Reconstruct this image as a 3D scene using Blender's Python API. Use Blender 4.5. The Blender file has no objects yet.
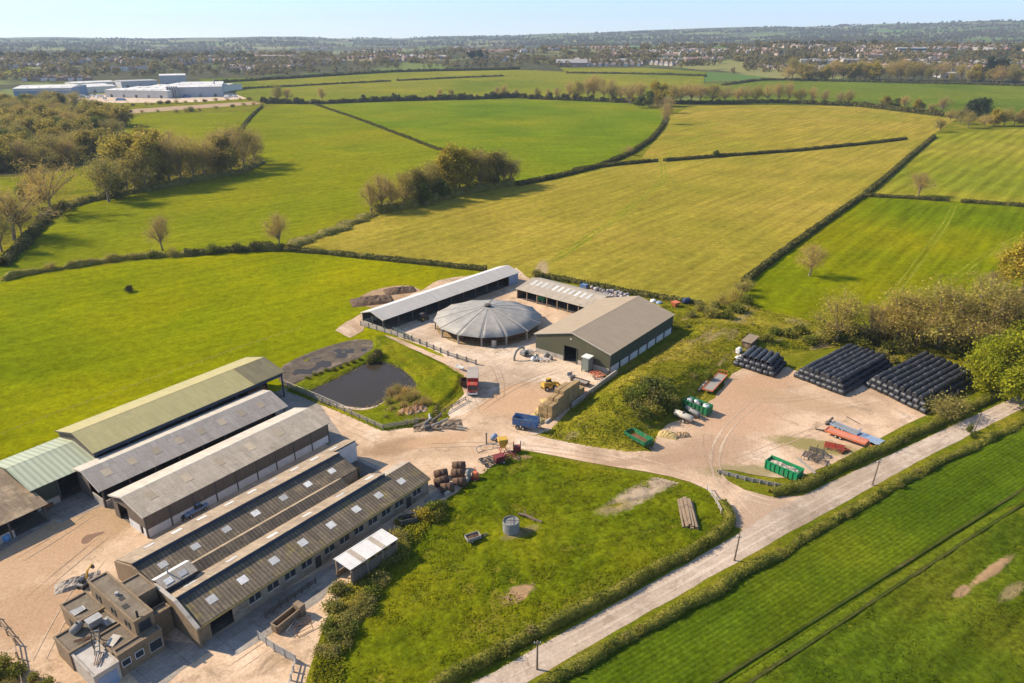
import bpy, bmesh, math, random
import numpy as np
from mathutils import Vector, Matrix
random.seed(11)
rng = np.random.default_rng(11)
S = bpy.context.scene
C = S.collection
R = math.radians
PI = math.pi
EXPO, HAZE = 0.82, 6e-5
# ------------------------------------------------------------------ camera
FOC, PITCH, CAMZ = 726.2, R(22.64), 80.0
sP, cP = math.sin(PITCH), math.cos(PITCH)

def ss(a, b, x):
    t = min(1.0, max(0.0, (x - a) / (b - a)))
    return t * t * (3 - 2 * t)

SKX = [-400, 0, 60, 150, 240, 300, 330, 400, 430, 512, 560, 620, 700, 768, 850, 890, 940, 990, 1024, 1400]
SKY_ = [37, 38.2, 37.6, 38.4, 37.4, 36.8, 38.3, 38.4, 37.2, 35.6, 33.6, 32.4, 29.4, 28, 27.2, 25.4, 24.5, 22.8, 23, 21]

def terr(x, y):
    """height of the land: flat round the farm, a rise with the town, hills far off"""
    r = math.hypot(x, y)
    if r < 1250: return 0.0
    az = math.degrees(math.atan2(x, y))
    if abs(az) > 60: az = math.copysign(60, az)
    k = ss(-22, 22, az)
    z = ss(1250, 2700, r) * (30 + 30 * k)
    if r > 2500:
        px = 512 + FOC * math.tan(R(az)) / max(.3, cP)
        sky = float(np.interp(px, SKX, SKY_))
        top = 80 + (38.65 - sky) * 9500 * math.cos(R(az)) * cP / FOC
        top += 5 * math.sin(x / 610.0) * math.sin(x / 233 + 1)
        z2 = z - 24 * ss(2700, 3600, r)
        w = ss(3600, 9500, r)
        z = z2 + (top - z2) * w + 9 * math.sin(x / 420 + y / 900) * math.sin(y / 510 + 2) * ss(2700, 4500, r) * (1 - .6 * w)
        z -= 60 * ss(10500, 15000, r)
    return z

def G(px, py, z=0.0):
    u = (px - 512) / FOC; v = (py - 341.5) / FOC
    k = (CAMZ - z) / (sP + v * cP)
    return Vector((u * k, (cP - v * sP) * k, z))

def Gt(px, py):
    """like G but on the rolling land far away"""
    u = (px - 512) / FOC; v = (py - 341.5) / FOC
    d = Vector((u, cP - v * sP, -(sP + v * cP)))
    if d.z < 0:
        k = CAMZ / -d.z
        if math.hypot(d.x * k, d.y * k) < 1250: return Vector((d.x * k, d.y * k, 0))
    n = math.hypot(d.x, d.y); k = 1200 / n
    while k * n < 14000:
        p = d * k
        if CAMZ + p.z <= terr(p.x, p.y): break
        k += max(8, k * n * .004) / n
    p = d * k
    return Vector((p.x, p.y, terr(p.x, p.y)))

cam = bpy.data.cameras.new('camera'); cam.sensor_width = 36; cam.lens = FOC * 36 / 1024
cam.clip_end = 60000; cam.clip_start = .5
co = bpy.data.objects.new('camera', cam); C.objects.link(co)
co.location = (0, 0, CAMZ); co.rotation_euler = (PI / 2 - PITCH, 0, 0)
S.camera = co
# ------------------------------------------------------------------ materials
def new_mat(name):
    m = bpy.data.materials.new(name); m.use_nodes = True
    nt = m.node_tree; b = nt.nodes['Principled BSDF']
    return m, nt, b

def ramp(nt, fac, stops):
    r = nt.nodes.new('ShaderNodeValToRGB'); e = r.color_ramp.elements
    while len(e) < len(stops): e.new(.5)
    for el, (p, c) in zip(e, stops): el.position = p; el.color = (*c, 1) if len(c) == 3 else c
    nt.links.new(fac, r.inputs[0]); return r.outputs[0]

def noise(nt, vec, scale, detail=4, rough=.6, dist=0):
    n = nt.nodes.new('ShaderNodeTexNoise'); n.inputs['Scale'].default_value = scale
    n.inputs['Detail'].default_value = detail; n.inputs['Roughness'].default_value = rough
    n.inputs['Distortion'].default_value = dist
    nt.links.new(vec, n.inputs['Vector']); return n.outputs['Fac']

def mapping(nt, vec, rot=0, sc=(1, 1, 1)):
    for r_, s_ in (((0, 0, rot), (1, 1, 1)), ((0, 0, 0), sc)):      # turn first, then stretch
        m = nt.nodes.new('ShaderNodeMapping'); m.vector_type = 'POINT'
        m.inputs['Rotation'].default_value = r_; m.inputs['Scale'].default_value = s_
        nt.links.new(vec, m.inputs['Vector']); vec = m.outputs[0]
    return vec

def mixc(nt, fac, a, b, mode='MIX'):
    m = nt.nodes.new('ShaderNodeMix'); m.data_type = 'RGBA'; m.blend_type = mode
    for k, v in ((0, fac), (6, a), (7, b)):
        if hasattr(v, 'is_linked'): nt.links.new(v, m.inputs[k])
        elif k == 0: m.inputs[0].default_value = v
        else: m.inputs[k].default_value = (*v, 1)
    return m.outputs[2]

def coords(nt, kind):
    if kind == 'POS':
        return nt.nodes.new('ShaderNodeNewGeometry').outputs['Position']
    return nt.nodes.new('ShaderNodeTexCoord').outputs['Object']

def bump(nt, b, h, strength, dist=.1):
    n = nt.nodes.new('ShaderNodeBump'); n.inputs['Strength'].default_value = strength
    n.inputs['Distance'].default_value = dist
    nt.links.new(h, n.inputs['Height']); nt.links.new(n.outputs[0], b.inputs['Normal'])

def mat(name, c1, c2=None, s=1.0, c3=None, s3=.25, t3=(.5, .65), rough=.8, bmp=0, bs=3, coord='OBJ', st=(1, 1, 1), rot=0, metal=0, spec=.3, tone=0):
    """two weathered tones, and a third in patches"""
    m, nt, b = new_mat(name)
    b.inputs['Roughness'].default_value = rough; b.inputs['Metallic'].default_value = metal
    b.inputs['Specular IOR Level'].default_value = spec
    v = coords(nt, coord); v2 = mapping(nt, v, rot, st)
    c2 = c2 or tuple(x * .75 for x in c1)
    col = ramp(nt, noise(nt, v2, s, 6, .65), [(.35, c1), (.65, c2)])
    if c3:
        f = ramp(nt, noise(nt, v, s3, 5, .7), [(t3[0], (0, 0, 0)), (t3[1], (1, 1, 1))])
        col = mixc(nt, f, col, c3)
    if tone:
        oi = nt.nodes.new('ShaderNodeObjectInfo')
        f = ramp(nt, oi.outputs['Random'], [(0, (1 - tone,) * 3), (1, (1 + tone,) * 3)])
        col = mixc(nt, 1.0, col, f, 'MULTIPLY')
    nt.links.new(col, b.inputs['Base Color'])
    if bmp: bump(nt, b, noise(nt, v, bs, 5, .7), bmp)
    return m

def yardmat(name, c1, c2, stain, pale, slabs=0, rot=0.0, sc=.1, patches=()):
    """worn farmyard: two tones, grit, wheel marks dragged both ways, stains, and slab joints in concrete"""
    m, nt, b = new_mat(name); b.inputs['Roughness'].default_value = .95; b.inputs['Specular IOR Level'].default_value = .1
    v = coords(nt, 'POS')
    col = ramp(nt, noise(nt, v, sc, 7, .7, .6), [(.36, c1), (.62, c2)])
    col = mixc(nt, 1.0, col, ramp(nt, noise(nt, v, .035, 5, .6, .8), [(.34, (.72, .70, .67)), (.5, (1, 1, 1)), (.66, (1.16, 1.17, 1.19))]), 'MULTIPLY')
    f = ramp(nt, noise(nt, v, sc * .6, 7, .72, .8), [(.54, (0, 0, 0)), (.68, (.85, .85, .85))]); col = mixc(nt, f, col, pale)
    for k, (an, t) in enumerate(((rot, .50), (rot + 1.0, .55), (rot - .7, .57))):
        mk = noise(nt, mapping(nt, v, -an, (.05, 1.1, 1)), 1.0, 3, .6, .9)
        f = ramp(nt, mk, [(t, (0, 0, 0)), (t + .10, (.16, .16, .16)), (t + .2, (.04, .04, .04))])
        f = mixc(nt, 1.0, f, ramp(nt, noise(nt, v, .04, 3, .5), [(.42 + .04 * k, (0, 0, 0)), (.56, (1, 1, 1))]), 'MULTIPLY'); col = mixc(nt, f, col, stain)
    f = ramp(nt, noise(nt, v, .17, 8, .78, .5), [(.53, (0, 0, 0)), (.65, (.82, .82, .82))]); col = mixc(nt, f, col, stain)
    for (px, py, rx, ry, an, pc, soft) in patches:
        q = G(px, py); t_ = nt.nodes.new('ShaderNodeVectorMath'); t_.operation = 'SUBTRACT'; t_.inputs[1].default_value = q
        nt.links.new(v, t_.inputs[0]); ln = nt.nodes.new('ShaderNodeVectorMath'); ln.operation = 'LENGTH'
        nt.links.new(mapping(nt, t_.outputs[0], -R(an), (1 / rx, 1 / ry, 0)), ln.inputs[0])
        ad = nt.nodes.new('ShaderNodeMath'); ad.operation = 'MULTIPLY_ADD'; nt.links.new(noise(nt, v, .45, 7, .75, .4), ad.inputs[0]); ad.inputs[1].default_value = 1.6; nt.links.new(ln.outputs['Value'], ad.inputs[2])
        mr = nt.nodes.new('ShaderNodeMath'); mr.operation = 'MULTIPLY'; mr.inputs[1].default_value = .3; nt.links.new(ad.outputs[0], mr.inputs[0])
        f = ramp(nt, mr.outputs[0], [(.54, (.85, .85, .85)), (.54 + soft * .25, (0, 0, 0))]); col = mixc(nt, f, col, pc)
    col = mixc(nt, 1.0, col, ramp(nt, noise(nt, v, 2.2, 6, .8), [(.3, (.76, .75, .74)), (.7, (1.2, 1.2, 1.2))]), 'MULTIPLY')
    if slabs:
        br = nt.nodes.new('ShaderNodeTexBrick'); br.inputs['Scale'].default_value = 1; br.offset = 0
        br.inputs['Color1'].default_value = (1.06, 1.06, 1.06, 1); br.inputs['Color2'].default_value = (.92, .91, .9, 1); br.inputs['Mortar'].default_value = (.6, .58, .55, 1)
        br.inputs['Mortar Size'].default_value = .06; br.inputs['Brick Width'].default_value = slabs; br.inputs['Row Height'].default_value = slabs * .8
        nt.links.new(mapping(nt, v, -rot), br.inputs['Vector']); col = mixc(nt, .8, col, br.outputs['Color'], 'MULTIPLY')
    nt.links.new(col, b.inputs['Base Color']); bump(nt, b, noise(nt, v, 1.6, 7, .75), .35, .25)
    return m

def leafmat(name, c1, c2, c3, scale=.12, transl=.25, tone=.12):
    """foliage: hue shifts between clumps, single leaves and trees"""
    m, nt, b = new_mat(name)
    b.inputs['Roughness'].default_value = .75; b.inputs['Specular IOR Level'].default_value = .15
    g = nt.nodes.new('ShaderNodeNewGeometry')
    n1 = noise(nt, g.outputs['Position'], scale, 3)
    col = ramp(nt, n1, [(.35, c1), (.5, c2), (.66, c3)])
    col = mixc(nt, 1.0, col, ramp(nt, g.outputs['Random Per Island'], [(0, (.7, .7, .7)), (1, (1.3, 1.3, 1.25))]), 'MULTIPLY')
    oi = nt.nodes.new('ShaderNodeObjectInfo')
    col = mixc(nt, 1.0, col, ramp(nt, oi.outputs['Random'], [(0, (1 - tone, 1 - tone, 1 - tone * .5)), (1, (1 + tone * 1.4, 1 + tone, 1))]), 'MULTIPLY')
    nt.links.new(col, b.inputs['Base Color'])
    t = nt.nodes.new('ShaderNodeBsdfTranslucent'); nt.links.new(col, t.inputs[0])
    mx = nt.nodes.new('ShaderNodeMixShader'); mx.inputs[0].default_value = transl
    nt.links.new(b.outputs[0], mx.inputs[1]); nt.links.new(t.outputs[0], mx.inputs[2])
    nt.links.new(mx.outputs[0], nt.nodes['Material Output'].inputs[0])
    return m

def fieldmat(name, c1, c2, c3, dirn=0, rows=0.0, rs=1.6, big=.006, mid=.05, bmp=.25, pale=None, streak=.35, tuft=.3, patches=()):
    """grass or crop: broad patches, streaks along the way it was worked, fine mottling"""
    m, nt, b = new_mat(name)
    b.inputs['Roughness'].default_value = 1; b.inputs['Specular IOR Level'].default_value = 0
    v = coords(nt, 'POS')
    col = ramp(nt, noise(nt, v, big, 5, .62, .4), [(.36, c1), (.5, c2), (.66, c3)])
    fine = ramp(nt, noise(nt, v, mid * 12, 6, .75), [(.3, (.66, .66, .66)), (.7, (1.32, 1.32, 1.32))])
    col = mixc(nt, 1.0, col, fine, 'MULTIPLY')
    midn = ramp(nt, noise(nt, v, mid, 5, .6, .6), [(.3, (.84, .86, .8)), (.7, (1.14, 1.12, 1.1))])
    col = mixc(nt, 1.0, col, midn, 'MULTIPLY')
    tf = ramp(nt, noise(nt, v, 1.1, 4, .75), [(.3, (1 - tuft,) * 3), (.7, (1 + tuft,) * 3)])
    col = mixc(nt, 1.0, col, tf, 'MULTIPLY')
    vr = mapping(nt, v, -dirn, (.016, .26, 1))
    stn = ramp(nt, noise(nt, vr, 1.0, 4, .6), [(.3, (1 - streak * .5,) * 3), (.7, (1 + streak * .5,) * 3)])
    col = mixc(nt, 1.0, col, stn, 'MULTIPLY')
    if rows:
        w = nt.nodes.new('ShaderNodeTexWave'); w.bands_direction = 'Y'; w.inputs['Scale'].default_value = 1.0
        w.inputs['Distortion'].default_value = .5; w.inputs['Detail'].default_value = 2
        w.inputs['Detail Scale'].default_value = .5
        nt.links.new(mapping(nt, v, -dirn, (.25, .314 / rs, 1)), w.inputs['Vector'])
        col = mixc(nt, 1.0, col, ramp(nt, w.outputs['Fac'], [(.1, (1 - rows,) * 3), (.9, (1 + rows * .7,) * 3)]), 'MULTIPLY')
    if pale:
        f = ramp(nt, noise(nt, mapping(nt, v, -dirn, (.3, 1, 1)), pale[1], 4, .7, .3), [(pale[2], (0, 0, 0)), (pale[2] + .09, (1, 1, 1))])
        col = mixc(nt, f, col, pale[0])
    for (px, py, rx, ry, an, pc, soft) in patches:       # worn bare places with ragged edges
        q = G(px, py); t_ = nt.nodes.new('ShaderNodeVectorMath'); t_.operation = 'SUBTRACT'; t_.inputs[1].default_value = q
        nt.links.new(v, t_.inputs[0]); ln = nt.nodes.new('ShaderNodeVectorMath'); ln.operation = 'LENGTH'
        nt.links.new(mapping(nt, t_.outputs[0], -R(an), (1 / rx, 1 / ry, 0)), ln.inputs[0])
        ad = nt.nodes.new('ShaderNodeMath'); ad.operation = 'MULTIPLY_ADD'; nt.links.new(noise(nt, v, .8, 6, .75), ad.inputs[0]); ad.inputs[1].default_value = 1.6; nt.links.new(ln.outputs['Value'], ad.inputs[2])
        f = ramp(nt, ad.outputs[0], [(.5, (1, 1, 1)), (.5 + soft * .5, (0, 0, 0))])
        mr = nt.nodes.new('ShaderNodeMath'); mr.operation = 'MULTIPLY'; mr.inputs[1].default_value = .3; nt.links.new(ad.outputs[0], mr.inputs[0])
        f = ramp(nt, mr.outputs[0], [(.47, (1, 1, 1)), (.47 + soft * .3, (0, 0, 0))])
        col = mixc(nt, f, col, mixc(nt, noise(nt, v, 1.5, 5, .7), pc, tuple(x * .6 for x in pc)))
    nt.links.new(col, b.inputs['Base Color'])
    if bmp: bump(nt, b, noise(nt, v, .9, 6, .75), bmp, .6)
    return m

def roofmat(name, c1, c2, c3=None, rib=.33, ribs=.12, panel=2.4, rough=.7, metal=0, patch=(.5, .66), s3=.35, var=1.0):
    """profiled roof sheets: ribs down the slope, sheet joints, streaks and lichen patches"""
    m, nt, b = new_mat(name)
    b.inputs['Roughness'].default_value = rough; b.inputs['Metallic'].default_value = metal
    b.inputs['Specular IOR Level'].default_value = .3
    v = coords(nt, 'OBJ')
    col = ramp(nt, noise(nt, mapping(nt, v, 0, (1.6, .12, .12)), 1.0, 6, .7), [(.3, c1), (.7, c2)])
    col = mixc(nt, 1.0, col, ramp(nt, noise(nt, v, 2.2, 5, .8), [(.28, (1 - .34 * var,) * 3), (.72, (1 + .28 * var,) * 3)]), 'MULTIPLY')
    col = mixc(nt, 1.0, col, ramp(nt, noise(nt, mapping(nt, v, 0, (3.5, .35, .35)), 1.0, 5, .8), [(.3, (1 - .2 * var, 1 - .22 * var, 1 - .26 * var)), (.6, (1 + .1 * var,) * 3)]), 'MULTIPLY')
    if c3:
        f = ramp(nt, noise(nt, v, s3, 7, .75), [(patch[0], (0, 0, 0)), (patch[1], (1, 1, 1))])
        col = mixc(nt, f, col, c3)
    br = nt.nodes.new('ShaderNodeTexBrick'); br.inputs['Scale'].default_value = 1.0
    br.inputs['Color1'].default_value = (1 + .1 * var, 1 + .09 * var, 1 + .07 * var, 1); br.inputs['Color2'].default_value = (1 - .18 * var, 1 - .19 * var, 1 - .2 * var, 1)
    br.inputs['Mortar'].default_value = (1 - .28 * var, 1 - .28 * var, 1 - .28 * var, 1); br.inputs['Mortar Size'].default_value = .02
    br.inputs['Brick Width'].default_value = 1.05; br.inputs['Row Height'].default_value = panel; br.offset = 0
    nt.links.new(v, br.inputs['Vector'])
    col = mixc(nt, 1.0, col, br.outputs['Color'], 'MULTIPLY')
    w = nt.nodes.new('ShaderNodeTexWave'); w.bands_direction = 'X'; w.inputs['Scale'].default_value = .314 / rib
    nt.links.new(v, w.inputs['Vector'])
    col = mixc(nt, 1.0, col, ramp(nt, w.outputs['Fac'], [(0, (1 - ribs,) * 3), (1, (1 + ribs,) * 3)]), 'MULTIPLY')
    nt.links.new(col, b.inputs['Base Color'])
    bump(nt, b, w.outputs['Fac'], .25, .05)
    return m
# ------------------------------------------------------------------ mesh helpers
def np_mesh(name, V, F, mats, mi=None, smooth=False):
    V = np.asarray(V, np.float32); F = np.asarray(F, np.int32); k = F.shape[1]
    me = bpy.data.meshes.new(name)
    me.vertices.add(len(V)); me.vertices.foreach_set('co', V.ravel())
    me.loops.add(F.size); me.loops.foreach_set('vertex_index', F.ravel())
    me.polygons.add(len(F)); me.polygons.foreach_set('loop_start', np.arange(0, F.size, k, dtype=np.int32))
    for m in (mats if isinstance(mats, (list, tuple)) else [mats]): me.materials.append(m)
    if mi is not None: me.polygons.foreach_set('material_index', np.asarray(mi, np.int32))
    if smooth: me.polygons.foreach_set('use_smooth', np.ones(len(F), bool))
    me.update(calc_edges=True); me.validate()
    return me

def link(name, me, parent=None, loc=None, rz=0):
    o = bpy.data.objects.new(name, me); C.objects.link(o)
    if parent: o.parent = parent
    if loc is not None: o.location = loc
    if rz: o.rotation_euler = (0, 0, rz)
    return o

def tag(o, label=None, cat=None, group=None, kind=None):
    if label: o['label'] = label
    if cat: o['category'] = cat
    if group: o['group'] = group
    if kind: o['kind'] = kind
    return o

def thing(name, label, cat, loc=(0, 0, 0), rz=0, group=None):
    return tag(link(name, None, None, loc, rz), label, cat, group)

class MB:
    def __init__(s): s.v = []; s.f = []; s.m = []; s.cur = 0
    def add(s, vs, fs):
        n = len(s.v); s.v += [tuple(v) for v in vs]
        for f in fs: s.f.append(tuple(i + n for i in f)); s.m.append(s.cur)
        return s
    def hexa(s, p):
        return s.add(p, [(3, 2, 1, 0), (4, 5, 6, 7), (0, 1, 5, 4), (1, 2, 6, 5), (2, 3, 7, 6), (3, 0, 4, 7)])
    def box(s, x0, x1, y0, y1, z0, z1):
        return s.hexa([(x0, y0, z0), (x1, y0, z0), (x1, y1, z0), (x0, y1, z0), (x0, y0, z1), (x1, y0, z1), (x1, y1, z1), (x0, y1, z1)])
    def bar(s, p, q, w, h):
        """a squared bar from p to q"""
        p = Vector(p); q = Vector(q); d = (q - p).normalized()
        up = Vector((0, 0, 1)) if abs(d.z) < .95 else Vector((1, 0, 0))
        a = d.cross(up).normalized() * (w / 2); b = a.cross(d).normalized() * (h / 2)
        return s.hexa([p - a - b, p + a - b, p + a + b, p - a + b, q - a - b, q + a - b, q + a + b, q - a + b])
    def tube(s, p, q, r0, r1=None, seg=10, cap=True):
        r1 = r0 if r1 is None else r1
        p = Vector(p); q = Vector(q); d = (q - p).normalized()
        up = Vector((0, 0, 1)) if abs(d.z) < .95 else Vector((1, 0, 0))
        a = d.cross(up).normalized(); b = a.cross(d)
        vs = []
        for c_, r in ((p, r0), (q, r1)):
            vs += [c_ + (a * math.cos(2 * PI * i / seg) + b * math.sin(2 * PI * i / seg)) * r for i in range(seg)]
        fs = [(i, (i + 1) % seg, seg + (i + 1) % seg, seg + i) for i in range(seg)]
        if cap: fs += [tuple(range(seg))[::-1], tuple(range(seg, 2 * seg))]
        return s.add(vs, fs)
    def path(s, pts, r, seg=8):
        for a, b in zip(pts, pts[1:]): s.tube(a, b, r, r, seg)
        return s
    def lathe(s, prof, seg=16, c=(0, 0, 0), axis='Z'):
        vs = []
        for r, z in prof:
            for i in range(seg):
                a = 2 * PI * i / seg; x, y = r * math.cos(a), r * math.sin(a)
                vs.append({'Z': (c[0] + x, c[1] + y, c[2] + z), 'X': (c[0] + z, c[1] + x, c[2] + y), 'Y': (c[0] + x, c[1] + z, c[2] + y)}[axis])
        n = len(prof)
        fs = [(k * seg + i, k * seg + (i + 1) % seg, (k + 1) * seg + (i + 1) % seg, (k + 1) * seg + i) for k in range(n - 1) for i in range(seg)]
        fs += [tuple(range(seg))[::-1], tuple(range((n - 1) * seg, n * seg))]
        return s.add(vs, fs)
    def prism(s, poly, z0, z1):
        n = len(poly); vs = [(x, y, z0) for x, y in poly] + [(x, y, z1) for x, y in poly]
        return s.add(vs, [tuple(range(n))[::-1], tuple(range(n, 2 * n))] + [(i, (i + 1) % n, n + (i + 1) % n, n + i) for i in range(n)])
    def xprism(s, poly, x0, x1):
        """a y-z outline drawn out along x"""
        n = len(poly); vs = [(x0, y, z) for y, z in poly] + [(x1, y, z) for y, z in poly]
        return s.add(vs, [tuple(range(n)), tuple(range(n, 2 * n))[::-1]] + [(i, n + i, n + (i + 1) % n, (i + 1) % n) for i in range(n)])
    def build(s, name, mats, parent=None, loc=None, rz=0, smooth=False, bevel=0):
        me = bpy.data.meshes.new(name); me.from_pydata(s.v, [], s.f)
        mats = mats if isinstance(mats, (list, tuple)) else [mats]
        for m in mats: me.materials.append(m)
        for p, k in zip(me.polygons, s.m): p.material_index = k
        bm = bmesh.new(); bm.from_mesh(me); bmesh.ops.recalc_face_normals(bm, faces=bm.faces)
        if bevel:
            bmesh.ops.bevel(bm, geom=list(bm.edges), offset=bevel, segments=1, affect='EDGES', clamp_overlap=True)
        bm.to_mesh(me); bm.free()
        if smooth:
            for p in me.polygons: p.use_smooth = True
        return link(name, me, parent, loc, rz)

def copy_tree(o, parent=None):
    c = o.copy(); C.objects.link(c)
    if parent: c.parent = parent
    for ch in o.children: copy_tree(ch, c)
    return c

# value noise on a plane, vectorised
_tab = rng.random((256, 256))
def vnoise(x, y):
    xi = np.floor(x).astype(int); yi = np.floor(y).astype(int); fx = x - xi; fy = y - yi
    fx = fx * fx * (3 - 2 * fx); fy = fy * fy * (3 - 2 * fy)
    t = lambda a, b: _tab[a & 255, b & 255]
    return (t(xi, yi) * (1 - fx) + t(xi + 1, yi) * fx) * (1 - fy) + (t(xi, yi + 1) * (1 - fx) + t(xi + 1, yi + 1) * fx) * fy
def fbm(x, y, o=4):
    s = 0; a = .5
    for k in range(o): s = s + a * vnoise(x * 2 ** k + 17 * k, y * 2 ** k + 31 * k); a *= .5
    return s

def in_poly(X, Y, poly):
    ins = np.zeros(X.shape, bool); n = len(poly)
    for i in range(n):
        x0, y0 = poly[i]; x1, y1 = poly[(i + 1) % n]
        if y0 == y1: continue
        c = ((y0 > Y) != (y1 > Y)) & (X < (x1 - x0) * (Y - y0) / (y1 - y0) + x0)
        ins ^= c
    return ins

def edge_dist(X, Y, poly):
    d = np.full(X.shape, 1e9); n = len(poly)
    for i in range(n):
        a = np.array(poly[i]); b = np.array(poly[(i + 1) % n]); e = b - a
        t = np.clip(((X - a[0]) * e[0] + (Y - a[1]) * e[1]) / max(1e-9, e @ e), 0, 1)
        d = np.minimum(d, np.hypot(X - a[0] - t * e[0], Y - a[1] - t * e[1]))
    return d

def smooth_poly(p, n=2):
    for _ in range(n):
        q = []
        for i in range(len(p)):
            a, b = p[i], p[(i + 1) % len(p)]
            q += [(a[0] * .75 + b[0] * .25, a[1] * .75 + b[1] * .25), (a[0] * .25 + b[0] * .75, a[1] * .25 + b[1] * .75)]
        p = q
    return p

def sheet(name, pxs, m, z, kind='structure', sm=0, wob=0):
    """a flat piece of ground at height z, outline given by points on the ground"""
    P = [G(*p)[:2] for p in pxs]
    if sm: P = smooth_poly(P, sm)
    if wob:
        Q = []
        for i in range(len(P)):
            a = Vector(P[i]); b = Vector(P[(i + 1) % len(P)]); n = max(1, int((b - a).length / 1.2))
            Q += [tuple(a + (b - a) * (k / n)) for k in range(n)]
        Q = np.array(Q)
        Q[:, 0] += wob * 2 * (fbm(Q[:, 0] * .35, Q[:, 1] * .35) - .47); Q[:, 1] += wob * 2 * (fbm(Q[:, 0] * .35 + 50, Q[:, 1] * .35) - .47)
        P = [tuple(q) for q in Q]
    bm = bmesh.new(); vs = [bm.verts.new((x, y, 0)) for x, y in P]
    es = [bm.edges.new((vs[i], vs[(i + 1) % len(vs)])) for i in range(len(vs))]
    bmesh.ops.triangle_fill(bm, use_beauty=True, edges=es)
    bmesh.ops.recalc_face_normals(bm, faces=bm.faces)
    for f in bm.faces:
        if f.normal.z < 0: f.normal_flip()
    me = bpy.data.meshes.new(name); bm.to_mesh(me); bm.free(); me.materials.append(m)
    o = link(name, me, None, (0, 0, z)); o['kind'] = kind; return o

def relief(name, P, m, step, hf, z0=0.03, kind='structure', fade=2.0):
    """ground with real bumps: a grid over outline P raised by hf(x, y), fading to z0 at its edge"""
    P = [tuple(p[:2]) for p in P]; a = np.array(P)
    x = np.arange(a[:, 0].min(), a[:, 0].max() + step, step); y = np.arange(a[:, 1].min(), a[:, 1].max() + step, step)
    X, Y = np.meshgrid(x, y); ins = in_poly(X, Y, P); ed = edge_dist(X, Y, P)
    k = np.clip(ed / fade, 0, 1); k = k * k * (3 - 2 * k) * ins
    Z = z0 + hf(X, Y, ed) * k
    ny, nx = X.shape
    cell = ins[:-1, :-1] | ins[1:, :-1] | ins[:-1, 1:] | ins[1:, 1:]
    idx = np.arange(nx * ny).reshape(ny, nx)
    F = np.stack([idx[:-1, :-1][cell], idx[:-1, 1:][cell], idx[1:, 1:][cell], idx[1:, :-1][cell]], 1)
    # pull outer verts on to the outline
    used = np.unique(F); remap = -np.ones(nx * ny, int); remap[used] = np.arange(len(used))
    V = np.stack([X.ravel(), Y.ravel(), Z.ravel()], 1)[used]; F = remap[F]
    o = link(name, np_mesh(name, V, F, m, smooth=True)); o['kind'] = kind
    return o

# --------------------------- leaves, trees, hedges
def leaf_quads(P, size, g, long=1.0, drop=0):
    """one little four-sided leaf clump at each point, turned at random"""
    n = len(P); a = g.normal(size=(n, 3)); a[:, 2] *= (1 - drop); a /= np.linalg.norm(a, axis=1)[:, None]
    b = np.cross(a, g.normal(size=(n, 3))); b /= np.linalg.norm(b, axis=1)[:, None]
    s = (size * g.uniform(.6, 1.35, n))[:, None]
    b = b * s * (1 if long < 1.5 else .035); a = a * s
    V = np.stack([P - a - b * .6, P + a * .2 - b, P + a + b * .6, P - a * .2 + b], 1).reshape(-1, 3)
    return V, np.arange(4 * n).reshape(n, 4)

def tube_q(p, q, r0, r1, seg=6):
    p = np.array(p, float); q = np.array(q, float); d = q - p; d /= np.linalg.norm(d) + 1e-9
    up = np.array([0, 0, 1.]) if abs(d[2]) < .9 else np.array([1., 0, 0])
    a = np.cross(d, up); a /= np.linalg.norm(a); b = np.cross(a, d)
    t = np.arange(seg) * 2 * PI / seg
    ring = np.cos(t)[:, None] * a + np.sin(t)[:, None] * b
    V = np.concatenate([p + ring * r0, q + ring * r1])
    i = np.arange(seg); j = (i + 1) % seg
    return V, np.stack([i, j, seg + j, seg + i], 1)

def cat_vf(parts):
    V = []; F = []; n = 0
    for v, f in parts: V.append(v); F.append(f + n); n += len(v)
    return np.concatenate(V), np.concatenate(F)

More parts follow.
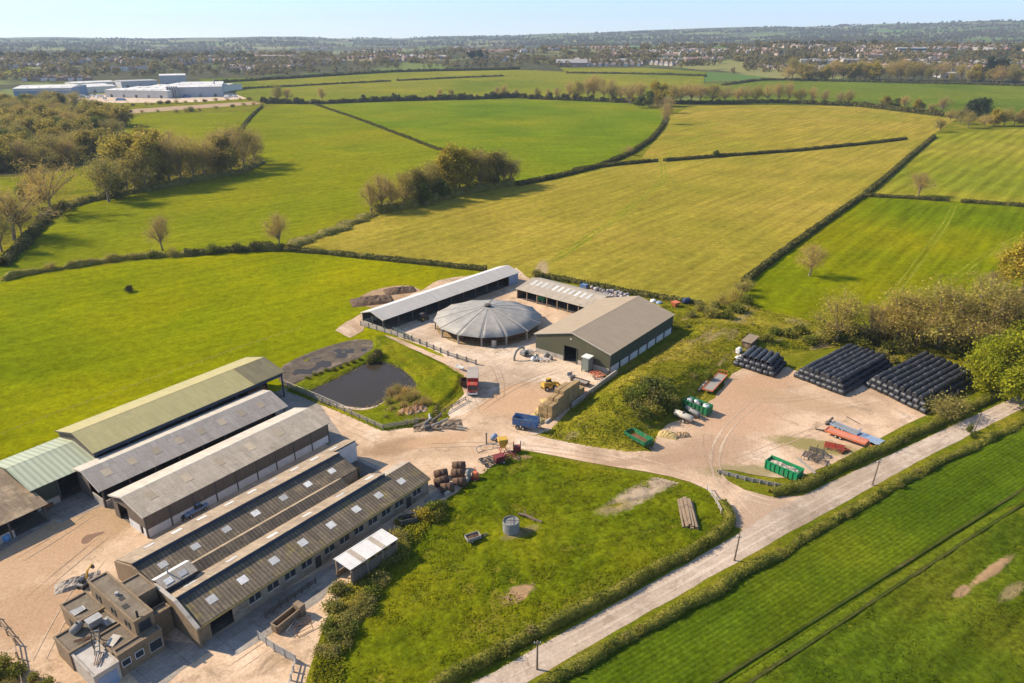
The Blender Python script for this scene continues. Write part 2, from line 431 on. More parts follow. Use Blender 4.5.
def gen_tree(seed, kind, h=10.0):
    """limbs grown outwards to a lobed crown, leaf clumps or twigs round their ends; unit tree of height 10"""
    g = np.random.default_rng(seed)
    bare = kind in ('bare', 'bud')
    rad = h * g.uniform(.38, .48)
    base = h * {'bare': .12, 'bud': .08, 'lime': .0, 'dark': .02}.get(kind, .05)
    mid = base + (h - base) * g.uniform(.42, .5); tr = []; cl = []
    lobes = g.normal(size=(7, 3)); lobes /= np.linalg.norm(lobes, axis=1)[:, None]; amp = g.uniform(.15, .62, 7)
    def shell(d):
        r = .62 + sum(a * max(0, float(d @ l)) ** 3 for a, l in zip(amp, lobes))
        hz = (h - mid) if d[2] > 0 else (mid - base)
        return np.array([d[0] * rad * r, d[1] * rad * r, d[2] * hz * min(1.0, .3 + .7 * r)]) + np.array([0, 0, mid])
    top = np.array([g.normal() * .2, g.normal() * .2, base + h * .14])
    tr.append(tube_q((0, 0, -.2), top, h * .028, h * .022, 7))
    nl = 11 if bare else 8
    for i in range(nl):
        az = 2 * PI * i / nl + g.uniform(-.4, .4); el = g.uniform(-.2, 1.4)
        e = shell(np.array([math.cos(az) * math.cos(el), math.sin(az) * math.cos(el), math.sin(el)])) ; e = top + (e - top) * .9
        m1 = top + (e - top) * .45 + np.array([0, 0, h * .04]) + g.normal(size=3) * h * .02
        tr.append(tube_q(top, m1, h * .017, h * .012, 5)); tr.append(tube_q(m1, e, h * .012, h * .005, 4))
        for j in range(6 if bare else 4):
            s0 = m1 + (e - m1) * g.uniform(-.2, 1); d = g.normal(size=3); d[2] = abs(d[2]) * .7
            d = d / np.linalg.norm(d) + (s0 - np.array([0, 0, base + h * .2])) / h * 1.2
            t_ = s0 + d * h * g.uniform(.08, .16)
            tr.append(tube_q(s0, t_, h * .007, h * .003, 3)); cl.append(t_); cl.append((s0 + t_) / 2)
        cl.append(e)
    for i in range(46 if not bare else 34):
        d = g.normal(size=3); d /= np.linalg.norm(d); q = g.uniform(.4, 1) ** .5
        cl.append(np.array([0, 0, mid]) + (shell(d) - np.array([0, 0, mid])) * q * .95)
    cl = np.array(cl)
    per = {'bare': 15, 'bud': 26, 'lime': 230, 'dark': 70}.get(kind, 80)
    sig = h * (.08 if bare else .062)
    P = (cl[:, None, :] + g.normal(size=(len(cl), per, 3)) * sig * g.uniform(.6, 1.3, (len(cl), 1, 1))).reshape(-1, 3)
    P = P[P[:, 2] > max(.1, base * .8)]
    if kind == 'bare': Vl, Fl = leaf_quads(P, h * .065, g, 3.0)
    elif kind == 'bud':
        k = g.random(len(P)) < .6
        Vl, Fl = cat_vf([leaf_quads(P[k], h * .055, g, 3.0), leaf_quads(P[~k], h * .014, g)])
    else: Vl, Fl = leaf_quads(P, h * (.0125 if kind == 'lime' else .019), g)
    Vt, Ft = cat_vf(tr)
    return Vt, Ft, Vl, Fl

def gen_bush(seed, kind):
    """a bush of unit height 2 and width about 2.6 with several lobes"""
    g = np.random.default_rng(seed); tr = []; cl = []
    for i in range(9):
        az = g.uniform(0, 2 * PI); q = g.uniform(.1, .85)
        e = np.array([math.cos(az) * q, math.sin(az) * q * .85, g.uniform(.7, 1.55) * (1.15 - .5 * q)])
        tr.append(tube_q((g.normal() * .1, g.normal() * .1, -.1), e, .04, .012, 4)); cl.append(e); cl.append(e * .6 + np.array([0, 0, .1]))
    cl = np.array(cl)
    per = 80
    P = (cl[:, None, :] + g.normal(size=(len(cl), per, 3)) * np.array([.3, .3, .24])).reshape(-1, 3)
    P = P[P[:, 2] > .02]
    if kind == 'twig':
        k = g.random(len(P)) < .6
        Vl, Fl = cat_vf([leaf_quads(P[k], .2, g, 3.0), leaf_quads(P[~k], .05, g)])
    else: Vl, Fl = leaf_quads(P, .085, g)
    Vt, Ft = cat_vf(tr)
    return Vt, Ft, Vl, Fl
# ------------------------------------------------------------------ light and air
SUN_EL, SUN_AZ = R(36), R(-76)          # azimuth from +Y towards +X
sd = Vector((math.sin(SUN_AZ) * math.cos(SUN_EL), math.cos(SUN_AZ) * math.cos(SUN_EL), math.sin(SUN_EL)))
sl = bpy.data.lights.new('sun', 'SUN'); sl.energy = 4.8; sl.angle = R(.6); sl.color = (1, .87, .67)
so = bpy.data.objects.new('sun', sl); C.objects.link(so); so.rotation_euler = (-sd).to_track_quat('-Z', 'Y').to_euler()
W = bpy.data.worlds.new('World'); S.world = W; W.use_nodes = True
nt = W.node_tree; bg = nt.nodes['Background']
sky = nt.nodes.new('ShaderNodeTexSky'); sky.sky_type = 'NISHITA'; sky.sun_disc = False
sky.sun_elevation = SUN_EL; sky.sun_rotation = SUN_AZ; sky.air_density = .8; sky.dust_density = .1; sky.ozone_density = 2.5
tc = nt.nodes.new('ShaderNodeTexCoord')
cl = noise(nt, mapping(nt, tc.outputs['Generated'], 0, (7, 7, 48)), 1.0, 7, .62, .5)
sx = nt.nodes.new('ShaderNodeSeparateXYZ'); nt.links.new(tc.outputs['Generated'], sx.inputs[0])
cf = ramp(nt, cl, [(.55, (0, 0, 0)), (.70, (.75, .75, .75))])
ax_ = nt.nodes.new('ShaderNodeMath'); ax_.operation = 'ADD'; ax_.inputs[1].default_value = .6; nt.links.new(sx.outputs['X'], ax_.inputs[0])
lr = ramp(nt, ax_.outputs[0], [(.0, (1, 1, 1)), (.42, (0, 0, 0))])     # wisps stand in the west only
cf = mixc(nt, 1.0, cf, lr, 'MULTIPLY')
hor = ramp(nt, sx.outputs['Z'], [(.0, (.60, .64, .74)), (.05, (.52, .60, .78)), (.22, (1.08, 1.03, .98)), (1, (1.18, 1.1, 1.03))])  # low sky dimmed; sky overhead raised and warmed to fill the shadows
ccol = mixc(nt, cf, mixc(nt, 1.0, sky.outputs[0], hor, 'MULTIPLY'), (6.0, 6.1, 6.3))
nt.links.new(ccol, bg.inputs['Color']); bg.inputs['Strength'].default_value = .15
vs_ = S.view_settings
S.display_settings.display_device = 'sRGB'
vs_.view_transform = 'Standard'; vs_.look = 'None'; vs_.gamma = 1; vs_.exposure = EXPO; vs_.use_curve_mapping = False
S.cycles.use_denoising = True; S.cycles.max_bounces = 5; S.cycles.diffuse_bounces = 2; S.cycles.volume_bounces = 0
S.cycles.transparent_max_bounces = 4; S.cycles.caustics_reflective = False; S.cycles.caustics_refractive = False

HX = 16200
hz = MB().box(-HX, HX, -HX, HX, -62, 520).build('haze', [])
hz['kind'] = 'stuff'
hm = bpy.data.materials.new('haze'); hm.use_nodes = True; n_ = hm.node_tree
for q in list(n_.nodes):
    if q.type == 'BSDF_PRINCIPLED': n_.nodes.remove(q)
pv = n_.nodes.new('ShaderNodeVolumePrincipled'); pv.inputs['Density'].default_value = HAZE
pv.inputs['Color'].default_value = (.66, .80, 1.0, 1); pv.inputs['Anisotropy'].default_value = .1
n_.links.new(pv.outputs[0], n_.nodes['Material Output'].inputs['Volume']); hz.data.materials.append(hm)
hm.cycles.homogeneous_volume = True if hasattr(hm, 'cycles') and hasattr(hm.cycles, 'homogeneous_volume') else False
# ------------------------------------------------------------------ ground colours
EARTH = (.40, .25, .13); DRY = (.30, .23, .10)
LM = fieldmat('left_meadow', (0.1248, 0.1533, 0.0014), (0.1765, 0.1804, 0.001575), (0.2368, 0.212, 0.0021), R(40), big=.008, mid=.03, streak=.3, tuft=.22, patches=[])
UM = fieldmat('upper_meadow', (0.1265, 0.1506, 0.00448), (0.1581, 0.1669, 0.00504), (0.1936, 0.1791, 0.007), R(40), big=.006, mid=.02, tuft=.12)
GF = fieldmat('green_pasture', (0.09386, 0.1406, 0.0048), (0.1234, 0.1588, 0.0056), (0.168, 0.1724, 0.008), R(10), big=.006, mid=.02, streak=.35, tuft=.1)
TF = fieldmat('tan_stubble', (0.204, 0.1757, 0.0208), (0.2397, 0.1928, 0.0256), (0.2856, 0.2137, 0.036), R(52), rows=.03, rs=3.2, big=.009, mid=.025, streak=.45, tuft=.15, patches=[(541, 272, 14, 2.4, 84, (.40, .29, .16), .5)])
TG = fieldmat('tan_ley', (0.204, 0.1805, 0.0195), (0.2397, 0.19, 0.024), (0.2805, 0.2042, 0.03375), R(52), rows=.03, rs=4, big=.010, mid=.03, streak=.6, tuft=.12)
RF = fieldmat('striped_ley', (0.1568, 0.1716, 0.012), (0.1947, 0.1848, 0.0156), (0.2375, 0.2024, 0.024), R(50), rows=.12, rs=9, big=.008, streak=.5, tuft=.12)
RM = fieldmat('right_meadow', (0.0989, 0.1318, 0.000945), (0.1333, 0.1478, 0.00126), (0.1806, 0.1677, 0.0021), R(52), rows=.03, rs=6, big=.010, mid=.03, streak=.6, tuft=.18)
FF = fieldmat('far_pasture', (0.1197, 0.1432, 0.0108), (0.1596, 0.1617, 0.01296), (0.1995, 0.1802, 0.01728), R(5), big=.004, mid=.012, bmp=0, tuft=0)
FD = fieldmat('far_crop', (0.07717, 0.1134, 0.00882), (0.09923, 0.1323, 0.01134), (0.1268, 0.1418, 0.0126), R(0), big=.004, mid=.012, bmp=0, tuft=0)
CROP = fieldmat('crop', (0.05319, 0.0852, 0.00413), (0.06938, 0.09977, 0.00472), (0.09829, 0.1177, 0.0059), R(33.5), rows=.15, rs=.75, big=.03, mid=.10, bmp=.4, streak=.4, tuft=.3)
LONG = fieldmat('long_grass', (.060, .092, .005), (.085, .110, .006), (.118, .130, .009), R(33.5), big=.05, mid=.12, bmp=.5, streak=.7, tuft=.35, pale=((.24, .19, .08), .09, .70), patches=[(992, 571, 6, .75, 33, EARTH, .5), (962, 592, 2.2, .7, 33, EARTH, .5), (1012, 592, 3, .7, 33, DRY, .8)])
PAD = fieldmat('paddock_grass', (0.08075, 0.107, 0.0032), (0.114, 0.1283, 0.0036), (0.1615, 0.1535, 0.0056), R(20), big=.045, mid=.13, bmp=.5, streak=.3, tuft=.38, pale=((.26, .21, .07), .11, .67),
    patches=[(517, 595, 3.2, 1.5, 38, EARTH, .35), (640, 494, 8.5, 2.1, 40, (.44, .33, .22), .5), (668, 480, 5, 2.0, 40, (.44, .33, .22), .5), (615, 508, 3, 1.2, 30, DRY, .9), (522, 458, 1.8, .8, 10, EARTH, .5), (520, 534, 2.6, .8, 30, DRY, .9)])
BANK = fieldmat('bank_grass', (0.1205, 0.128, 0.00756), (0.1843, 0.1664, 0.0126), (0.2693, 0.2112, 0.0294), R(50), big=.07, mid=.18, bmp=.6, tuft=.4, pale=((.27, .21, .08), .12, .56))
LUSH = fieldmat('lush_grass', (0.1045, 0.1269, 0.004), (0.1375, 0.1465, 0.005), (0.1925, 0.1709, 0.008), R(120), big=.09, mid=.18, bmp=.6, tuft=.38, pale=((.24, .2, .07), .15, .64))
VERGE = fieldmat('verge_grass', (0.1026, 0.121, 0.007), (0.1389, 0.1375, 0.0091), (0.2053, 0.1705, 0.021), R(33), big=.08, mid=.2, bmp=.4)
FLOOR = fieldmat('shaded_wood_floor', (.05, .06, .014), (.08, .075, .02), (.12, .10, .035), 0, big=.03, mid=.1)  # dark ground colour holds the shade under the trees
CONC = yardmat('yard_concrete', (.60, .43, .29), (.46, .315, .20), (.24, .165, .10), (.68, .54, .41), 0, R(54), .1, [(505, 400, 8, 6, 0, (.46, .29, .17), .8), (395, 447, 5, 2.5, 30, (.30, .19, .11), .8), (88, 528, 7, 5, 40, (.33, .22, .12), .8), (30, 560, 9, 5, 50, (.42, .27, .16), .9), (40, 610, 7, 5, 0, (.38, .24, .14), .8), (440, 440, 6, 2, 20, (.44, .28, .16), .7)])
PALEC = yardmat('pale_concrete', (.60, .47, .35), (.50, .375, .265), (.28, .20, .13), (.66, .55, .44), 5.5, R(54), .14)
HARD = yardmat('stone_hardcore', (.57, .405, .275), (.44, .30, .195), (.27, .185, .12), (.66, .53, .42), 0, R(20), .1, [(740, 410, 13, 6, 60, (.42, .265, .165), 1.0), (705, 452, 9, 4, 20, (.36, .235, .15), .9), (760, 385, 9, 4, 30, (.40, .25, .15), .8), (800, 402, 10, 3, -30, (.38, .25, .15), .8), (815, 446, 7, 2.2, -20, (.20, .17, .05), .7), (742, 472, 6, 2, 0, (.24, .19, .09), .7), (655, 460, 12, 1.2, 10, (.34, .22, .14), .7), (760, 512, 8, 3, 60, (.36, .25, .17), .9)])
DIRTY = yardmat('grey_concrete', (.33, .29, .25), (.25, .215, .18), (.15, .125, .10), (.44, .37, .30), 5.0, R(54), .2)
LANE = yardmat('lane', (.44, .345, .265), (.36, .275, .205), (.25, .19, .14), (.54, .45, .37), 0, R(33), .16)
MUD = mat('bare_earth', (.36, .23, .12), (.25, .16, .085), .35, (.42, .32, .22), .3, (.55, .68), .95, .4, 2, 'POS')
SLUR = mat('slurry', (.07, .052, .036), (.115, .085, .056), .4, (.20, .15, .10), .22, (.54, .66), .9, .3, 2, 'POS')

def far_land():
    m, nt, b = new_mat('far_land')
    b.inputs['Roughness'].default_value = .95; b.inputs['Specular IOR Level'].default_value = .05
    v = coords(nt, 'POS')
    vo = nt.nodes.new('ShaderNodeTexVoronoi'); vo.inputs['Scale'].default_value = 1
    nt.links.new(mapping(nt, v, .4, (1 / 420, 1 / 330, 0)), vo.inputs['Vector'])
    sp = nt.nodes.new('ShaderNodeSeparateColor'); nt.links.new(vo.outputs['Color'], sp.inputs[0])
    col = ramp(nt, sp.outputs[0], [(.0, (.10, .145, .03)), (.3, (.075, .13, .022)), (.5, (.15, .165, .04)), (.68, (.22, .19, .07)), (.8, (.12, .155, .03)), (1, (.19, .15, .08))])
    wd = ramp(nt, noise(nt, v, .0016, 7, .68, .4), [(.47, (0, 0, 0)), (.51, (1, 1, 1))])
    wcol = ramp(nt, noise(nt, v, .02, 4, .7), [(.35, (.035, .045, .014)), (.65, (.085, .07, .03))])
    col = mixc(nt, wd, col, wcol)
    nt.links.new(col, b.inputs['Base Color'])
    return m
FAR = far_land()
# the ground: one sheet out to the hills
rr = [0, 60, 150, 300, 600, 900, 1150] + list(np.linspace(1250, 4000, 46)) + list(np.geomspace(4100, 16000, 44))
NS = 900
V = [(0, 0, 0)]; F = []
angs = [2 * PI * i / NS for i in range(NS)]
for r in rr[1:]:
    V += [(r * math.sin(a), r * math.cos(a), terr(r * math.sin(a), r * math.cos(a)) - (0 if r < 1240 else .3)) for a in angs]
V = np.array(V); i = np.arange(NS); j = (i + 1) % NS
F = np.concatenate([np.stack([1 + k * NS + i, 1 + k * NS + j, 1 + (k + 1) * NS + j, 1 + (k + 1) * NS + i], 1)[:, ::-1] for k in range(len(rr) - 2)])
F3 = np.concatenate([F, np.stack([np.zeros(NS, int), 1 + i, 1 + j, 1 + j], 1)[:0]])
gm = np_mesh('ground', V, F3, FAR, smooth=True)
go = link('ground', gm); go['kind'] = 'structure'
core = MB().prism([(60.05 * math.sin(a), 60.05 * math.cos(a)) for a in angs[::10]], -1, -.002).build('ground_under_camera', FAR); core['kind'] = 'structure'

def far_field(name, pxs, m, dz=.5):
    """a field lying over the rise towards the town"""
    ys = [p[1] for p in pxs]; y = min(ys); rows = []
    while y <= max(ys) + 1e-6:
        xs = []
        for (x0, y0), (x1, y1) in zip(pxs, pxs[1:] + pxs[:1]):
            if y0 != y1 and min(y0, y1) - 1e-6 <= y <= max(y0, y1) + 1e-6: xs.append(x0 + (x1 - x0) * (y - y0) / (y1 - y0))
        if len(xs) > 1: rows.append([Gt(min(xs) + (max(xs) - min(xs)) * k / 24, y) + Vector((0, 0, dz)) for k in range(25)])
        y += .75
    V = np.array([tuple(p) for r_ in rows for p in r_]); n = len(rows)
    a = np.arange(25 * n).reshape(n, 25)
    F = np.stack([a[:-1, :-1].ravel(), a[1:, :-1].ravel(), a[1:, 1:].ravel(), a[:-1, 1:].ravel()], 1)
    o = link(name, np_mesh(name, V, F, m, smooth=True)); o['kind'] = 'structure'

far_field('pasture_field', [(214, 84), (400, 72.5), (520, 70), (585, 73), (500, 78), (380, 83), (225, 90)], FF)
far_field('pasture_field', [(225, 90), (380, 82), (500, 77), (560, 72.5), (704, 76), (704, 92), (640, 99), (512, 97), (380, 100), (258, 103)], FF, .55)
far_field('pasture_field', [(560, 68), (640, 68), (706, 72), (706, 76), (566, 73)], FF, .5)
far_field('pasture_field', [(700, 84), (760, 80), (830, 81), (1040, 85), (1250, 88), (1250, 128), (1024, 113), (960, 116), (860, 106), (700, 104)], FD, .6)
far_field('pasture_field', [(0, 67), (30, 66), (30, 72), (-30, 75), (-40, 70)], FF)
far_field('pasture_field', [(196, 79), (256, 78), (258, 86), (214, 86)], FD)
# near fields (flat land); each a sheet a few millimetres above the one below
sheet('rough_pasture_field', [(-700, 330), (-500, 120), (110, 100), (250, 98), (400, 99), (780, 100), (1200, 105), (1700, 200), (1700, 480), (1100, 300), (1500, 800), (400, 1500), (-900, 1400)], VERGE, .010)
sheet('shaded_wood_floor', [(-200, 110), (60, 100), (122, 119), (132, 140), (112, 152), (80, 168), (30, 176), (-200, 184)], FLOOR, .03)
sheet('meadow_field', [(118, 122), (150, 114), (252, 112), (238, 135), (200, 160), (140, 164), (100, 190), (60, 188), (112, 156), (132, 140)], UM, .034)
sheet('meadow_field', [(-120, 172), (0, 180), (34, 186), (46, 205), (24, 222), (-120, 262)], UM, .034)
sheet('meadow_field', [(-150, 330), (30, 246), (66, 212), (120, 193), (200, 176), (262, 160), (238, 136), (252, 113), (290, 104), (320, 105), (455, 156), (370, 214), (286, 246), (255, 249), (170, 255), (60, 268)], UM, .038)
sheet('pasture_field', [(318, 105), (380, 102), (512, 99), (640, 103.5), (664, 112), (662, 122), (655, 135), (634, 152), (600, 167), (520, 184), (455, 156)], GF, .042)
sheet('ley_field', [(640, 160), (659, 135), (668, 118), (690, 106), (780, 104), (860, 107), (957, 119), (930, 136), (860, 145), (800, 151)], TG, .046)
sheet('stubble_field', [(284, 248), (370, 214), (430, 196), (520, 184), (600, 167), (640, 160), (800, 150.5), (905, 139), (932, 136), (865, 194), (800, 240), (748, 280), (712, 306), (690, 303), (610, 290), (535, 277), (484, 270), (370, 258), (300, 250)], TF, .05)
sheet('ley_field', [(864, 194), (934, 135), (1024, 128), (1300, 122), (1300, 226), (1024, 205), (948, 201)], RF, .05)
sheet('meadow_field', [(744, 284), (866, 196), (950, 202), (1024, 206), (1300, 226), (1300, 330), (1024, 332), (880, 330), (720, 330)], RM, .054)
sheet('meadow_field', [(-400, 400), (-60, 298), (20, 279), (60, 271), (170, 257), (256, 251), (300, 251), (370, 259), (484, 271), (520, 290), (440, 380), (120, 560), (-500, 900)], LM, .058)
# the crop field in front, with real rows of taller growth
cropP = [G(*p) for p in [(470, 720), (534, 690), (768, 561), (872, 498), (1024, 418), (1170, 345), (1240, 440), (1050, 492), (985, 515), (768, 655), (700, 700), (640, 760)]]
ca, sa = math.cos(R(33.5)), math.sin(R(33.5))
relief('crop_field', cropP, CROP, .35, lambda X, Y, e: .12 + .2 * (fbm(X * .5, Y * .5) - .45), .07)
longP = [G(*p) for p in [(640, 760), (700, 704), (768, 659), (985, 519), (1050, 496), (1240, 443), (1400, 700), (1100, 1000), (700, 1000)]]
relief('long_grass_field', longP, LONG, .35, lambda X, Y, e: .10 + .55 * (fbm((X * ca + Y * sa) * .25, (-X * sa + Y * ca) * .7, 5) - .45), .07)
def wheel_track(a, b, w, m=MUD):
    a, b = G(*a), G(*b); d = (b - a).normalized(); n = Vector((-d.y, d.x, 0)); L = (b - a).length; k = int(L / 2)
    P = [a + d * (L * t / k) + n * (w + .14 * (vnoise(np.array([t * .4]), np.array([w * 9]))[0] - .5)) for t in range(k + 1)] + [a + d * (L * t / k) - n * (w - .1 * (vnoise(np.array([t * .5]), np.array([w * 5]))[0] - .5)) for t in range(k, -1, -1)]
    me = bpy.data.meshes.new('wheel_track'); me.from_pydata([tuple(p) for p in P], [], [tuple(range(len(P)))[::-1]]); me.materials.append(m)
    q = link('wheel_track', me, None, (0, 0, .31)); q['kind'] = 'structure'
TRK = fieldmat('tramline', (.035, .05, .008), (.05, .06, .010), (.07, .065, .02), R(33), big=.1, mid=.2)
wheel_track((640, 731), (1040, 479), .24, TRK); wheel_track((660, 742), (1060, 480), .26, TRK)
# paddock between the yard and the lane
padP = [G(*p) for p in [(300, 720), (330, 640), (352, 592), (400, 545), (425, 515), (447, 500), (480, 470), (520, 452), (600, 470), (656, 478), (706, 490), (724, 508), (730, 526), (640, 588), (560, 635), (436, 700)]]
relief('paddock_field', padP, PAD, .35, lambda X, Y, e: .75 * (fbm(X * .42, Y * .42, 5) - .42) + .5 * (fbm(X * .08, Y * .08) - .4) - .25 * np.exp(-((np.mod((-X * .3 + Y * .95) + 2, 9) - 4.5) / .35) ** 2) * (X > 8), .07, fade=3)
# yards and tracks
sheet('farmyard', [(-260, 690), (-60, 548), (70, 500), (148, 470), (300, 385), (345, 404), (383, 430), (440, 425), (470, 400), (440, 352), (384, 330), (360, 322), (440, 280), (517, 268), (530, 280), (610, 292), (660, 305), (600, 345), (610, 372), (572, 406), (552, 432), (526, 437), (518, 448), (484, 472), (447, 500), (420, 520), (360, 590), (320, 660), (290, 740), (-100, 900)], CONC, .080, sm=0, wob=.8)
sheet('pale_concrete_apron', [(384, 333), (440, 352), (468, 370), (469, 390), (446, 412), (452, 420), (480, 406), (500, 388), (530, 381), (600, 384), (604, 372), (536, 352), (520, 330), (420, 312)], PALEC, .086, sm=1)
sheet('hardcore_yard', [(655, 430), (704, 410), (722, 385), (745, 364), (770, 374), (786, 366), (795, 370), (845, 388), (872, 374), (884, 384), (930, 405), (930, 420), (905, 434), (880, 444), (836, 462), (800, 478), (770, 478), (720, 470), (690, 468), (648, 456)], HARD, .088, sm=1, wob=1.0)
sheet('track', [(500, 446), (526, 434), (560, 441), (610, 450), (660, 452), (720, 466), (716, 474), (742, 489), (800, 494), (812, 492), (830, 500), (800, 520), (760, 540), (735, 548), (734, 522), (722, 502), (700, 485), (660, 474), (600, 465), (540, 453)], HARD, .092, sm=1)
sheet('lane', [(420, 714), (512, 662), (623, 599.5), (734, 537), (772, 512), (806, 494.5), (915, 443.5), (1024, 393), (1250, 288), (1250, 300), (1024, 408), (925, 458), (826, 513), (768, 545), (648, 613), (527, 683), (450, 726)], LANE, .112, wob=.22)
sheet('concrete_apron', [(-60, 572), (0, 552), (62, 516), (46, 506), (60, 470), (-60, 480)], DIRTY, .100)
sheet('concrete_apron', [(40, 500), (94, 458), (112, 468), (118, 500), (58, 524)], DIRTY, .104)
sheet('concrete_apron', [(139, 683), (128, 672), (160, 640), (199, 645), (232, 626), (268, 600), (330, 566), (352, 556), (330, 590), (322, 600), (262, 640), (236, 656), (212, 650), (180, 672), (150, 700)], DIRTY, .104)
sheet('concrete_apron', [(284, 388), (262, 400), (290, 420), (328, 446), (345, 440), (318, 402)], DIRTY, .104)
sheet('concrete_apron', [(330, 470), (358, 458), (382, 468), (366, 486), (344, 492), (330, 486)], DIRTY, .104)
sheet('concrete_apron', [(424, 500), (434, 492), (460, 478), (452, 494), (440, 500), (424, 512)], DIRTY, .108)
sheet('bare_earth_patch', [(334, 331), (344, 323), (362, 314), (366, 326), (362, 332), (350, 338)], HARD, .11, wob=.8)
sheet('yard_stain', [(81, 541), (86, 535), (93, 534), (103, 531.5), (104, 533), (95, 538), (90, 543), (83, 545)], mat('yard_stain', (.20, .115, .07), (.16, .09, .055), .5, coord='POS'), .088, sm=1, wob=.3)
# mown verge strips along the lane
sheet('verge', [(420, 700), (560, 630), (734, 526), (742, 530), (734, 540), (620, 604), (512, 665), (430, 710)], VERGE, .100)
sheet('verge', [(470, 726), (527, 681), (648, 611), (768, 543), (826, 511), (925, 456), (1024, 406), (1250, 301), (1250, 312), (1024, 420), (920, 470), (768, 562), (534, 694)], VERGE, .100)
sheet('verge', [(720, 476), (742, 478), (790, 486), (850, 455), (905, 425), (1024, 372), (1250, 276), (1250, 290), (1024, 395), (915, 445), (806, 496), (770, 497), (744, 490)], VERGE, .101)
# rough banks
bankP = [G(*p) for p in [(538, 436), (552, 430), (575, 406), (618, 374), (676, 336), (690, 322), (740, 322), (800, 344), (790, 352), (758, 362), (738, 368), (716, 384), (700, 402), (676, 410), (662, 425), (650, 447), (632, 452), (590, 446)]]
def bank_h(X, Y, e):
    c = G(655, 395); d = np.hypot((X - c.x) / 16, (Y - c.y) / 14)
    return np.clip(e / 7, 0, 1) * (1.6 + 2.6 * np.exp(-d * d)) + 1.0 * (fbm(X * .3, Y * .3, 5) - .4)
relief('grass_bank', bankP, BANK, .45, bank_h, .1, fade=4)
scrubP = [G(*p) for p in [(614, 296), (690, 305), (740, 300), (760, 310), (860, 332), (1024, 335), (1300, 330), (1300, 270), (1024, 372), (960, 396), (900, 362), (850, 345), (790, 352), (740, 330), (690, 326), (676, 334), (640, 298)]]
relief('scrub_ground', scrubP, BANK, .7, lambda X, Y, e: .5 + .9 * (fbm(X * .2, Y * .2, 5) - .4), .1, fade=4)
pondbank = [G(*p) for p in [(287, 391), (300, 382), (330, 370.5), (356, 360), (371, 350), (372, 336), (386, 336), (404, 345), (440, 363), (463, 376), (461, 388), (452, 399), (440, 408), (434, 423), (383, 431), (340, 412)]]
pondP = [G(*p) for p in [(305, 393.5), (334, 381), (360, 367), (377, 361), (397, 367), (410, 377), (418, 388), (402, 394), (388, 398), (378, 407.5), (361, 411.5), (340, 408.5), (322, 402)]]
pp = smooth_poly([tuple(p[:2]) for p in pondP], 2); pc_ = sum((Vector(q) for q in pp), Vector((0, 0))) / len(pp)
def pond_h(X, Y, e):
    ins = in_poly(X, Y, pp); d = edge_dist(X, Y, pp)
    out = .25 + .35 * np.clip(d / 4, 0, 1) + .6 * (fbm(X * .35, Y * .35, 5) - .4)
    sl = np.clip(d / 1.2, 0, 1)
    return np.where(ins, -.5, out * sl + .06)
relief('pond_bank', pondbank, LUSH, .35, pond_h, .115, fade=1.5)
WAT, nt, b = new_mat('pond_water'); b.inputs['Base Color'].default_value = (.040, .030, .018, 1)
b.inputs['Roughness'].default_value = .15; b.inputs['Specular IOR Level'].default_value = .12
bump(nt, b, noise(nt, coords(nt, 'POS'), 1.2, 3), .05, .05)
po = MB().prism([(p.x, p.y) for p in [Vector(pc_ + (Vector(q) - pc_) * 1.06) for q in pp]], .05, .20).build('pond_water', WAT); po['kind'] = 'structure'
sheet('pond_margin', [(330, 404), (340, 408), (352, 410.5), (366, 412), (380, 408), (386, 402), (388, 399), (380, 405), (366, 409), (352, 408), (340, 405.5)], PALEC, .225, sm=1, wob=.25)
sheet('track', [(384, 335), (400, 340), (440, 357.5), (472, 370), (470, 381), (462, 374), (440, 362), (410, 349), (388, 340)], HARD, .30, sm=1, wob=.4)
slP = [(276, 370), (300, 357), (330, 346), (358, 339), (378, 342), (374, 352), (356, 361), (330, 371), (300, 383), (284, 388)]
relief('slurry_lagoon', smooth_poly([tuple(G(*p)[:2]) for p in slP], 2), SLUR, .35, lambda X, Y, e: .62 * (fbm(X * .28, Y * .28, 5) - .40) + .25 * np.clip(1 - e / 2.5, 0, 1), .10, fade=.6)
sheet('slurry_water', [(290, 372), (310, 360), (334, 350), (356, 344), (370, 345), (368, 352), (350, 359), (330, 367), (300, 380)], WAT, .125, sm=1)

def tussocks(name, P, m, n, size, h, g, ok=None, flat=.4):
    """rough grass growing in tufts: small upright blades in clumps"""
    P = [tuple(p[:2]) for p in P]; a = np.array(P); C_ = []
    while len(C_) < n:
        x = g.uniform(a[:, 0].min(), a[:, 0].max(), n * 3); y = g.uniform(a[:, 1].min(), a[:, 1].max(), n * 3)
        k = in_poly(x, y, P) & (edge_dist(x, y, P) > .5) & (fbm(x * .25, y * .25) + .5 * g.random(len(x)) > .52); C_ += list(zip(x[k], y[k]))
    C_ = np.array(C_[:n]); per = 7
    Q = np.repeat(C_, per, 0) + g.normal(size=(n * per, 2)) * size * .9
    Z = (ok(Q[:, 0], Q[:, 1]) if ok is not None else .15) + g.uniform(.0, h, n * per)
    V, F = leaf_quads(np.column_stack([Q, Z]), size * .34, g); V = V.reshape(-1, 4, 3); cc = V.mean(1, keepdims=True)
    V = (cc + (V - cc) * np.array([1, 1, flat])).reshape(-1, 3)       # blades lie over
    o = link(name, np_mesh(name, V, F, m)); o['kind'] = 'stuff'
DRYG = fieldmat('dry_grass', (.19, .14, .05), (.25, .19, .07), (.31, .24, .10), 0, big=.2, tuft=.4)
gt_ = np.random.default_rng(21)
tussocks('grass_tussocks', padP, PAD, 5200, .38, .12, gt_, None, .3)
tussocks('grass_tussocks', longP, LONG, 5200, .4, .14, gt_, None, .3)
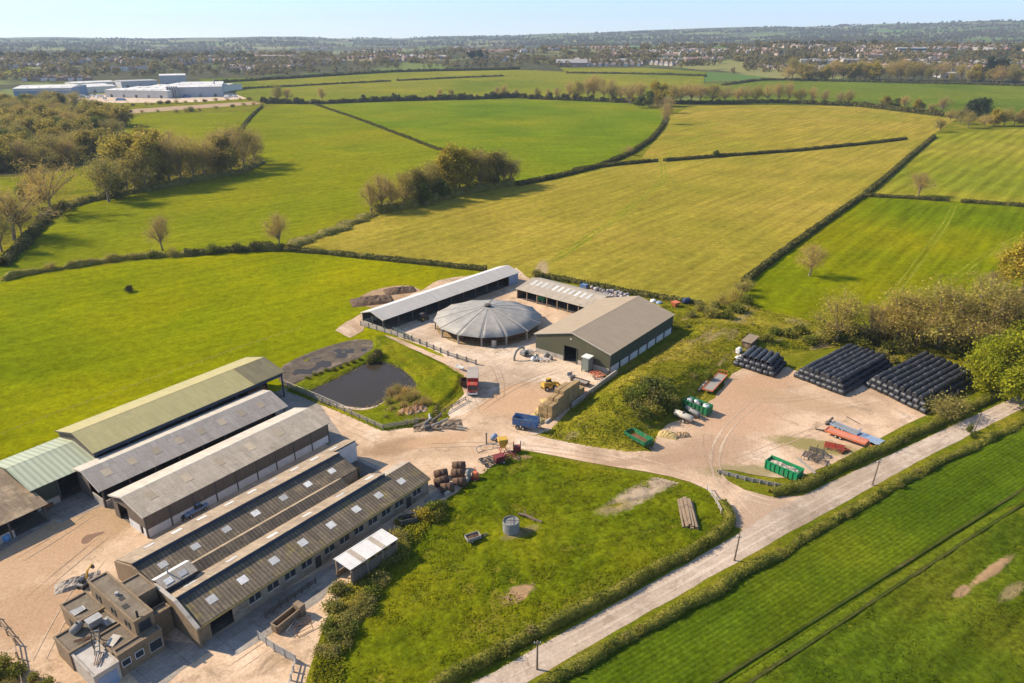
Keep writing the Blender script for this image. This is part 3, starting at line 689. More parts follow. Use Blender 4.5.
tussocks('bank_tussocks', bankP, BANK, 3600, .5, .3, gt_, lambda X, Y: .1 + bank_h(X, Y, edge_dist(X, Y, [tuple(p[:2]) for p in bankP])) * np.clip(edge_dist(X, Y, [tuple(p[:2]) for p in bankP]) / 4, 0, 1) ** 1.5)
tussocks('scrub_tussocks', scrubP, BANK, 6000, .6, .4, gt_, lambda X, Y: .45)
scrP = [G(*p) for p in [(386, 404), (396, 392), (416, 389), (434, 398), (440, 406), (434, 421), (400, 428), (380, 420)]]
tussocks('dry_tussocks', scrP, DRYG, 900, .5, .5, gt_, lambda X, Y: .35)
ringP = [Vector(pc_ + (Vector(q) - pc_) * 1.13) for q in pp]
tussocks('reeds', ringP, DRYG, 700, .3, .5, gt_, lambda X, Y: np.where(edge_dist(X, Y, pp) < 1.2, .2, -.8))
tussocks('pond_tussocks', pondbank, LUSH, 1500, .36, .2, gt_, lambda X, Y: np.where(in_poly(X, Y, pp), -.6, .35))
stripP = [G(*p) for p in [(300, 700), (318, 650), (334, 612), (352, 580), (385, 548), (412, 520), (440, 500), (450, 508), (420, 540), (390, 565), (366, 600), (350, 640), (340, 700)]]
relief('scrub_strip', stripP, BANK, .5, lambda X, Y, e: .35 + .5 * (fbm(X * .4, Y * .4, 5) - .4), .12, fade=1.5)
tussocks('scrub_tussocks', stripP, BANK, 1500, .45, .5, gt_, lambda X, Y: .4)
PT = fieldmat('tyre_worn_grass', (.155, .18, .012), (.18, .19, .016), (.20, .20, .022), R(50), big=.05, tuft=.2)
def tyre_lines(pts, gap, w, z, pm=None):
    P = [G(*p) for p in pts]; Q = []
    for a, b in zip(P, P[1:]):
        n = max(2, int((b - a).length / 4)); Q += [a + (b - a) * (k / n) for k in range(n)]
    for _ in range(12): Q = Q[:1] + [(a + b * 2 + c_) / 4 for a, b, c_ in zip(Q, Q[1:], Q[2:])] + Q[-1:]
    for s in (-1, 1):
        V = []
        for i, p in enumerate(Q):
            d = (Q[min(i + 1, len(Q) - 1)] - Q[max(i - 1, 0)]).normalized(); n = Vector((-d.y, d.x, 0)); ww = w * random.uniform(.35, 1.25) * min(1, .15 + i / 6, .15 + (len(Q) - 1 - i) / 6)
            V += [p + n * (s * gap + ww), p + n * (s * gap - ww)]
        me = bpy.data.meshes.new('tyre_track'); me.from_pydata([tuple(q) for q in V], [], [(2 * i, 2 * i + 1, 2 * i + 3, 2 * i + 2) for i in range(len(Q) - 1)]); me.materials.append(pm or PT)
        q = link('tyre_track', me, None, (0, 0, z)); q['kind'] = 'structure'
tyre_lines([(872, 322), (885, 305), (905, 280), (930, 246), (948, 220), (955, 203)], 1.1, .45, .058)
tyre_lines([(950, 282), (975, 262), (1000, 246), (1040, 228)], 1.1, .4, .0585)
tyre_lines([(812, 300), (810, 290), (806, 284)], 1.0, .4, .059)
tyre_lines([(540, 268), (570, 250), (620, 215), (665, 180), (662, 161)], 1.2, .5, .0545)
tyre_lines([(662, 160), (690, 140), (720, 120)], 1.2, .5, .0515)

LDUST = yardmat('lane_dust', (.50, .40, .31), (.43, .335, .255), (.30, .23, .17), (.56, .47, .385), 0, R(33))
RUT = yardmat('wheel_rut', (.45, .325, .22), (.38, .265, .175), (.27, .185, .12), (.52, .39, .28))
DUST = yardmat('wheel_dust', (.52, .39, .275), (.43, .31, .215), (.31, .215, .145), (.58, .46, .35))
for k_, (pts_, m_) in enumerate([
    ([(706, 486), (690, 470), (660, 462), (600, 454), (545, 443), (515, 436), (490, 420), (478, 404)], DUST), ([(700, 480), (660, 466), (600, 458), (530, 446), (490, 440), (440, 442), (400, 452)], RUT),
    ([(752, 520), (730, 498), (708, 478), (704, 458), (716, 436), (740, 412), (768, 396)], DUST), ([(764, 522), (730, 494), (704, 470), (698, 452), (712, 424)], RUT), ([(735, 462), (770, 448), (810, 430), (850, 420)], RUT),
    ([(800, 506), (776, 512), (752, 502), (728, 488), (700, 474)], DUST), ([(480, 410), (500, 390), (520, 378), (560, 372), (572, 366)], RUT), ([(476, 414), (470, 390), (462, 368), (440, 350), (420, 340)], DUST), ([(500, 400), (510, 382), (500, 362), (470, 352)], RUT),
    ([(400, 452), (370, 440), (330, 420), (300, 404)], RUT), ([(30, 600), (60, 570), (100, 540), (122, 524)], RUT), ([(20, 560), (50, 545), (84, 520), (100, 508)], DUST), ([(40, 660), (50, 620), (80, 575), (118, 548)], DUST), ([(235, 668), (260, 650), (276, 640)], RUT), ([(820, 410), (850, 402), (880, 404)], DUST), ([(745, 400), (780, 408), (815, 400), (830, 392)], RUT)]):
    tyre_lines(pts_, .85, .20 if m_ is RUT else .28, .118 + .0006 * k_, m_)
tyre_lines([(440, 704), (519, 672), (635, 606), (751, 541), (816, 504), (920, 451), (1024, 400), (1250, 294)], .85, .3, .119 + .012, LDUST)
# ------------------------------------------------------------------ building materials
R_OLIVE = roofmat('olive_roof', (0.405, 0.346, 0.155), (0.338, 0.288, 0.127), (0.27, 0.224, 0.103), patch=(.60, .72), var=0.3)
R_OLIVE2 = roofmat('old_olive_roof', (.21, .175, .09), (.16, .135, .075), (.25, .22, .11), patch=(.58, .7), var=0.6)
R_MINT = roofmat('mint_roof', (0.345, 0.37, 0.264), (0.287, 0.314, 0.22), rib=1.05, ribs=.16, panel=8, var=0.3)
R_BROWN = roofmat('mossy_brown_roof', (0.218, 0.149, 0.0893), (0.149, 0.105, 0.063), (0.299, 0.22, 0.137), patch=(.5, .62))
R_LILAC = roofmat('grey_sheet_roof', (.36, .315, .27), (.29, .25, .215), (.27, .22, .165), patch=(.58, .74), var=.6)
R_GREY = roofmat('weathered_grey_roof', (0.405, 0.339, 0.264), (0.331, 0.275, 0.21), (0.257, 0.205, 0.144), patch=(.55, .7), var=0.65)
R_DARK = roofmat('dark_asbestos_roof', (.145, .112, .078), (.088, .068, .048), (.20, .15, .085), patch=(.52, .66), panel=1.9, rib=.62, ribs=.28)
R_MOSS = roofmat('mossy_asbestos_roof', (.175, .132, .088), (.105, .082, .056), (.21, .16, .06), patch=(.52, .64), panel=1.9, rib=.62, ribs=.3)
R_STRIP = roofmat('sunlit_asbestos_roof', (0.345, 0.265, 0.18), (0.276, 0.205, 0.14), (0.207, 0.151, 0.1), patch=(.5, .66))  # paler far slopes: the sun on them put into the colour
R_WHITE = roofmat('white_sheet_roof', (.62, .59, .55), (.54, .51, .48), (.44, .42, .40), patch=(.62, .8), rough=.5, var=0.35)
R_CREAM = roofmat('cream_sheet_roof', (.50, .44, .36), (.42, .37, .30), (.33, .28, .22), patch=(.55, .72), var=.5)
R_PALEG = roofmat('pale_grey_roof', (.50, .45, .39), (.43, .39, .34), (.36, .325, .28), patch=(.6, .78), rough=.6, var=.3)
R_BARN = roofmat('fawn_roof', (0.351, 0.27, 0.179), (0.305, 0.234, 0.158), (0.273, 0.204, 0.131), patch=(.6, .8), rib=.25, ribs=.08, var=0.3)
R_RIB = mat('tent_rib', (.33, .31, .28), (.28, .26, .24), 1); R_TENT = mat('tent_fabric', (.30, .275, .24), (.24, .22, .195), .5, (.36, .33, .29), .3, (.5, .7), .6, st=(1, 1, 1))
LIGHT = mat('rooflight_sheet', (.58, .56, .53), (.44, .42, .39), 2, (.36, .33, .28), 1.2, (.56, .7), .4, tone=.3)
LIGHT2 = mat('yellowed_rooflight', (.40, .32, .22), (.33, .26, .18), 2, tone=.2)
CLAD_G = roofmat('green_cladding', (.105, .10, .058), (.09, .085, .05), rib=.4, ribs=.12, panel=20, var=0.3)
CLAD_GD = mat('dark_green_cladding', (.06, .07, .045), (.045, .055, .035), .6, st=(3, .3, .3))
CLAD_W = mat('timber_cladding', (.155, .12, .09), (.10, .078, .058), 1.2, (.20, .16, .12), .8, (.6, .7), st=(5, 5, .3))
CLAD_N = mat('navy_cladding', (.05, .06, .085), (.035, .042, .06), .6)
CONB = mat('concrete_wall', (.42, .37, .31), (.33, .285, .235), .8, (.22, .18, .14), .5, (.55, .68), .9, .1)
WHT = mat('white_wall', (.62, .60, .58), (.52, .5, .48), .8, (.38, .36, .33), .6, (.6, .75))
BRK = mat('old_brick', (.235, .165, .10), (.18, .125, .075), 1.3, (.13, .095, .06), .5, (.55, .68), .9, .15, 4)
REND = mat('stained_render', (.30, .24, .175), (.22, .175, .125), .7, (.13, .105, .075), .4, (.52, .66), .9, .1)
FELT = mat('felt_flat_roof', (.17, .135, .095), (.13, .10, .072), .7, (.22, .18, .13), .45, (.5, .66), .95, .15)
FELTP = mat('pale_flat_roof', (.45, .41, .37), (.36, .32, .28), .8, (.28, .2, .14), .6, (.55, .7), .8)
STEEL = mat('steel_post', (.10, .09, .08), (.07, .06, .05), 2, rough=.6)
GALV = mat('galvanised_steel', (.36, .35, .33), (.27, .26, .25), 2, (.2, .16, .12), 1, (.6, .7), .5, metal=.3)
DARK = mat('dark_interior', (.04, .034, .03), (.03, .026, .022), 1)
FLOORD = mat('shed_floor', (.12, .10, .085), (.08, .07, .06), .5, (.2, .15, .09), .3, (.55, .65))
STRAWF = mat('straw_floor', (.32, .22, .10), (.23, .15, .07), 1.5, (.14, .095, .05), .7, (.55, .65), .95, .3, 5)
GUT = mat('yellow_gutter', (.32, .24, .07), (.24, .18, .06), 2)
TRIM = mat('pale_trim', (.48, .43, .36), (.40, .35, .29), 1)
BLACK = mat('black_rubber', (.022, .021, .02), (.03, .027, .024), 3, (.12, .09, .06), 1.2, (.6, .72), .8)
GLASS, nt, b = new_mat('window_glass'); b.inputs['Base Color'].default_value = (.03, .035, .04, 1); b.inputs['Roughness'].default_value = .12
RED = mat('red_paint', (.40, .035, .022), (.30, .03, .02), 1.5, (.22, .12, .07), 1.0, (.5, .64), .65)
ORANGE = mat('orange_paint', (.58, .14, .05), (.45, .11, .045), 1.5, (.30, .17, .09), 1, (.5, .64), .65)
SALMON = mat('faded_red_deck', (.55, .20, .12), (.45, .16, .10), .8, (.36, .17, .11), .8, (.55, .7), .7)
BLUE = mat('blue_paint', (.055, .14, .31), (.045, .11, .24), 1.5, (.16, .14, .13), .9, (.5, .64), .6)
PBLUE = mat('pale_blue_sheet', (.22, .29, .40), (.18, .24, .34), 1.2, (.3, .32, .34), .8, (.55, .68), .5)
GREEN = mat('green_paint', (.015, .16, .06), (.012, .12, .045), 1.5, (.12, .11, .06), .9, (.52, .66), .65)
GREEN2 = mat('bright_green_paint', (.01, .24, .085), (.01, .19, .07), 1.2, (.10, .13, .07), .9, (.54, .68), .6)
YELL = mat('yellow_paint', (.55, .33, .03), (.44, .26, .03), 1.5, (.28, .17, .07), 1, (.5, .64), .65)
RUST = mat('rust', (.20, .075, .03), (.13, .05, .025), 2, (.27, .13, .06), 1.3, (.5, .65), .9)
RUSTB = mat('brown_rusty_steel', (.115, .062, .035), (.075, .042, .026), 1.5, (.16, .10, .06), 1, (.55, .66), .85)
TIMB = mat('old_timber', (.30, .215, .14), (.22, .155, .10), 2, (.13, .095, .065), 1, (.55, .68), .9, st=(.4, 6, 6))
TIMG = mat('grey_timber', (.30, .27, .23), (.22, .195, .165), 2, rough=.9, st=(.5, 5, 5))
LOG = mat('bark', (.17, .125, .085), (.11, .08, .055), 2.5, rough=.95, bmp=.3, bs=8)
STRAW = mat('straw_bale', (.34, .225, .105), (.25, .165, .075), 3, (.18, .115, .055), .8, (.55, .7), .95, .4, 9, st=(1, 1, 4), tone=.12)
STRAWP = mat('fresh_straw', (.48, .35, .15), (.37, .26, .10), 3, rough=.95, bmp=.4, bs=9)
WRAP = mat('black_bale_wrap', (.020, .020, .024), (.032, .032, .037), 3, (.10, .095, .09), 1.5, (.62, .76), .42, .5, 5, spec=.4, tone=.25)
WRAPW = mat('white_bale_wrap', (.66, .64, .60), (.55, .53, .50), 2, (.4, .37, .33), 1, (.6, .72), .45)
WHITE = mat('white_paint', (.70, .69, .66), (.60, .58, .55), 1.5, (.45, .41, .36), 1, (.6, .7), .5)
GREYM = mat('grey_machine_paint', (.24, .235, .22), (.17, .165, .155), 1.5, (.30, .28, .25), 1, (.6, .7), .6)
MAROON = mat('maroon_paint', (.20, .035, .035), (.15, .03, .03), 1.5, (.14, .07, .05), 1, (.58, .7), .6)
RUBB = mat('rubble', (.36, .30, .24), (.22, .18, .14), 3, (.50, .46, .42), 1.8, (.55, .66), .9, .4, 6)

def sheet_roof(name, p00, p10, p11, p01, m, parent, t=.09):
    """a roof slope; corners given eave, eave, ridge, ridge"""
    p = [Vector(q) for q in (p00, p10, p11, p01)]; n = (p[1] - p[0]).cross(p[3] - p[0]).normalized()
    if n.z < 0: n = -n
    lo = p; hi = [q + n * t for q in p]
    return MB().hexa(lo + hi).build(name, m, parent)

def shed(name, label, cat, o, th, L, Wd, e, r, roofs, group=None, rv=None, over=.35, overn=None, lights=None, near=(), far=(), left=(), right=(), gab=(None, None), posts=(), ridge_m=None, floor=None, barge=None, e2=None):
    """a long building: x along the ridge, y = 0 on the far eave and -Wd on the near eave.
    near/far/left/right: wall pieces (from, to, z0, z1, material, name)"""
    t = thing(name, label, cat, (o[0], o[1], 0), th, group)
    rv = Wd / 2 if rv is None else rv; e2 = e if e2 is None else e2
    s1 = (r - e2) / rv; s2 = (r - e) / (Wd - rv); on = over if overn is None else overn
    sheet_roof('roof_slope', (-over, over, e2 - s1 * over), (L + over, over, e2 - s1 * over), (L + over, -rv, r), (-over, -rv, r), roofs[0], t)
    sheet_roof('roof_slope', (-over, -Wd - on, e - s2 * on), (L + over, -Wd - on, e - s2 * on), (L + over, -rv, r), (-over, -rv, r), roofs[1], t)
    MB().hexa([(-over, -rv - .32, r + .07 - .32 * s2), (L + over, -rv - .32, r + .07 - .32 * s2), (L + over, -rv, r + .10), (-over, -rv, r + .10), (-over, -rv, r + .13), (L + over, -rv, r + .13), (L + over, -rv + .3, r + .10 - .3 * s1), (-over, -rv + .3, r + .10 - .3 * s1)]).build('ridge_cap', ridge_m or roofs[0], t)
    if barge:
        for x in (-over - .06, L + over + .06):
            m = MB(); m.bar((x, over, e2 - s1 * over), (x, -rv, r + .02), .08, .28); m.bar((x, -rv, r + .02), (x, -Wd - on, e - s2 * on), .08, .28); m.build('barge_board', barge, t)
    w = .16
    for side, segs in (('n', near), ('f', far), ('l', left), ('r', right)):
        for (a, b, z0, z1, m, nm) in segs:
            B = MB()
            if side == 'n': B.box(a, b, -Wd, -Wd + w, z0, z1)
            elif side == 'f': B.box(a, b, -w, 0, z0, z1)
            else:
                x0, x1 = (0, w) if side == 'l' else (L - w, L)
                B.box(x0, x1, -b, -a, z0, z1)
            B.build(nm, m, t)
    for g, x in zip(gab, (0, L - w)):
        if g:
            zc = g[1] if isinstance(g, tuple) else min(e, e2); gm_ = g[0] if isinstance(g, tuple) else g
            zc2 = zc
            MB().xprism([(0, zc), (0, e2), (-rv, r - .03), (-Wd, e), (-Wd, zc)], x, x + w).build('gable_wall', gm_, t)
    for side, xs, z, m in posts:
        for x in xs:
            B = MB()
            if side == 'n': B.box(x - .13, x + .13, -Wd - .05, -Wd + .21, 0, z)
            elif side == 'f': B.box(x - .13, x + .13, -.2, .06, 0, z)
            elif side == 'm': B.box(x - .13, x + .13, -Wd / 2 - .13, -Wd / 2 + .13, 0, z)
            else:
                xx = -.05 if side == 'l' else L - .2
                B.box(xx, xx + .26, -x - .13, -x + .13, 0, z)
            B.build('post', m, t)
    for slope, xs, q0, q1, wd, m in (lights or ()):
        for x in xs:
            if slope == 'n': f = lambda q: (-rv - (Wd - rv) * q, r + (e - r) * q)
            else: f = lambda q: (-rv + rv * q, r + (e2 - r) * q)
            (ya, za), (yb, zb) = f(q0), f(q1)
            MB().hexa([(x, ya, za + .10), (x + wd, ya, za + .10), (x + wd, yb, zb + .10), (x, yb, zb + .10), (x, ya, za + .135), (x + wd, ya, za + .135), (x + wd, yb, zb + .135), (x, yb, zb + .135)]).build('rooflight', m, t)
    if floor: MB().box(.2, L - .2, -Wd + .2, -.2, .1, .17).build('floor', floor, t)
    return t

def lin(a, b, n): return [a + (b - a) * i / (n - 1) for i in range(n)]
T1 = R(54.2)
# ---- three big sheds on the left
a_sh = shed('cattle_shed', 'tall olive green roofed shed beside the left meadow, open along its near side', 'shed', (-92.11, 128.93), R(54.7), 44.55, 14.22, 6.6, 8.5, (R_OLIVE, R_OLIVE),
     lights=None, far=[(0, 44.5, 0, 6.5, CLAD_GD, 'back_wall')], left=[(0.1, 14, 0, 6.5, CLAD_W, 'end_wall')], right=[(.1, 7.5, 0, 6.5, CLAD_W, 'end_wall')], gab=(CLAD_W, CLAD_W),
     near=[(0, 44.5, 5.6, 6.5, CLAD_N, 'eave_panel')], posts=[('n', lin(.4, 44.2, 8), 6.4, CLAD_N)], floor=FLOORD, barge=STEEL)
sheet_roof('old_roof_bay', (36.4, -14.6, 6.62), (44.93, -14.6, 6.62), (44.93, -7.3, 8.585), (36.4, -7.3, 8.585), R_OLIVE2, a_sh)
MB().box(38, 43, -9, -3, .17, 2.2).build('stored_feed', RUST, a_sh)
shed('cattle_shed', 'pale mint green roofed shed joining the olive shed and the brown one', 'shed', (-99.16, 118.97), R(54.7), 12.2, 15.0, 5.0, 6.35, (R_MINT, R_MINT), rv=6.6, over=.1, overn=.5,
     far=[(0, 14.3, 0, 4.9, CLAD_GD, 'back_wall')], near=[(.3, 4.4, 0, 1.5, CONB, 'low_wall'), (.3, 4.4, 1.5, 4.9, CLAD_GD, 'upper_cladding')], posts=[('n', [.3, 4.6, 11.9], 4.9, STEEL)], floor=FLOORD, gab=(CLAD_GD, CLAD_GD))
shed('lean_to_shed', 'mossy brown roofed open shed at the left edge of the farm', 'shed', (-95.9 - .578 * 24, 117.0 - .816 * 24), R(54.7), 24.2, 15.8, 3.6, 5.6, (R_BROWN, R_BROWN), rv=1.0, over=.3, e2=5.3,
     far=[(0, 24, 0, 5.2, CLAD_GD, 'back_wall')], right=[(0, 9, 0, 3.4, CLAD_GD, 'end_wall')], near=[(12, 18.5, 0, 1.6, CONB, 'low_wall')], posts=[('n', [.3, 6, 12, 18, 23.8], 3.5, STEEL)], floor=FLOORD)
shed('cattle_shed', 'middle grey roofed shed with yellowed rooflights, between the olive shed and the timber clad one', 'shed', (-82.47, 117.33), R(53.3), 40.8, 9.14, 3.95, 5.9, (R_CREAM, R_LILAC), rv=3.5, e2=5.15,
     lights=[('n', lin(2.2, 36, 8), .3, .62, 1.5, LIGHT2)], far=[(0, 40.8, 0, 3.9, CLAD_W, 'back_wall')], near=[(0, 40.8, 0, 1.3, CONB, 'low_wall'), ], left=[(.1, 4.6, 0, 3.95, CLAD_W, 'end_wall'), (5.2, 9.1, 0, 1.9, CONB, 'low_wall')],
     right=[(.1, 5, 0, 3.95, CLAD_W, 'end_wall')], gab=(CLAD_W, CLAD_W), posts=[('n', lin(.3, 40.5, 9), 3.9, STEEL)], floor=FLOORD, barge=TRIM)
shed('cattle_shed', 'grey roofed shed with dark timber cladding over pale concrete panels, nearest the long dairy building', 'shed', (-71.83, 109.52), R(54.0), 40.3, 10.97, 4.62, 6.0, (R_CREAM, R_GREY), rv=4.6,
     lights=[('n', lin(2.8, 30, 5), .25, .6, 1.5, LIGHT2)], far=[(0, 40.2, 0, 4.5, CLAD_W, 'back_wall')],
     near=[(k * 4.48 + .13, (k + 1) * 4.48 - .13, 0, 1.75, WHT, 'concrete_panel') for k in range(9)] + [(.1, 40.2, 1.75, 4.5, CLAD_W, 'timber_cladding')],
     left=[(.1, 1.6, 0, 4.5, CLAD_W, 'end_wall'), (5, 8.6, 0, 1.8, WHT, 'concrete_panel'), (9.6, 10.9, 0, 1.8, WHT, 'concrete_panel'), (1.6, 5, 3.6, 4.5, CLAD_W, 'door_head'), (5, 10.9, 1.8, 4.5, CLAD_W, 'end_wall')],
     right=[(.1, 10.9, 1.8, 4.5, CLAD_W, 'end_wall'), (.1, 10.9, 0, 1.8, WHT, 'concrete_panel')], gab=(CLAD_W, CLAD_W), posts=[('n', lin(0, 40.3, 10), 4.5, STEEL)], floor=FLOORD, barge=TRIM)
# ---- the long asbestos roofed dairy building: three ridges side by side and two parapet gables
HO, HT = (-50.91, 83.74), R(52.7)
d_ = thing('dairy_building', 'long old dairy range with three dark asbestos ridges, rooflights and brick parapet gables', 'building', (HO[0], HO[1], 0), HT)
def dq(name, u0, u1, v0, z0, v1, z1, m, t=.09): return sheet_roof(name, (u0, -v0, z0), (u1, -v0, z0), (u1, -v1, z1), (u0, -v1, z1), m, d_, t)
def dlight(us, va, za, vb, zb, wd, m=LIGHT):
    for u in us:
        u += random.uniform(-.25, .25); MB().hexa([(u, -va, za + .1), (u + wd, -va, za + .1), (u + wd, -vb, zb + .1), (u, -vb, zb + .1), (u, -va, za + .14), (u + wd, -va, za + .14), (u + wd, -vb, zb + .14), (u, -vb, zb + .14)]).build('rooflight', m, d_)
# first ridge
dq('roof_slope', .2, 47.2, -15.3, 3.5, -11.6, 4.86, R_STRIP); dq('roof_slope', .2, 41.1, -11.58, 4.87, -9.4, 5.67, R_STRIP); dq('roof_slope', .2, 41.1, -4.7, 3.7, -9.38, 4.95, R_DARK); MB().box(.2, 41.0, 9.38, 9.5, 4.9, 5.62).build('roof_upstand', CLAD_N, d_)  # upstand coloured dark for the shade on its near face
dlight(lin(4, 42, 9), -14.0, 3.98, -13.1, 4.31, 1.7); dlight(lin(3.0, 36.5, 7), -7.7, 4.5, -6.5, 4.18, 1.35)
# second ridge
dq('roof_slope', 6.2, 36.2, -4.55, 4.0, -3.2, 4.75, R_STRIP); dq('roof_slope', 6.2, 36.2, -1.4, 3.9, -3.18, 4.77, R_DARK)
# third ridge
dq('roof_slope', .2, 41.2, -1.3, 3.9, 3.0, 5.72, R_STRIP); dq('roof_slope', .2, 47.5, 8.45, 3.5, 3.05, 5.0, R_MOSS); MB().box(.2, 41.1, -3.12, -3.0, 4.95, 5.68).build('roof_upstand', CLAD_N, d_); dq('roof_slope', 41.25, 47.5, .9, 4.3, 3.04, 5.01, R_GREY)  # this upstand too carries its shade in the dark colour
dlight(lin(2.6, 38.5, 6), .4, 4.62, 1.3, 5.0, 1.8); dlight(lin(3.2, 42, 8), 5.1, 4.43, 6.4, 4.07, 1.4)
MB().box(.2, 47.4, -8.62, -8.46, 3.28, 3.5).build('gutter', GUT, d_)
# walls
MB().xprism([(15.2, 0), (15.2, 3.5), (11.6, 4.75), (9.5, 5.5), (8.0, 5.5), (4.6, 4.4), (4.6, 0)], -.15, .17).build('parapet_gable', BRK, d_)
MB().xprism([(4.55, 0), (4.55, 4.4), (2.0, 5.6), (-1.5, 5.6), (-3.4, 5.55), (-8.6, 3.65), (-8.6, 0)], -.17, .15).build('parapet_gable', BRK, d_)
MB().xprism([(4.6, 4.4), (4.6, 4.6), (2.0, 5.75), (-3.4, 5.75), (-8.75, 3.8), (-8.75, 3.55), (-3.4, 5.56), (2.0, 5.61)], -.28, .28).build('parapet_coping', CONB, d_)
MB().box(.17, 41.1, 15.05, 15.2, 0, 3.45).build('back_wall', REND, d_)
MB().xprism([(15.2, 0), (15.2, 3.45), (11.75, 4.55), (11.75, 0)], 46.9, 47.1).build('white_end_wall', WHT, d_)
MB().box(41.1, 46.9, 11.75, 11.9, 0, 4.5).build('white_end_wall', WHT, d_)
MB().box(41.1, 46.9, 15.05, 15.2, 0, 3.45).build('back_wall', REND, d_)
MB().xprism([(11.6, 0), (11.6, 4.6), (9.5, 4.85), (4.8, 3.6), (4.8, 0)], 40.7, 40.85).build('end_wall', REND, d_)
MB().xprism([(4.5, 0), (4.5, 3.9), (3.2, 4.7), (1.4, 3.85), (1.4, 0)], 35.9, 36.05).build('end_wall', REND, d_)
MB().box(.2, 41, 4.6, 4.75, 0, 3.6).build('valley_wall', REND, d_); MB().box(.2, 41, 1.2, 1.35, 0, 3.85).build('valley_wall', REND, d_)
MB().xprism([(-1.2, 0), (-1.2, 4.3), (-3.1, 4.9), (-8.1, 3.5), (-8.1, 0)], 47.0, 47.2).build('end_wall', BRK, d_)
MB().box(41.1, 47.0, -1.35, -1.2, 0, 4.4).build('inner_wall', BRK, d_)
# near wall with a cart door, then windows between piers
segs = [(.15, 2.0), (5.6, 8.2)]
MB().box(.15, 2.0, -8.1, -7.9, 0, 3.5).build('wall', BRK, d_); MB().box(2.0, 5.6, -8.1, -7.9, 3.0, 3.5).build('door_head', BRK, d_)
wins = [8.4, 11.6, 14.8, 18.0, 22.6, 25.8, 29.0, 32.2, 35.4, 38.6, 43.2]
wx = 5.6; wall = MB()
for u in wins:
    wall.box(wx, u, -8.1, -7.9, 0, 3.3); wall.box(u, u + 2.0, -8.1, -7.9, 0, 1.5); wall.box(u, u + 2.0, -8.1, -7.9, 2.7, 3.3); wx = u + 2.0
wall.box(wx, 47.0, -8.1, -7.9, 0, 3.3); wall.build('wall', REND, d_)
MB().box(5.6, 47, -8.1, -7.9, 3.3, 3.52).build('wall_head', REND, d_)
for u in wins:
    wn = MB().box(u, u + 2, -7.95, -7.9, 1.5, 2.7).build('window', GLASS, d_)
    f = MB(); f.box(u - .06, u + 2.06, -8.2, -8.1, 1.38, 1.5); f.box(u + .96, u + 1.04, -8.05, -7.97, 1.5, 2.7); f.build('window_frame', TRIM, wn)
for u in (20.6, 41.4): MB().box(u, u + 1.1, -8.16, -8.1, 0, 2.2).build('door', DARK, d_)
MB().box(.2, 46.8, -7.8, 15, .1, .16).build('floor', FLOORD, d_)
# small raised tank room between the ridges
cu = MB().box(.4, 5.4, .6, 3.4, 3.2, 5.3).build('raised_tank_room', CLAD_N, d_)
sheet_roof('tank_room_roof', (.2, .4, 5.3), (5.7, .4, 5.3), (5.7, 2.4, 6.1), (.2, 2.4, 6.1), R_GREY, cu); sheet_roof('tank_room_roof', (.2, 3.6, 5.6), (5.7, 3.6, 5.6), (5.7, 2.42, 6.12), (.2, 2.42, 6.12), R_WHITE, cu)
for u in (1.0, 3.2): MB().hexa([(u, .8, 5.6), (u + 1.2, .8, 5.6), (u + 1.2, 1.7, 5.96), (u, 1.7, 5.96), (u, .8, 5.64), (u + 1.2, .8, 5.64), (u + 1.2, 1.7, 6.0), (u, 1.7, 6.0)]).build('rooflight', LIGHT, cu)
MB().tube((2.2, 2.4, 6.0), (2.2, 2.4, 7.2), .12).build('flue', GALV, cu)
# ---- flat roofed brick milking block at the end of the range
f_ = thing('milking_parlour_block', 'old brick flat roofed block of stepped boxes at the near end of the dairy range', 'building', (HO[0], HO[1], 0), HT)
def block(nm, u0, u1, v0, v1, z0, z1, wm, rm, par=.25):
    b_ = MB().box(u0, u1, -v1, -v0, z0, z1 - .05).build(nm, wm, f_)
    MB().box(u0 + .2, u1 - .2, -v1 + .2, -v0 - .2, z1 - .05, z1 + .02).build('flat_roof', rm, b_)
    p = MB(); p.box(u0 - .08, u1 + .08, -v1 - .08, -v1 + .2, z1 - .05, z1 + par); p.box(u0 - .08, u1 + .08, -v0 - .2, -v0 + .08, z1 - .05, z1 + par)
    p.box(u0 - .08, u0 + .2, -v1 + .2, -v0 - .2, z1 - .05, z1 + par); p.box(u1 - .2, u1 + .08, -v1 + .2, -v0 - .2, z1 - .05, z1 + par); p.build('parapet', wm, b_)
    return b_
def fwin(par, p, w, h, axis, fm=WHITE):
    u, v, z = p
    if axis == 'v': wn = MB().box(u, u + w, -v - .02, -v + .05, z, z + h).build('window', GLASS, par)
    else: wn = MB().box(u - .02, u + .05, -v - w, -v, z, z + h).build('window', GLASS, par)
    f = MB()
    if axis == 'v':
        f.box(u - .06, u + w + .06, -v - .1, -v - .021, z - .06, z); f.box(u - .06, u + w + .06, -v - .1, -v - .021, z + h, z + h + .06); f.box(u - .06, u, -v - .1, -v - .021, z, z + h); f.box(u + w, u + w + .06, -v - .1, -v - .021, z, z + h)
    else:
        f.box(u - .1, u - .021, -v - w - .1, -v + .1, z - .1, z); f.box(u - .1, u - .021, -v - w - .1, -v + .1, z + h, z + h + .1); f.box(u - .1, u - .021, -v, -v + .1, z, z + h); f.box(u - .1, u - .021, -v - w - .1, -v - w, z, z + h)
    f.build('window_frame', fm, wn)
ub = block('upper_storey', -5.9, -3.2, -10.0, 3.3, 0, 6.0, BRK, FELT); block('upper_storey', -3.15, -.35, -6.0, -1.2, 0, 5.9, BRK, FELT)
l1 = block('back_room', -9.6, -5.95, -11.8, -6.2, 0, 3.3, BRK, FELT); l2 = block('front_room', -9.3, -3.2, 3.35, 4.7, 0, 3.6, BRK, FELT)
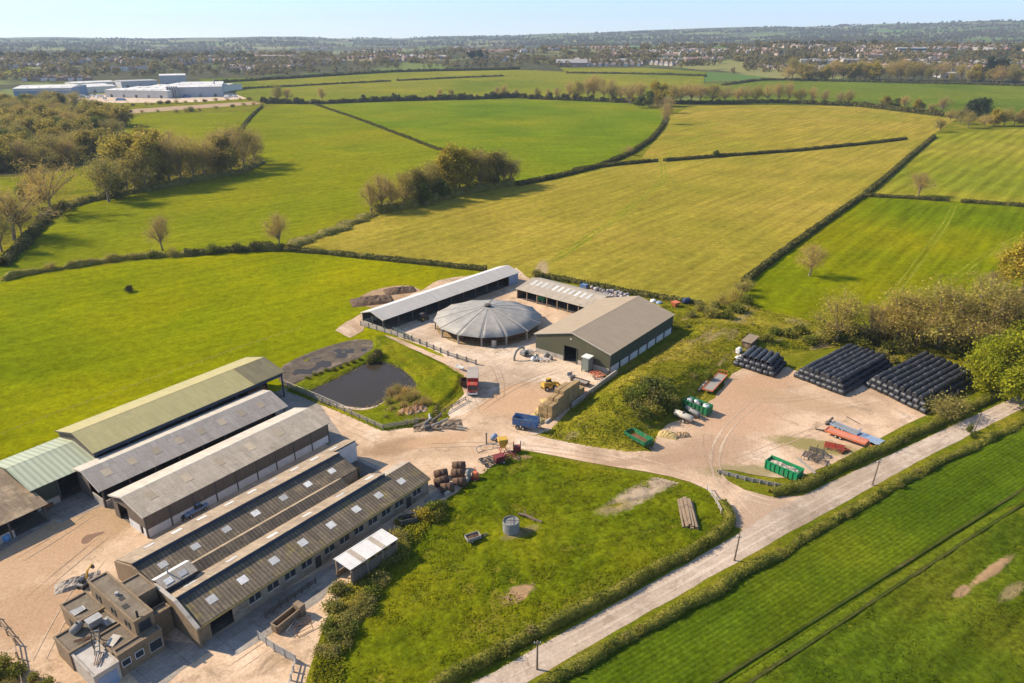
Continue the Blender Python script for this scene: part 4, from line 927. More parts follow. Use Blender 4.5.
l3 = block('middle_room', -9.4, -5.95, -1.4, 3.3, 0, 3.3, BRK, FELT); l4 = block('middle_room', -12.9, -5.98, -6.15, -1.45, 0, 3.15, BRK, FELT)
l5 = block('pale_roof_store', -12.7, -9.45, -1.4, 5.0, 0, 2.9, CONB, FELTP); block('link_room', -3.15, -.4, .6, 2.2, 0, 4.1, BRK, FELT)
for v in (-8, -3.5, .5): fwin(ub, (-5.9, v, 4.1), 1.1, 1.0, 'u', STEEL)
fwin(ub, (-5.4, 3.3, 4.0), 1.6, 1.5, 'v', STEEL)
for u in (-9.0, -7.2): fwin(l2, (u, 4.7, 1.5), 1.1, 1.0, 'v')
fwin(l2, (-5.2, 4.7, 1.0), 1.7, 1.6, 'v', TRIM)
MB().box(-12.3, -9.9, -5.06, -5.0, .1, 2.3).build('sliding_door', PBLUE, l5); MB().box(-9.66, -9.6, 8.0, 9.6, .1, 2.2).build('door', DARK, l1)
MB().tube((-5.0, -2.6, 6.0), (-5.0, -2.6, 7.1), .16).build('vent_pipe', DARK, ub); MB().tube((-4.6, 4.0, 6), (-4.6, 4.0, 6.5), .3).build('vent_cowl', GALV, ub)
MB().box(-4.9, -4.2, 2.3, 3.2, 6.02, 6.06).build('roof_hatch', DARK, ub); MB().box(-5.4, -4.6, .2, 1.3, 6.02, 6.06).build('roof_hatch', DARK, ub)
# plant standing on the flat roofs
def up(u, v, z=0): c_, s_ = math.cos(HT), math.sin(HT); return (HO[0] + u * c_ + v * s_, HO[1] + u * s_ - v * c_, z)
t = thing('water_tank', 'small pale grey lidded tank standing on the flat brick roof', 'tank', up(-8.3, -3.9, 3.2), HT)
MB().box(-.9, .9, -.6, .6, .3, 1.3).build('tank_body', GALV, t, bevel=.06); MB().box(-1, 1, -.7, .7, 1.3, 1.4).build('lid', GALV, t); b_ = MB()
for x in (-.7, .7): b_.box(x - .1, x + .1, -.6, .6, -.05, .3)
b_.build('bearers', TIMB, t)
t = thing('old_milk_tank', 'dented round metal vat lying among scrap on the flat roof', 'tank', up(-10.3, -4.9, 3.2), HT + .5)
MB().lathe([(.3, -.9), (.55, -.8), (.6, 0), (.55, .8), (.3, .9)], 14, (0, 0, .6), 'X').build('vat', TIMG, t, smooth=True); MB().tube((.2, 0, 1.1), (.2, 0, 1.5), .15).build('filler_neck', STEEL, t)
t = thing('scrap_conveyor', 'broken dark conveyor frame with bent pipes on the middle flat roof', 'machine', up(-9.9, .4, 3.3), HT + 1.1)
b_ = MB(); b_.bar((-1.8, -.3, .2), (1.6, -.3, 1.6), .12, .2); b_.bar((-1.8, .3, .2), (1.6, .3, 1.6), .12, .2); b_.build('side_rails', STEEL, t)
for k in range(5): MB().tube((-1.4 + k * .7, -.3, .37 + k * .29), (-1.4 + k * .7, .3, .37 + k * .29), .09).build('roller', GALV, t)
MB().path([(-.3, .5, .05), (0, .6, 1.2), (.6, .5, 1.9), (1.3, .4, 1.5)], .08).build('bent_pipe', STEEL, t); MB().bar((1.2, -.3, .0), (1.2, -.3, 1.4), .1, .1).build('leg', STEEL, t)
t = thing('plywood_sheet', 'loose bleached board lying crookedly on the flat roof', 'board', up(-8.2, 1.2, 3.3), HT + .4); MB().hexa([(-.9, -.7, .07), (.9, -.6, .3), (.8, .7, .35), (-.9, .6, .1), (-.9, -.7, .13), (.9, -.6, .36), (.8, .7, .41), (-.9, .6, .16)]).build('board', TRIM, t)
# ---- small white roofed lean-to in the yard behind the dairy range
shed('open_shelter', 'low white roofed shelter on posts with two grey strips, beside the dairy range', 'shelter', (-28.22, 93.29), R(50.6), 9.7, 3.94, 3.6, 3.66, (R_WHITE, R_WHITE), rv=.1, over=.15, e2=3.6, near=[(0, 9.7, 0, 2.9, CLAD_W, 'dark_boarding')], right=[(0, 3.9, 0, 3.2, CLAD_W, 'dark_boarding')],
     lights=[('n', (2.2, 6.4), .02, 1.0, .9, R_GREY)], posts=[('n', [.2, 3.3, 6.5, 9.5], 3.55, TIMB), ('f', [.2, 3.3, 6.5, 9.5], 3.55, TIMB)], far=[(0, 9.7, 0, 1.1, TIMB, 'low_boarding')])
# ---- buildings round the upper yard
shed('feed_barn', 'long white roofed open sided barn along the meadow, behind the round parlour', 'barn', (-45.25, 205.47), R(49.5), 61.7, 9.8, 3.85, 5.3, (R_WHITE, R_PALEG), rv=4.6,
     left=[(0, 9.7, 0, 1.3, CONB, 'low_wall')], far=[(0, 61.6, 0, 1.5, CONB, 'low_wall'), (0, 61.6, 1.5, 3.8, CLAD_GD, 'back_cladding')], right=[(0, 9.7, 0, 3.8, PBLUE, 'blue_end_wall')], gab=(None, PBLUE),
     near=[(56.5, 61.6, 0, 3.7, PBLUE, 'blue_side_wall')], posts=[('n', lin(.2, 56.4, 11), 3.8, STEEL), ('l', [.2, 4.7, 9.5], 3.8, STEEL)], floor=FLOORD, barge=TRIM)
shed('tractor_shed', 'low grey lean-to with a row of white rooflights joining the big barn', 'shed', (9.95, 239.2), R(-40.2), 29.5, 13.0, 3.35, 5.0, (R_GREY, R_GREY), rv=4.4, e2=3.9,
     lights=[('n', lin(2.2, 24.4, 11), .12, .5, 1.0, LIGHT)], far=[(0, 29.4, 0, 3.8, CLAD_GD, 'back_wall')], left=[(0, 12.9, 0, 3.3, CLAD_W, 'end_wall')], right=[(0, 12.9, 0, 3.3, CLAD_W, 'end_wall')], gab=(CLAD_W, CLAD_W), posts=[('n', lin(.2, 29.2, 8), 3.3, TIMB)], floor=FLOORD)
nb = shed('grain_barn', 'big green clad barn with a wide fawn roof and dark doorway', 'barn', (6.43, 184.02), R(52.7), 36.1, 23.57, 5.66, 8.8, (R_BARN, R_BARN), over=.3,
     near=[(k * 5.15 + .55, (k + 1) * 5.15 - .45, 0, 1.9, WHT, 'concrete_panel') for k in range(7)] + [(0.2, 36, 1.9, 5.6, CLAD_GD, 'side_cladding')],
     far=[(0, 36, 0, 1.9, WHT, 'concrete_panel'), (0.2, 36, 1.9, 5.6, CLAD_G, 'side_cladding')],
     left=[(.1, 9.5, 0, 1.5, CONB, 'concrete_plinth'), (13.4, 23.4, 0, 1.5, CONB, 'concrete_plinth'), (.1, 9.5, 1.5, 5.66, CLAD_G, 'end_cladding'), (13.4, 23.4, 1.5, 5.66, CLAD_G, 'end_cladding'), (9.5, 13.4, 4.6, 5.66, CLAD_G, 'door_head')],
     right=[(.1, 23.4, 0, 5.66, CLAD_G, 'end_cladding')], gab=((CLAD_G, 5.66), (CLAD_G, 5.66)), posts=[('n', lin(0, 36.05, 8), 5.6, STEEL), ('n', [], 0, STEEL)], floor=FLOORD, barge=TRIM)
for y in (-9.4, -13.5): MB().box(-.12, -.02, y - .12, y + .12, 0, 4.7).build('door_frame', CLAD_GD, nb)
MB().box(-.06, -.01, -11.7, -11.2, 6.6, 7.1).build('vent', TRIM, nb)
# round parlour
RC = (-7.2, 203.5); RR = 16.3; NSG = 14
t = thing('round_parlour', 'round open sided building with a grey segmented cone roof in the upper yard', 'building', (RC[0], RC[1], 0), R(8))
m = MB(); prof = [(0, 6.6), (.12, 6.35), (.4, 5.5), (.7, 4.35), (1.0, 3.0)]
for s_ in range(NSG):
    rows = []
    for (q, z) in prof[1:]:
        row = []
        for k in range(7):
            a = 2 * PI * (s_ + k / 6) / NSG; sag = math.sin(PI * k / 6)
            r_ = RR * q * (1 - .035 * sag * q); row.append((r_ * math.cos(a), r_ * math.sin(a), z - .16 * sag * q * (1 if q < 1 else .4)))
        rows.append(row)
    vs = [p for row in rows for p in row]; fs = [(a * 7 + k, a * 7 + k + 1, a * 7 + k + 8, a * 7 + k + 7) for a in range(3) for k in range(6)]
    n0 = len(vs); vs.append((0, 0, 6.6)); fs += [(n0, k + 1, k) for k in range(6)]
    pm = MB().add(vs, fs); po_ = pm.build('roof_panel', R_TENT, t, smooth=True)
    mo = po_.modifiers.new('thick', 'SOLIDIFY'); mo.thickness = .12
for s_ in range(NSG):
    a = 2 * PI * s_ / NSG; c_, q_ = math.cos(a), math.sin(a)
    MB().path([(RR * f * c_, RR * f * q_, z) for f, z in prof[1:]], .10, 6).build('roof_rib', R_RIB, t)
    MB().box(-.22, .22, -.22, .22, 0, 2.95).build('post', TIMG, t, (RR * .965 * c_, RR * .965 * q_, 0), a)
m = MB().lathe([(.9, 6.3), (.9, 6.9), (.2, 7.2)], 12).build('roof_vent', DARK, t); MB().lathe([(1.1, 7.0), (1.0, 7.15), (.1, 7.4)], 12).build('vent_cap', STEEL, m)
ring = MB()
for s_ in range(28):
    if s_ in (18, 19): continue
    a0, a1 = 2 * PI * s_ / 28, 2 * PI * (s_ + 1) / 28
    ring.hexa([(13.2 * math.cos(a0), 13.2 * math.sin(a0), .1), (13.2 * math.cos(a1), 13.2 * math.sin(a1), .1), (12.95 * math.cos(a1), 12.95 * math.sin(a1), .1), (12.95 * math.cos(a0), 12.95 * math.sin(a0), .1)] + [(13.2 * math.cos(a0), 13.2 * math.sin(a0), 1.5), (13.2 * math.cos(a1), 13.2 * math.sin(a1), 1.5), (12.95 * math.cos(a1), 12.95 * math.sin(a1), 1.5), (12.95 * math.cos(a0), 12.95 * math.sin(a0), 1.5)])
ring.build('stall_wall', RUSTB, t)
MB().lathe([(15.4, .1), (15.4, .16)], 40).build('floor', STRAWF, t); MB().lathe([(9, .15), (9, .8), (6, .8)], 32).build('turntable', DIRTY, t)

for i, (u, v, z, kind, lb) in enumerate([(-8.6, -8.6, 3.3, 'sheet', 'buckled metal sheet on the rear flat roof of the brick block'), (-10.9, 2.6, 3.0, 'pipes', 'bundle of rusty pipes on the pale flat roof'), (-7.0, -3.0, 3.3, 'sheet', 'torn grey sheet beside the roof tank'), (-10.6, -2.4, 3.2, 'pipes', 'tangle of thin pipes between the vat and the pale roof')]):
    t = thing('scrap_sheet' if kind == 'sheet' else 'pipe_bundle', lb, 'scrap', up(u, v, z), HT + i * .9)
    if kind == 'sheet': MB().hexa([(-1.0, -.6, .05), (.9, -.7, .28), (1.0, .6, .12), (-.9, .7, .34), (-1.0, -.6, .09), (.9, -.7, .32), (1.0, .6, .16), (-.9, .7, .38)]).build('sheet', GALV, t)
    else:
        for k in range(4): MB().tube((-1.0, -.3 + k * .2, .1 + .1 * (k % 2)), (1.1, -.4 + k * .26, .14 + .12 * k), .06, seg=7).build('pipe', RUST if k % 2 else STEEL, t)
# ------------------------------------------------------------------ yard things
def on(px, py, z=0.09): q = G(px, py); return (q.x, q.y, z)
def yaw(a, b):
    a, b = G(*a), G(*b); return math.atan2(b.y - a.y, b.x - a.x)
def span(a, b): return (G(*b) - G(*a)).length

def wheel(parent, x, y, r, w=.3, hub=TRIM):
    o = MB().lathe([(r * .75, -w / 2), (r, -w / 2 + .05), (r, w / 2 - .05), (r * .75, w / 2)], 16, (x, y, r), 'Y').build('wheel', BLACK, parent)
    MB().lathe([(r * .5, -w / 2 - .03), (r * .5, w / 2 + .03)], 10, (x, y, r), 'Y').build('rim', hub, o); return o

def open_box(m, L, w, z0, z1, t=.08, flare=0):
    h = L / 2; k = w / 2
    m.box(-h, h, -k, k, z0, z0 + t)
    for s in (-1, 1):
        m.hexa([(-h, s * k, z0 + t), (h, s * k, z0 + t), (h, s * (k - t), z0 + t), (-h, s * (k - t), z0 + t), (-h, s * (k + flare), z1), (h, s * (k + flare), z1), (h, s * (k + flare - t), z1), (-h, s * (k + flare - t), z1)])
        m.box(s * h - t / 2, s * h + t / 2, -k + t, k - t, z0 + t, z1)
    return m

def heap(parent, name, L, w, z0, h, m, seed=0, rag=.5):
    g = np.random.default_rng(seed); nx, ny = 15, 9; V = []
    for j in range(ny):
        for i in range(nx):
            x = (i / (nx - 1) - .5) * L; y = (j / (ny - 1) - .5) * w
            k = math.cos(PI * (i / (nx - 1) - .5)) ** .5 * math.cos(PI * (j / (ny - 1) - .5)) ** .5 if 0 < i < nx - 1 and 0 < j < ny - 1 else 0
            V.append((x, y, z0 + h * k * (1 - rag * g.random())))
    b = MB().add(V, [(j * nx + i, j * nx + i + 1, (j + 1) * nx + i + 1, (j + 1) * nx + i) for j in range(ny - 1) for i in range(nx - 1)])
    return b.build(name, m, parent)

def trailer(name, label, cat, px, py, rz, L, w, z0, z1, bm_, inm=None, axles=2, load=None, wr=.5, group=None, flare=0):
    t = thing(name, label, cat, on(px, py), rz, group)
    open_box(MB(), L, w, z0, z1, .09, flare).build('body', bm_, t)
    r_ = MB()
    for k in range(5):
        for s in (-1, 1): x = -L / 2 + .2 + k * (L - .4) / 4; r_.box(x - .06, x + .06, s * (w / 2 + .06) - .06, s * (w / 2 + .06) + .06, z0, z1 - .1)
    r_.build('side_ribs', bm_, t)
    if inm: MB().box(-L / 2 + .12, L / 2 - .12, -w / 2 + .12, w / 2 - .12, z0 + .1, z0 + .14).build('floor', inm, t)
    c = MB()
    for s in (-1, 1): c.box(-L / 2 + .2, L / 2 + .2, s * .45 - .08, s * .45 + .08, z0 - .28, z0 - .02)
    c.bar((L / 2 + .2, .45, z0 - .2), (L / 2 + 1.5, 0, .5), .12, .14); c.bar((L / 2 + .2, -.45, z0 - .2), (L / 2 + 1.5, 0, .5), .12, .14); c.build('chassis', STEEL, t)
    for a in range(axles):
        for s in (-1, 1): wheel(t, -L * .18 + (a - (axles - 1) / 2) * (2 * wr + .15), s * (w / 2 - .2), wr)
    if load: heap(t, load[0], L - .3, w - .3, z0 + .15, load[2], load[1], int(px))
    return t

def skip(name, label, px, py, rz, L, w, h, m, nr=7, group=None, load=None):
    t = thing(name, label, 'skip', on(px, py), rz, group)
    open_box(MB(), L, w, .2, h, .08).build('body', m, t)
    r_ = MB()
    for k in range(nr):
        x = -L / 2 + .1 + k * (L - .2) / (nr - 1)
        for s in (-1, 1): r_.box(x - .09, x + .09, s * (w / 2 + .07) - .07, s * (w / 2 + .07) + .07, .2, h - .05)
    for s in (-1, 1): r_.box(-L / 2 - .1, L / 2 + .1, s * (w / 2 + .06) - .09, s * (w / 2 + .06) + .09, h - .05, h + .1)
    r_.build('ribs', m, t)
    c = MB()
    for s in (-1, 1): c.box(-L / 2, L / 2, s * .5 - .1, s * .5 + .1, 0, .2)
    c.build('skids', STEEL, t)
    if load: heap(t, *load)
    return t

# tractor and trailer, lorry
rz = yaw((514, 428), (537, 432))
trailer('silage_trailer', 'blue high sided tipping trailer at the end of the straw stack', 'trailer', 526, 429, rz, 5.6, 2.4, 1.15, 2.9, BLUE, WHITE, 2, ('load', WHITE, .9), .55, flare=.08)
rz = R(92)
t = thing('livestock_lorry', 'red fronted lorry with grey slatted cattle body parked by the pond bank', 'lorry', on(473, 389), rz + PI); t.scale = (1.22, 1.08, 1.12)
MB().box(-3.6, 1.6, -1.25, 1.25, .95, 3.4).build('cattle_body', RED, t, bevel=.04)
MB().box(-3.66, 1.66, -1.3, 1.3, 3.4, 3.5).build('body_roof', R_LILAC, t)
for s in (-1, 1):
    m = MB()
    for k in range(4): m.box(-3.4, 1.4, s * 1.28 - .03, s * 1.28 + .03, 1.5 + k * .45, 1.65 + k * .45)
    m.build('vent_slats', GALV, t)
cb = MB().hexa([(1.8, -1.2, .6), (3.6, -1.2, .6), (3.6, 1.2, .6), (1.8, 1.2, .6), (1.8, -1.15, 2.7), (3.35, -1.12, 2.7), (3.35, 1.12, 2.7), (1.8, 1.15, 2.7)]).build('cab', RED, t, bevel=.06)
MB().hexa([(3.53, -1.05, 1.6), (3.56, -1.05, 1.6), (3.56, 1.05, 1.6), (3.53, 1.05, 1.6), (3.40, -1.0, 2.45), (3.43, -1.0, 2.45), (3.43, 1.0, 2.45), (3.40, 1.0, 2.45)]).build('windscreen', GLASS, cb)
MB().box(3.6, 3.68, -1.1, 1.1, .55, .9).build('bumper', WHITE, cb)
for s in (-1, 1): MB().box(3.6, 3.66, s * .9 - .15, s * .9 + .15, 1.0, 1.2).build('headlight', WHITE, cb)
for x in (2.7, -1.6, -2.7):
    for s in (-1, 1): wheel(t, x, s * 1.05, .48)
MB().box(-3.6, 3.3, -.5, .5, .55, .9).build('chassis', STEEL, t)
trailer('stock_box', 'small dark slatted trailer parked behind the red lorry by the pond', 'trailer', 464, 386, R(94), 2.6, 1.6, .5, 1.7, RUSTB, None, 1, None, .35)
t = thing('feed_trough', 'long pale trough lying on the grass above the pond', 'trough', on(460, 371, .9), R(-38)); open_box(MB(), 2.6, .7, .05, .5).build('trough', WHITE, t)

# straw stack of big square bales
sb_me = MB().box(-1.2, 1.2, -.6, .6, 0, .88)
sb0 = sb_me.build('straw_bale', STRAW, None, bevel=.05)
ms = sb0.modifiers.new('s', 'SUBSURF'); ms.subdivision_type = 'SIMPLE'; ms.levels = ms.render_levels = 2
sa_, sb_ = G(552, 421), G(578, 402); dv = (sb_ - sa_).normalized(); nv = Vector((-dv.y, dv.x, 0)); az = math.atan2(dv.y, dv.x)
first = True
hts = [(4, 4, 3), (5, 5, 3), (6, 6, 0), (6, 6, 0), (6, 5, 0), (3, 3, 0)]
LVL = ['bottom course', 'second course', 'third course', 'fourth course', 'fifth course', 'top course']
for i, hs in enumerate(hts):
    for j in range(3):
        for k in range(hs[j]):
            o = sb0 if first else sb0.copy()
            if not first: C.objects.link(o)
            first = False
            p = sa_ + dv * (1.2 + i * 2.44 + random.uniform(-.06, .06)) + nv * (.7 + j * 1.25 + random.uniform(-.08, .08))
            o.location = (p.x, p.y, .1 + k * .885); o.rotation_euler = (0, 0, az + random.uniform(-.035, .035))
            end = ('lower end by the blue trailer' if i < 2 else 'tall middle' if i < 5 else 'low far end')
            tag(o, 'straw bale, %s, %s row, %s' % (LVL[k], ['grass side', 'middle', 'yard side'][j], end), 'straw bale', 'square straw bales of the stack')
for i, (px, py, rz_) in enumerate([(537, 417, .3), (541, 410, 1.2), (540, 422, .9), (546, 402, 2.0)]):
    t = thing('straw_pile', ['loose flattened straw heap against the stack end', 'small loose straw heap on the yard side of the stack', 'scattered straw heap nearest the blue trailer', 'loose straw heap beside the middle of the stack'][i], 'straw', on(px, py), rz_, 'loose straw beside the stack')
    heap(t, 'straw', 3.2, 2.2, .0, 1.3 - .2 * i, STRAWP, 40 + i, .35)
# telehandler behind the stack
t = thing('telehandler', 'yellow loader with its boom lowered, standing behind the straw stack', 'loader', on(549, 389), R(28))
MB().box(-1.9, 1.5, -.9, .9, .7, 1.35).build('chassis', YELL, t, bevel=.08); cb = MB().hexa([(-.5, .0, 1.35), (.9, .0, 1.35), (.9, .9, 1.35), (-.5, .9, 1.35), (-.4, .1, 2.5), (.6, .1, 2.5), (.6, .85, 2.5), (-.4, .85, 2.5)]).build('cab', GLASS, t)
MB().box(-.5, .7, .02, .92, 2.5, 2.6).build('cab_roof', YELL, cb); MB().bar((-1.8, -.4, 1.9), (2.4, -.4, 1.3), .4, .42).build('boom', YELL, t)
MB().hexa([(2.4, -1.1, .3), (3.3, -1.1, .3), (3.3, 1.1, .3), (2.4, 1.1, .3), (2.4, -1.1, 1.2), (2.55, -1.1, 1.2), (2.55, 1.1, 1.2), (2.4, 1.1, 1.2)]).build('bucket', YELL, t); MB().box(-1.9, -.7, -.85, .85, 1.35, 1.8).build('engine_cover', YELL, t, bevel=.06)
for x in (-1.2, 1.1):
    for s in (-1, 1): wheel(t, x, s * 1.0, .6, .4, WHITE)

# things by the big barn
t = thing('feed_bin', 'tall grey green feed bin with white lid beside the barn doorway', 'bin', on(587, 371), R(53))
MB().box(-1.1, 1.1, -1.1, 1.1, .5, 4.0).build('bin_body', mat('bin_panel', (.20, .22, .19), (.16, .18, .155), 1), t, bevel=.06); MB().box(-1.2, 1.2, -1.2, 1.2, 4.0, 4.2).build('lid', WHITE, t)
for x in (-1, 1):
    for y in (-1, 1): MB().box(x - .1, x + .1, y - .1, y + .1, 0, 4.02).build('leg', STEEL, t)
def implement(name, label, cat, px, py, rz, L, w, m, arms=3, h=1.2, seed=1, group=None, wheels=True):
    """a towed cultivator: frame, tines, drawbar and wheels"""
    t = thing(name, label, cat, on(px, py), rz, group); g = random.Random(seed)
    f = MB()
    for k in range(arms): y = -w / 2 + k * w / (arms - 1); f.bar((-L / 2, y, h * .6), (L / 2, y, h * .6), .14, .16)
    for x in (-L / 2, 0, L / 2): f.bar((x, -w / 2, h * .6), (x, w / 2, h * .6), .14, .16)
    f.bar((L / 2, w / 4, h * .6), (L / 2 + 1.2, 0, .5), .12, .12); f.bar((L / 2, -w / 4, h * .6), (L / 2 + 1.2, 0, .5), .12, .12); f.build('frame', m, t)
    for k in range(arms * 3):
        tn = MB(); x = g.uniform(-L / 2, L / 2); y = -w / 2 + (k % arms) * w / (arms - 1); tn.path([(x, y, h * .6), (x - .25, y, h * .3), (x - .05, y, .03)], .05, 6); tn.build('tine', STEEL, t)
    MB().bar((-.2, -.3, h * .6), (.1, -.3, h * 1.3), .12, .12).build('mast', m, t); MB().bar((-.2, .3, h * .6), (.1, .3, h * 1.3), .12, .12).build('mast', m, t)
    if wheels:
        for s in (-1, 1): wheel(t, -L * .3, s * (w / 2 + .2), .38, .25)
    return t
implement('cultivator', 'orange cultivator frame lying in the corner by the retaining wall and barn', 'machine', 597, 377, R(120), 3.2, 2.6, ORANGE, 4, 1.3, 3)
trailer('flat_trailer', 'low dark trailer with a rusty deck in front of the feed bin', 'trailer', 580, 384, yaw((571, 382), (590, 388)), 4.6, 2.0, .6, 1.0, RUSTB, TIMG, 2, None, .32)
t = thing('loader_bucket', 'grey scrap bucket on the yard beside the low dark trailer', 'bucket', on(571, 377), R(20)); MB().xprism([(-.9, 0), (.9, 0), (1.0, .9), (.85, .9), (.7, .12), (-.7, .12), (-.85, .9), (-1.0, .9)], -.7, .7).build('shell', GALV, t)
implement('red_harrow', 'folded dull red harrow leaning at the end of the retaining wall', 'machine', 586, 396, R(52), 2.6, 1.2, RED, 3, .9, 5, None, False)
# a grey hose reel arm, mowers and scrap in front of the barn's end wall
t = thing('slurry_umbilical_arm', 'curved grey boom arm of a slurry machine in front of the barn wall', 'machine', on(518, 359), R(50))
MB().path([(-1.6, 0, .1), (-1.5, 0, 1.4), (-.8, 0, 2.4), (.4, 0, 2.9), (1.8, 0, 2.8), (2.6, 0, 2.2)], .3, 10).build('boom', GREYM, t); MB().box(1.8, 3.4, -.8, .8, .4, 1.6).build('body', GREYM, t, bevel=.1)
for s in (-1, 1): wheel(t, 2.6, s * 1.0, .55, .35)
implement('mower', 'pale grey mower with folded wings standing left of the barn doorway', 'machine', 528, 355, R(20), 2.8, 2.0, GALV, 4, 1.4, 7)
implement('hay_rake', 'small grey hay rake nearest the yard centre in front of the barn', 'machine', 541, 361, R(-10), 2.6, 1.5, WHITE, 3, 1.0, 8)
for i, (px, py, m, r_) in enumerate([(533, 361, WHITE, .6), (546, 357, GREYM, .7), (536, 358, GALV, .5), (551, 360, TIMG, .5), (540, 352, WHITE, .6)]):
    t = thing('filled_sack', ['white bulk sack leaning beside the pale grey mower', 'dark grey bulk sack closest to the barn plinth', 'grey bulk sack between the mower and the hay rake', 'brownish bulk sack nearest the dark doorway', 'white bulk sack against the left end of the barn wall'][i], 'sack', on(px, py), i, 'bulk sacks by the barn')
    MB().lathe([(r_ * .8, 0), (r_ * 1.1, .3), (r_ * 1.05, .8), (r_ * .6, 1.05), (r_ * .25, 1.2)], 10).build('sack', m, t, smooth=True)
# retaining wall and bank edge
def low_wall(name, label, a, b, h, w, m, z=.09):
    A, B = G(*a), G(*b); t = thing(name, label, 'wall', (A.x, A.y, z), math.atan2(B.y - A.y, B.x - A.x)); L = (B - A).length; n = max(2, int(L / 2.4))
    q = MB()
    for k in range(n): q.box(k * L / n, (k + 1) * L / n - .03, -w / 2, w / 2, 0, h + random.uniform(-.04, .04))
    q.build('panels', m, t); return t
low_wall('retaining_wall', 'pale concrete retaining wall holding the grass bank behind the barn yard', (572, 408), (617, 374), 1.3, .35, CONB)
low_wall('trough_wall', 'short concrete kerb wall between the rusty drums and the paddock', (445, 497), (471, 479), .8, .4, CONB)
t = thing('railway_sleeper', 'timber baulk lying at the foot of the straw stack', 'timber', on(549, 421), az); MB().box(-1.6, 1.6, -.2, .2, 0, .5).build('baulk', CONB, t)
# rusty brown drums
dr0 = thing('rusty_drum', '', 'drum', (0, 0, 0)); MB().lathe([(.55, -1.35), (.85, -1.3), (.88, -.45), (.92, -.4), (.92, -.35), (.88, -.3), (.88, .35), (.92, .4), (.92, .45), (.88, .5), (.85, 1.3), (.55, 1.35)], 18, (0, 0, .9), 'X').build('shell', RUSTB, dr0, smooth=True); MB().lathe([(.18, -1.45), (.18, 1.45)], 8, (0, 0, .9), 'X').build('axle_stub', STEEL, dr0)
for i, (px, py, a_, lb) in enumerate([(441, 478, 18, 'rusty drum at the left end of the group, on the yard side'), (441.5, 485.5, 30, 'rusty drum second from the left, tilted towards the building'), (447.5, 492, 8, 'rusty drum closest to the dairy building, at the front'), (459, 470, 4, 'rusty drum furthest up the yard, at the back of the group'), (458, 477.5, 4, 'rusty drum in the middle of the right hand row'), (459.5, 486.5, 6, 'rusty drum at the front of the right hand row beside the grey post')]):
    o = dr0 if i == 0 else copy_tree(dr0); o.location = on(px, py); o.rotation_euler = (0, 0, R(a_)); tag(o, 'large brown ' + lb, 'drum', 'rusty drums in the yard')
t = thing('gas_bottle_rack', 'upright grey cylinder standing between the drums and the orange mixer', 'cylinder', on(468.5, 480)); MB().lathe([(.45, 0), (.5, .1), (.5, 1.9), (.3, 2.2), (.12, 2.4)], 14).build('cylinder', GREYM, t, smooth=True); MB().box(-.6, .6, -.6, .6, 0, .1).build('base', STEEL, t)
t = thing('cement_mixer', 'small orange mixer with an upright handle beside the grey cylinder', 'mixer', on(475.5, 479.5), R(40))
MB().lathe([(.25, -.6), (.7, -.3), (.75, .2), (.45, .7), (.42, .7)], 14, (0, 0, .95)).build('drum', ORANGE, t, smooth=True); MB().bar((.3, .5, .1), (.2, .4, 2.6), .1, .1).build('handle', ORANGE, t); MB().box(-.8, .8, -.5, .5, .05, .35).build('frame', RED, t)
for s in (-1, 1): wheel(t, -.6, s * .55, .25, .14)
implement('disc_harrow', 'grey disc harrow with a tangle of tines at the edge of the paddock', 'machine', 489, 463, R(25), 3.6, 2.2, STEEL, 5, 1.2, 12)
t = thing('seed_hopper', 'bright yellow upright hopper on a red frame at the paddock edge', 'hopper', on(503, 451), R(15))
MB().hexa([(-.35, -.4, .9), (.35, -.4, .9), (.35, .4, .9), (-.35, .4, .9), (-1.0, -.8, 2.2), (.9, -.8, 2.2), (.9, .8, 2.2), (-1.0, .8, 2.2)]).build('hopper', YELL, t); MB().box(-1.02, .92, -.82, .82, 2.2, 3.0).build('hopper_top', YELL, t, bevel=.04)
f = MB(); f.bar((-.8, -.5, 0), (-.3, -.4, 1.0), .12, .12); f.bar((-.8, .5, 0), (-.3, .4, 1.0), .12, .12); f.bar((.8, -.5, 0), (.3, -.4, 1.0), .12, .12); f.bar((.8, .5, 0), (.3, .4, 1.0), .12, .12); f.build('frame', RED, t)
implement('seed_drill', 'dull red seed drill standing below the yellow hopper', 'machine', 505, 460, R(30), 3.4, 2.2, MAROON, 4, 1.5, 14)
t = thing('seed_box', 'maroon seed box lying across the dull red drill', 'box', on(499, 462, .09), R(30)); MB().xprism([(-.5, .0), (.5, .0), (.8, 1.5), (-.8, 1.5)], -1.0, 1.0).build('box', MAROON, t)
t = thing('tractor_weight_frame', 'maroon upright fork frame standing alone at the top of the paddock', 'machine', on(517, 452), R(10)); MB().box(-.7, .7, -.5, .5, .3, 1.4).build('body', MAROON, t, bevel=.05)
for s in (-1, 1): MB().bar((s * .75, 0, 0), (s * .75, 0, 2.5), .16, .16).build('upright', MAROON, t)
t = thing('gate_post', 'weathered square post standing near the yellow hopper', 'post', on(486.5, 444)); MB().box(-.16, .16, -.16, .16, 0, 2.4).build('post', TIMG, t); MB().box(-.2, .2, -.2, .2, 2.4, 2.5).build('cap', STEEL, t)
t = thing('bent_rail', 'bent tubular rail lying in a hoop beside the weathered post', 'rail', on(487, 450), R(20)); MB().path([(-2.2, -.6, .1), (-2.4, .1, .7), (-1.6, .6, .9), (1.0, .5, .9), (2.4, .4, .8)], .1, 8).build('rail', GALV, t)
for x in (-1.2, 1.6): MB().bar((x, .5, 0), (x, .5, .9), .08, .08).build('leg', GALV, t)
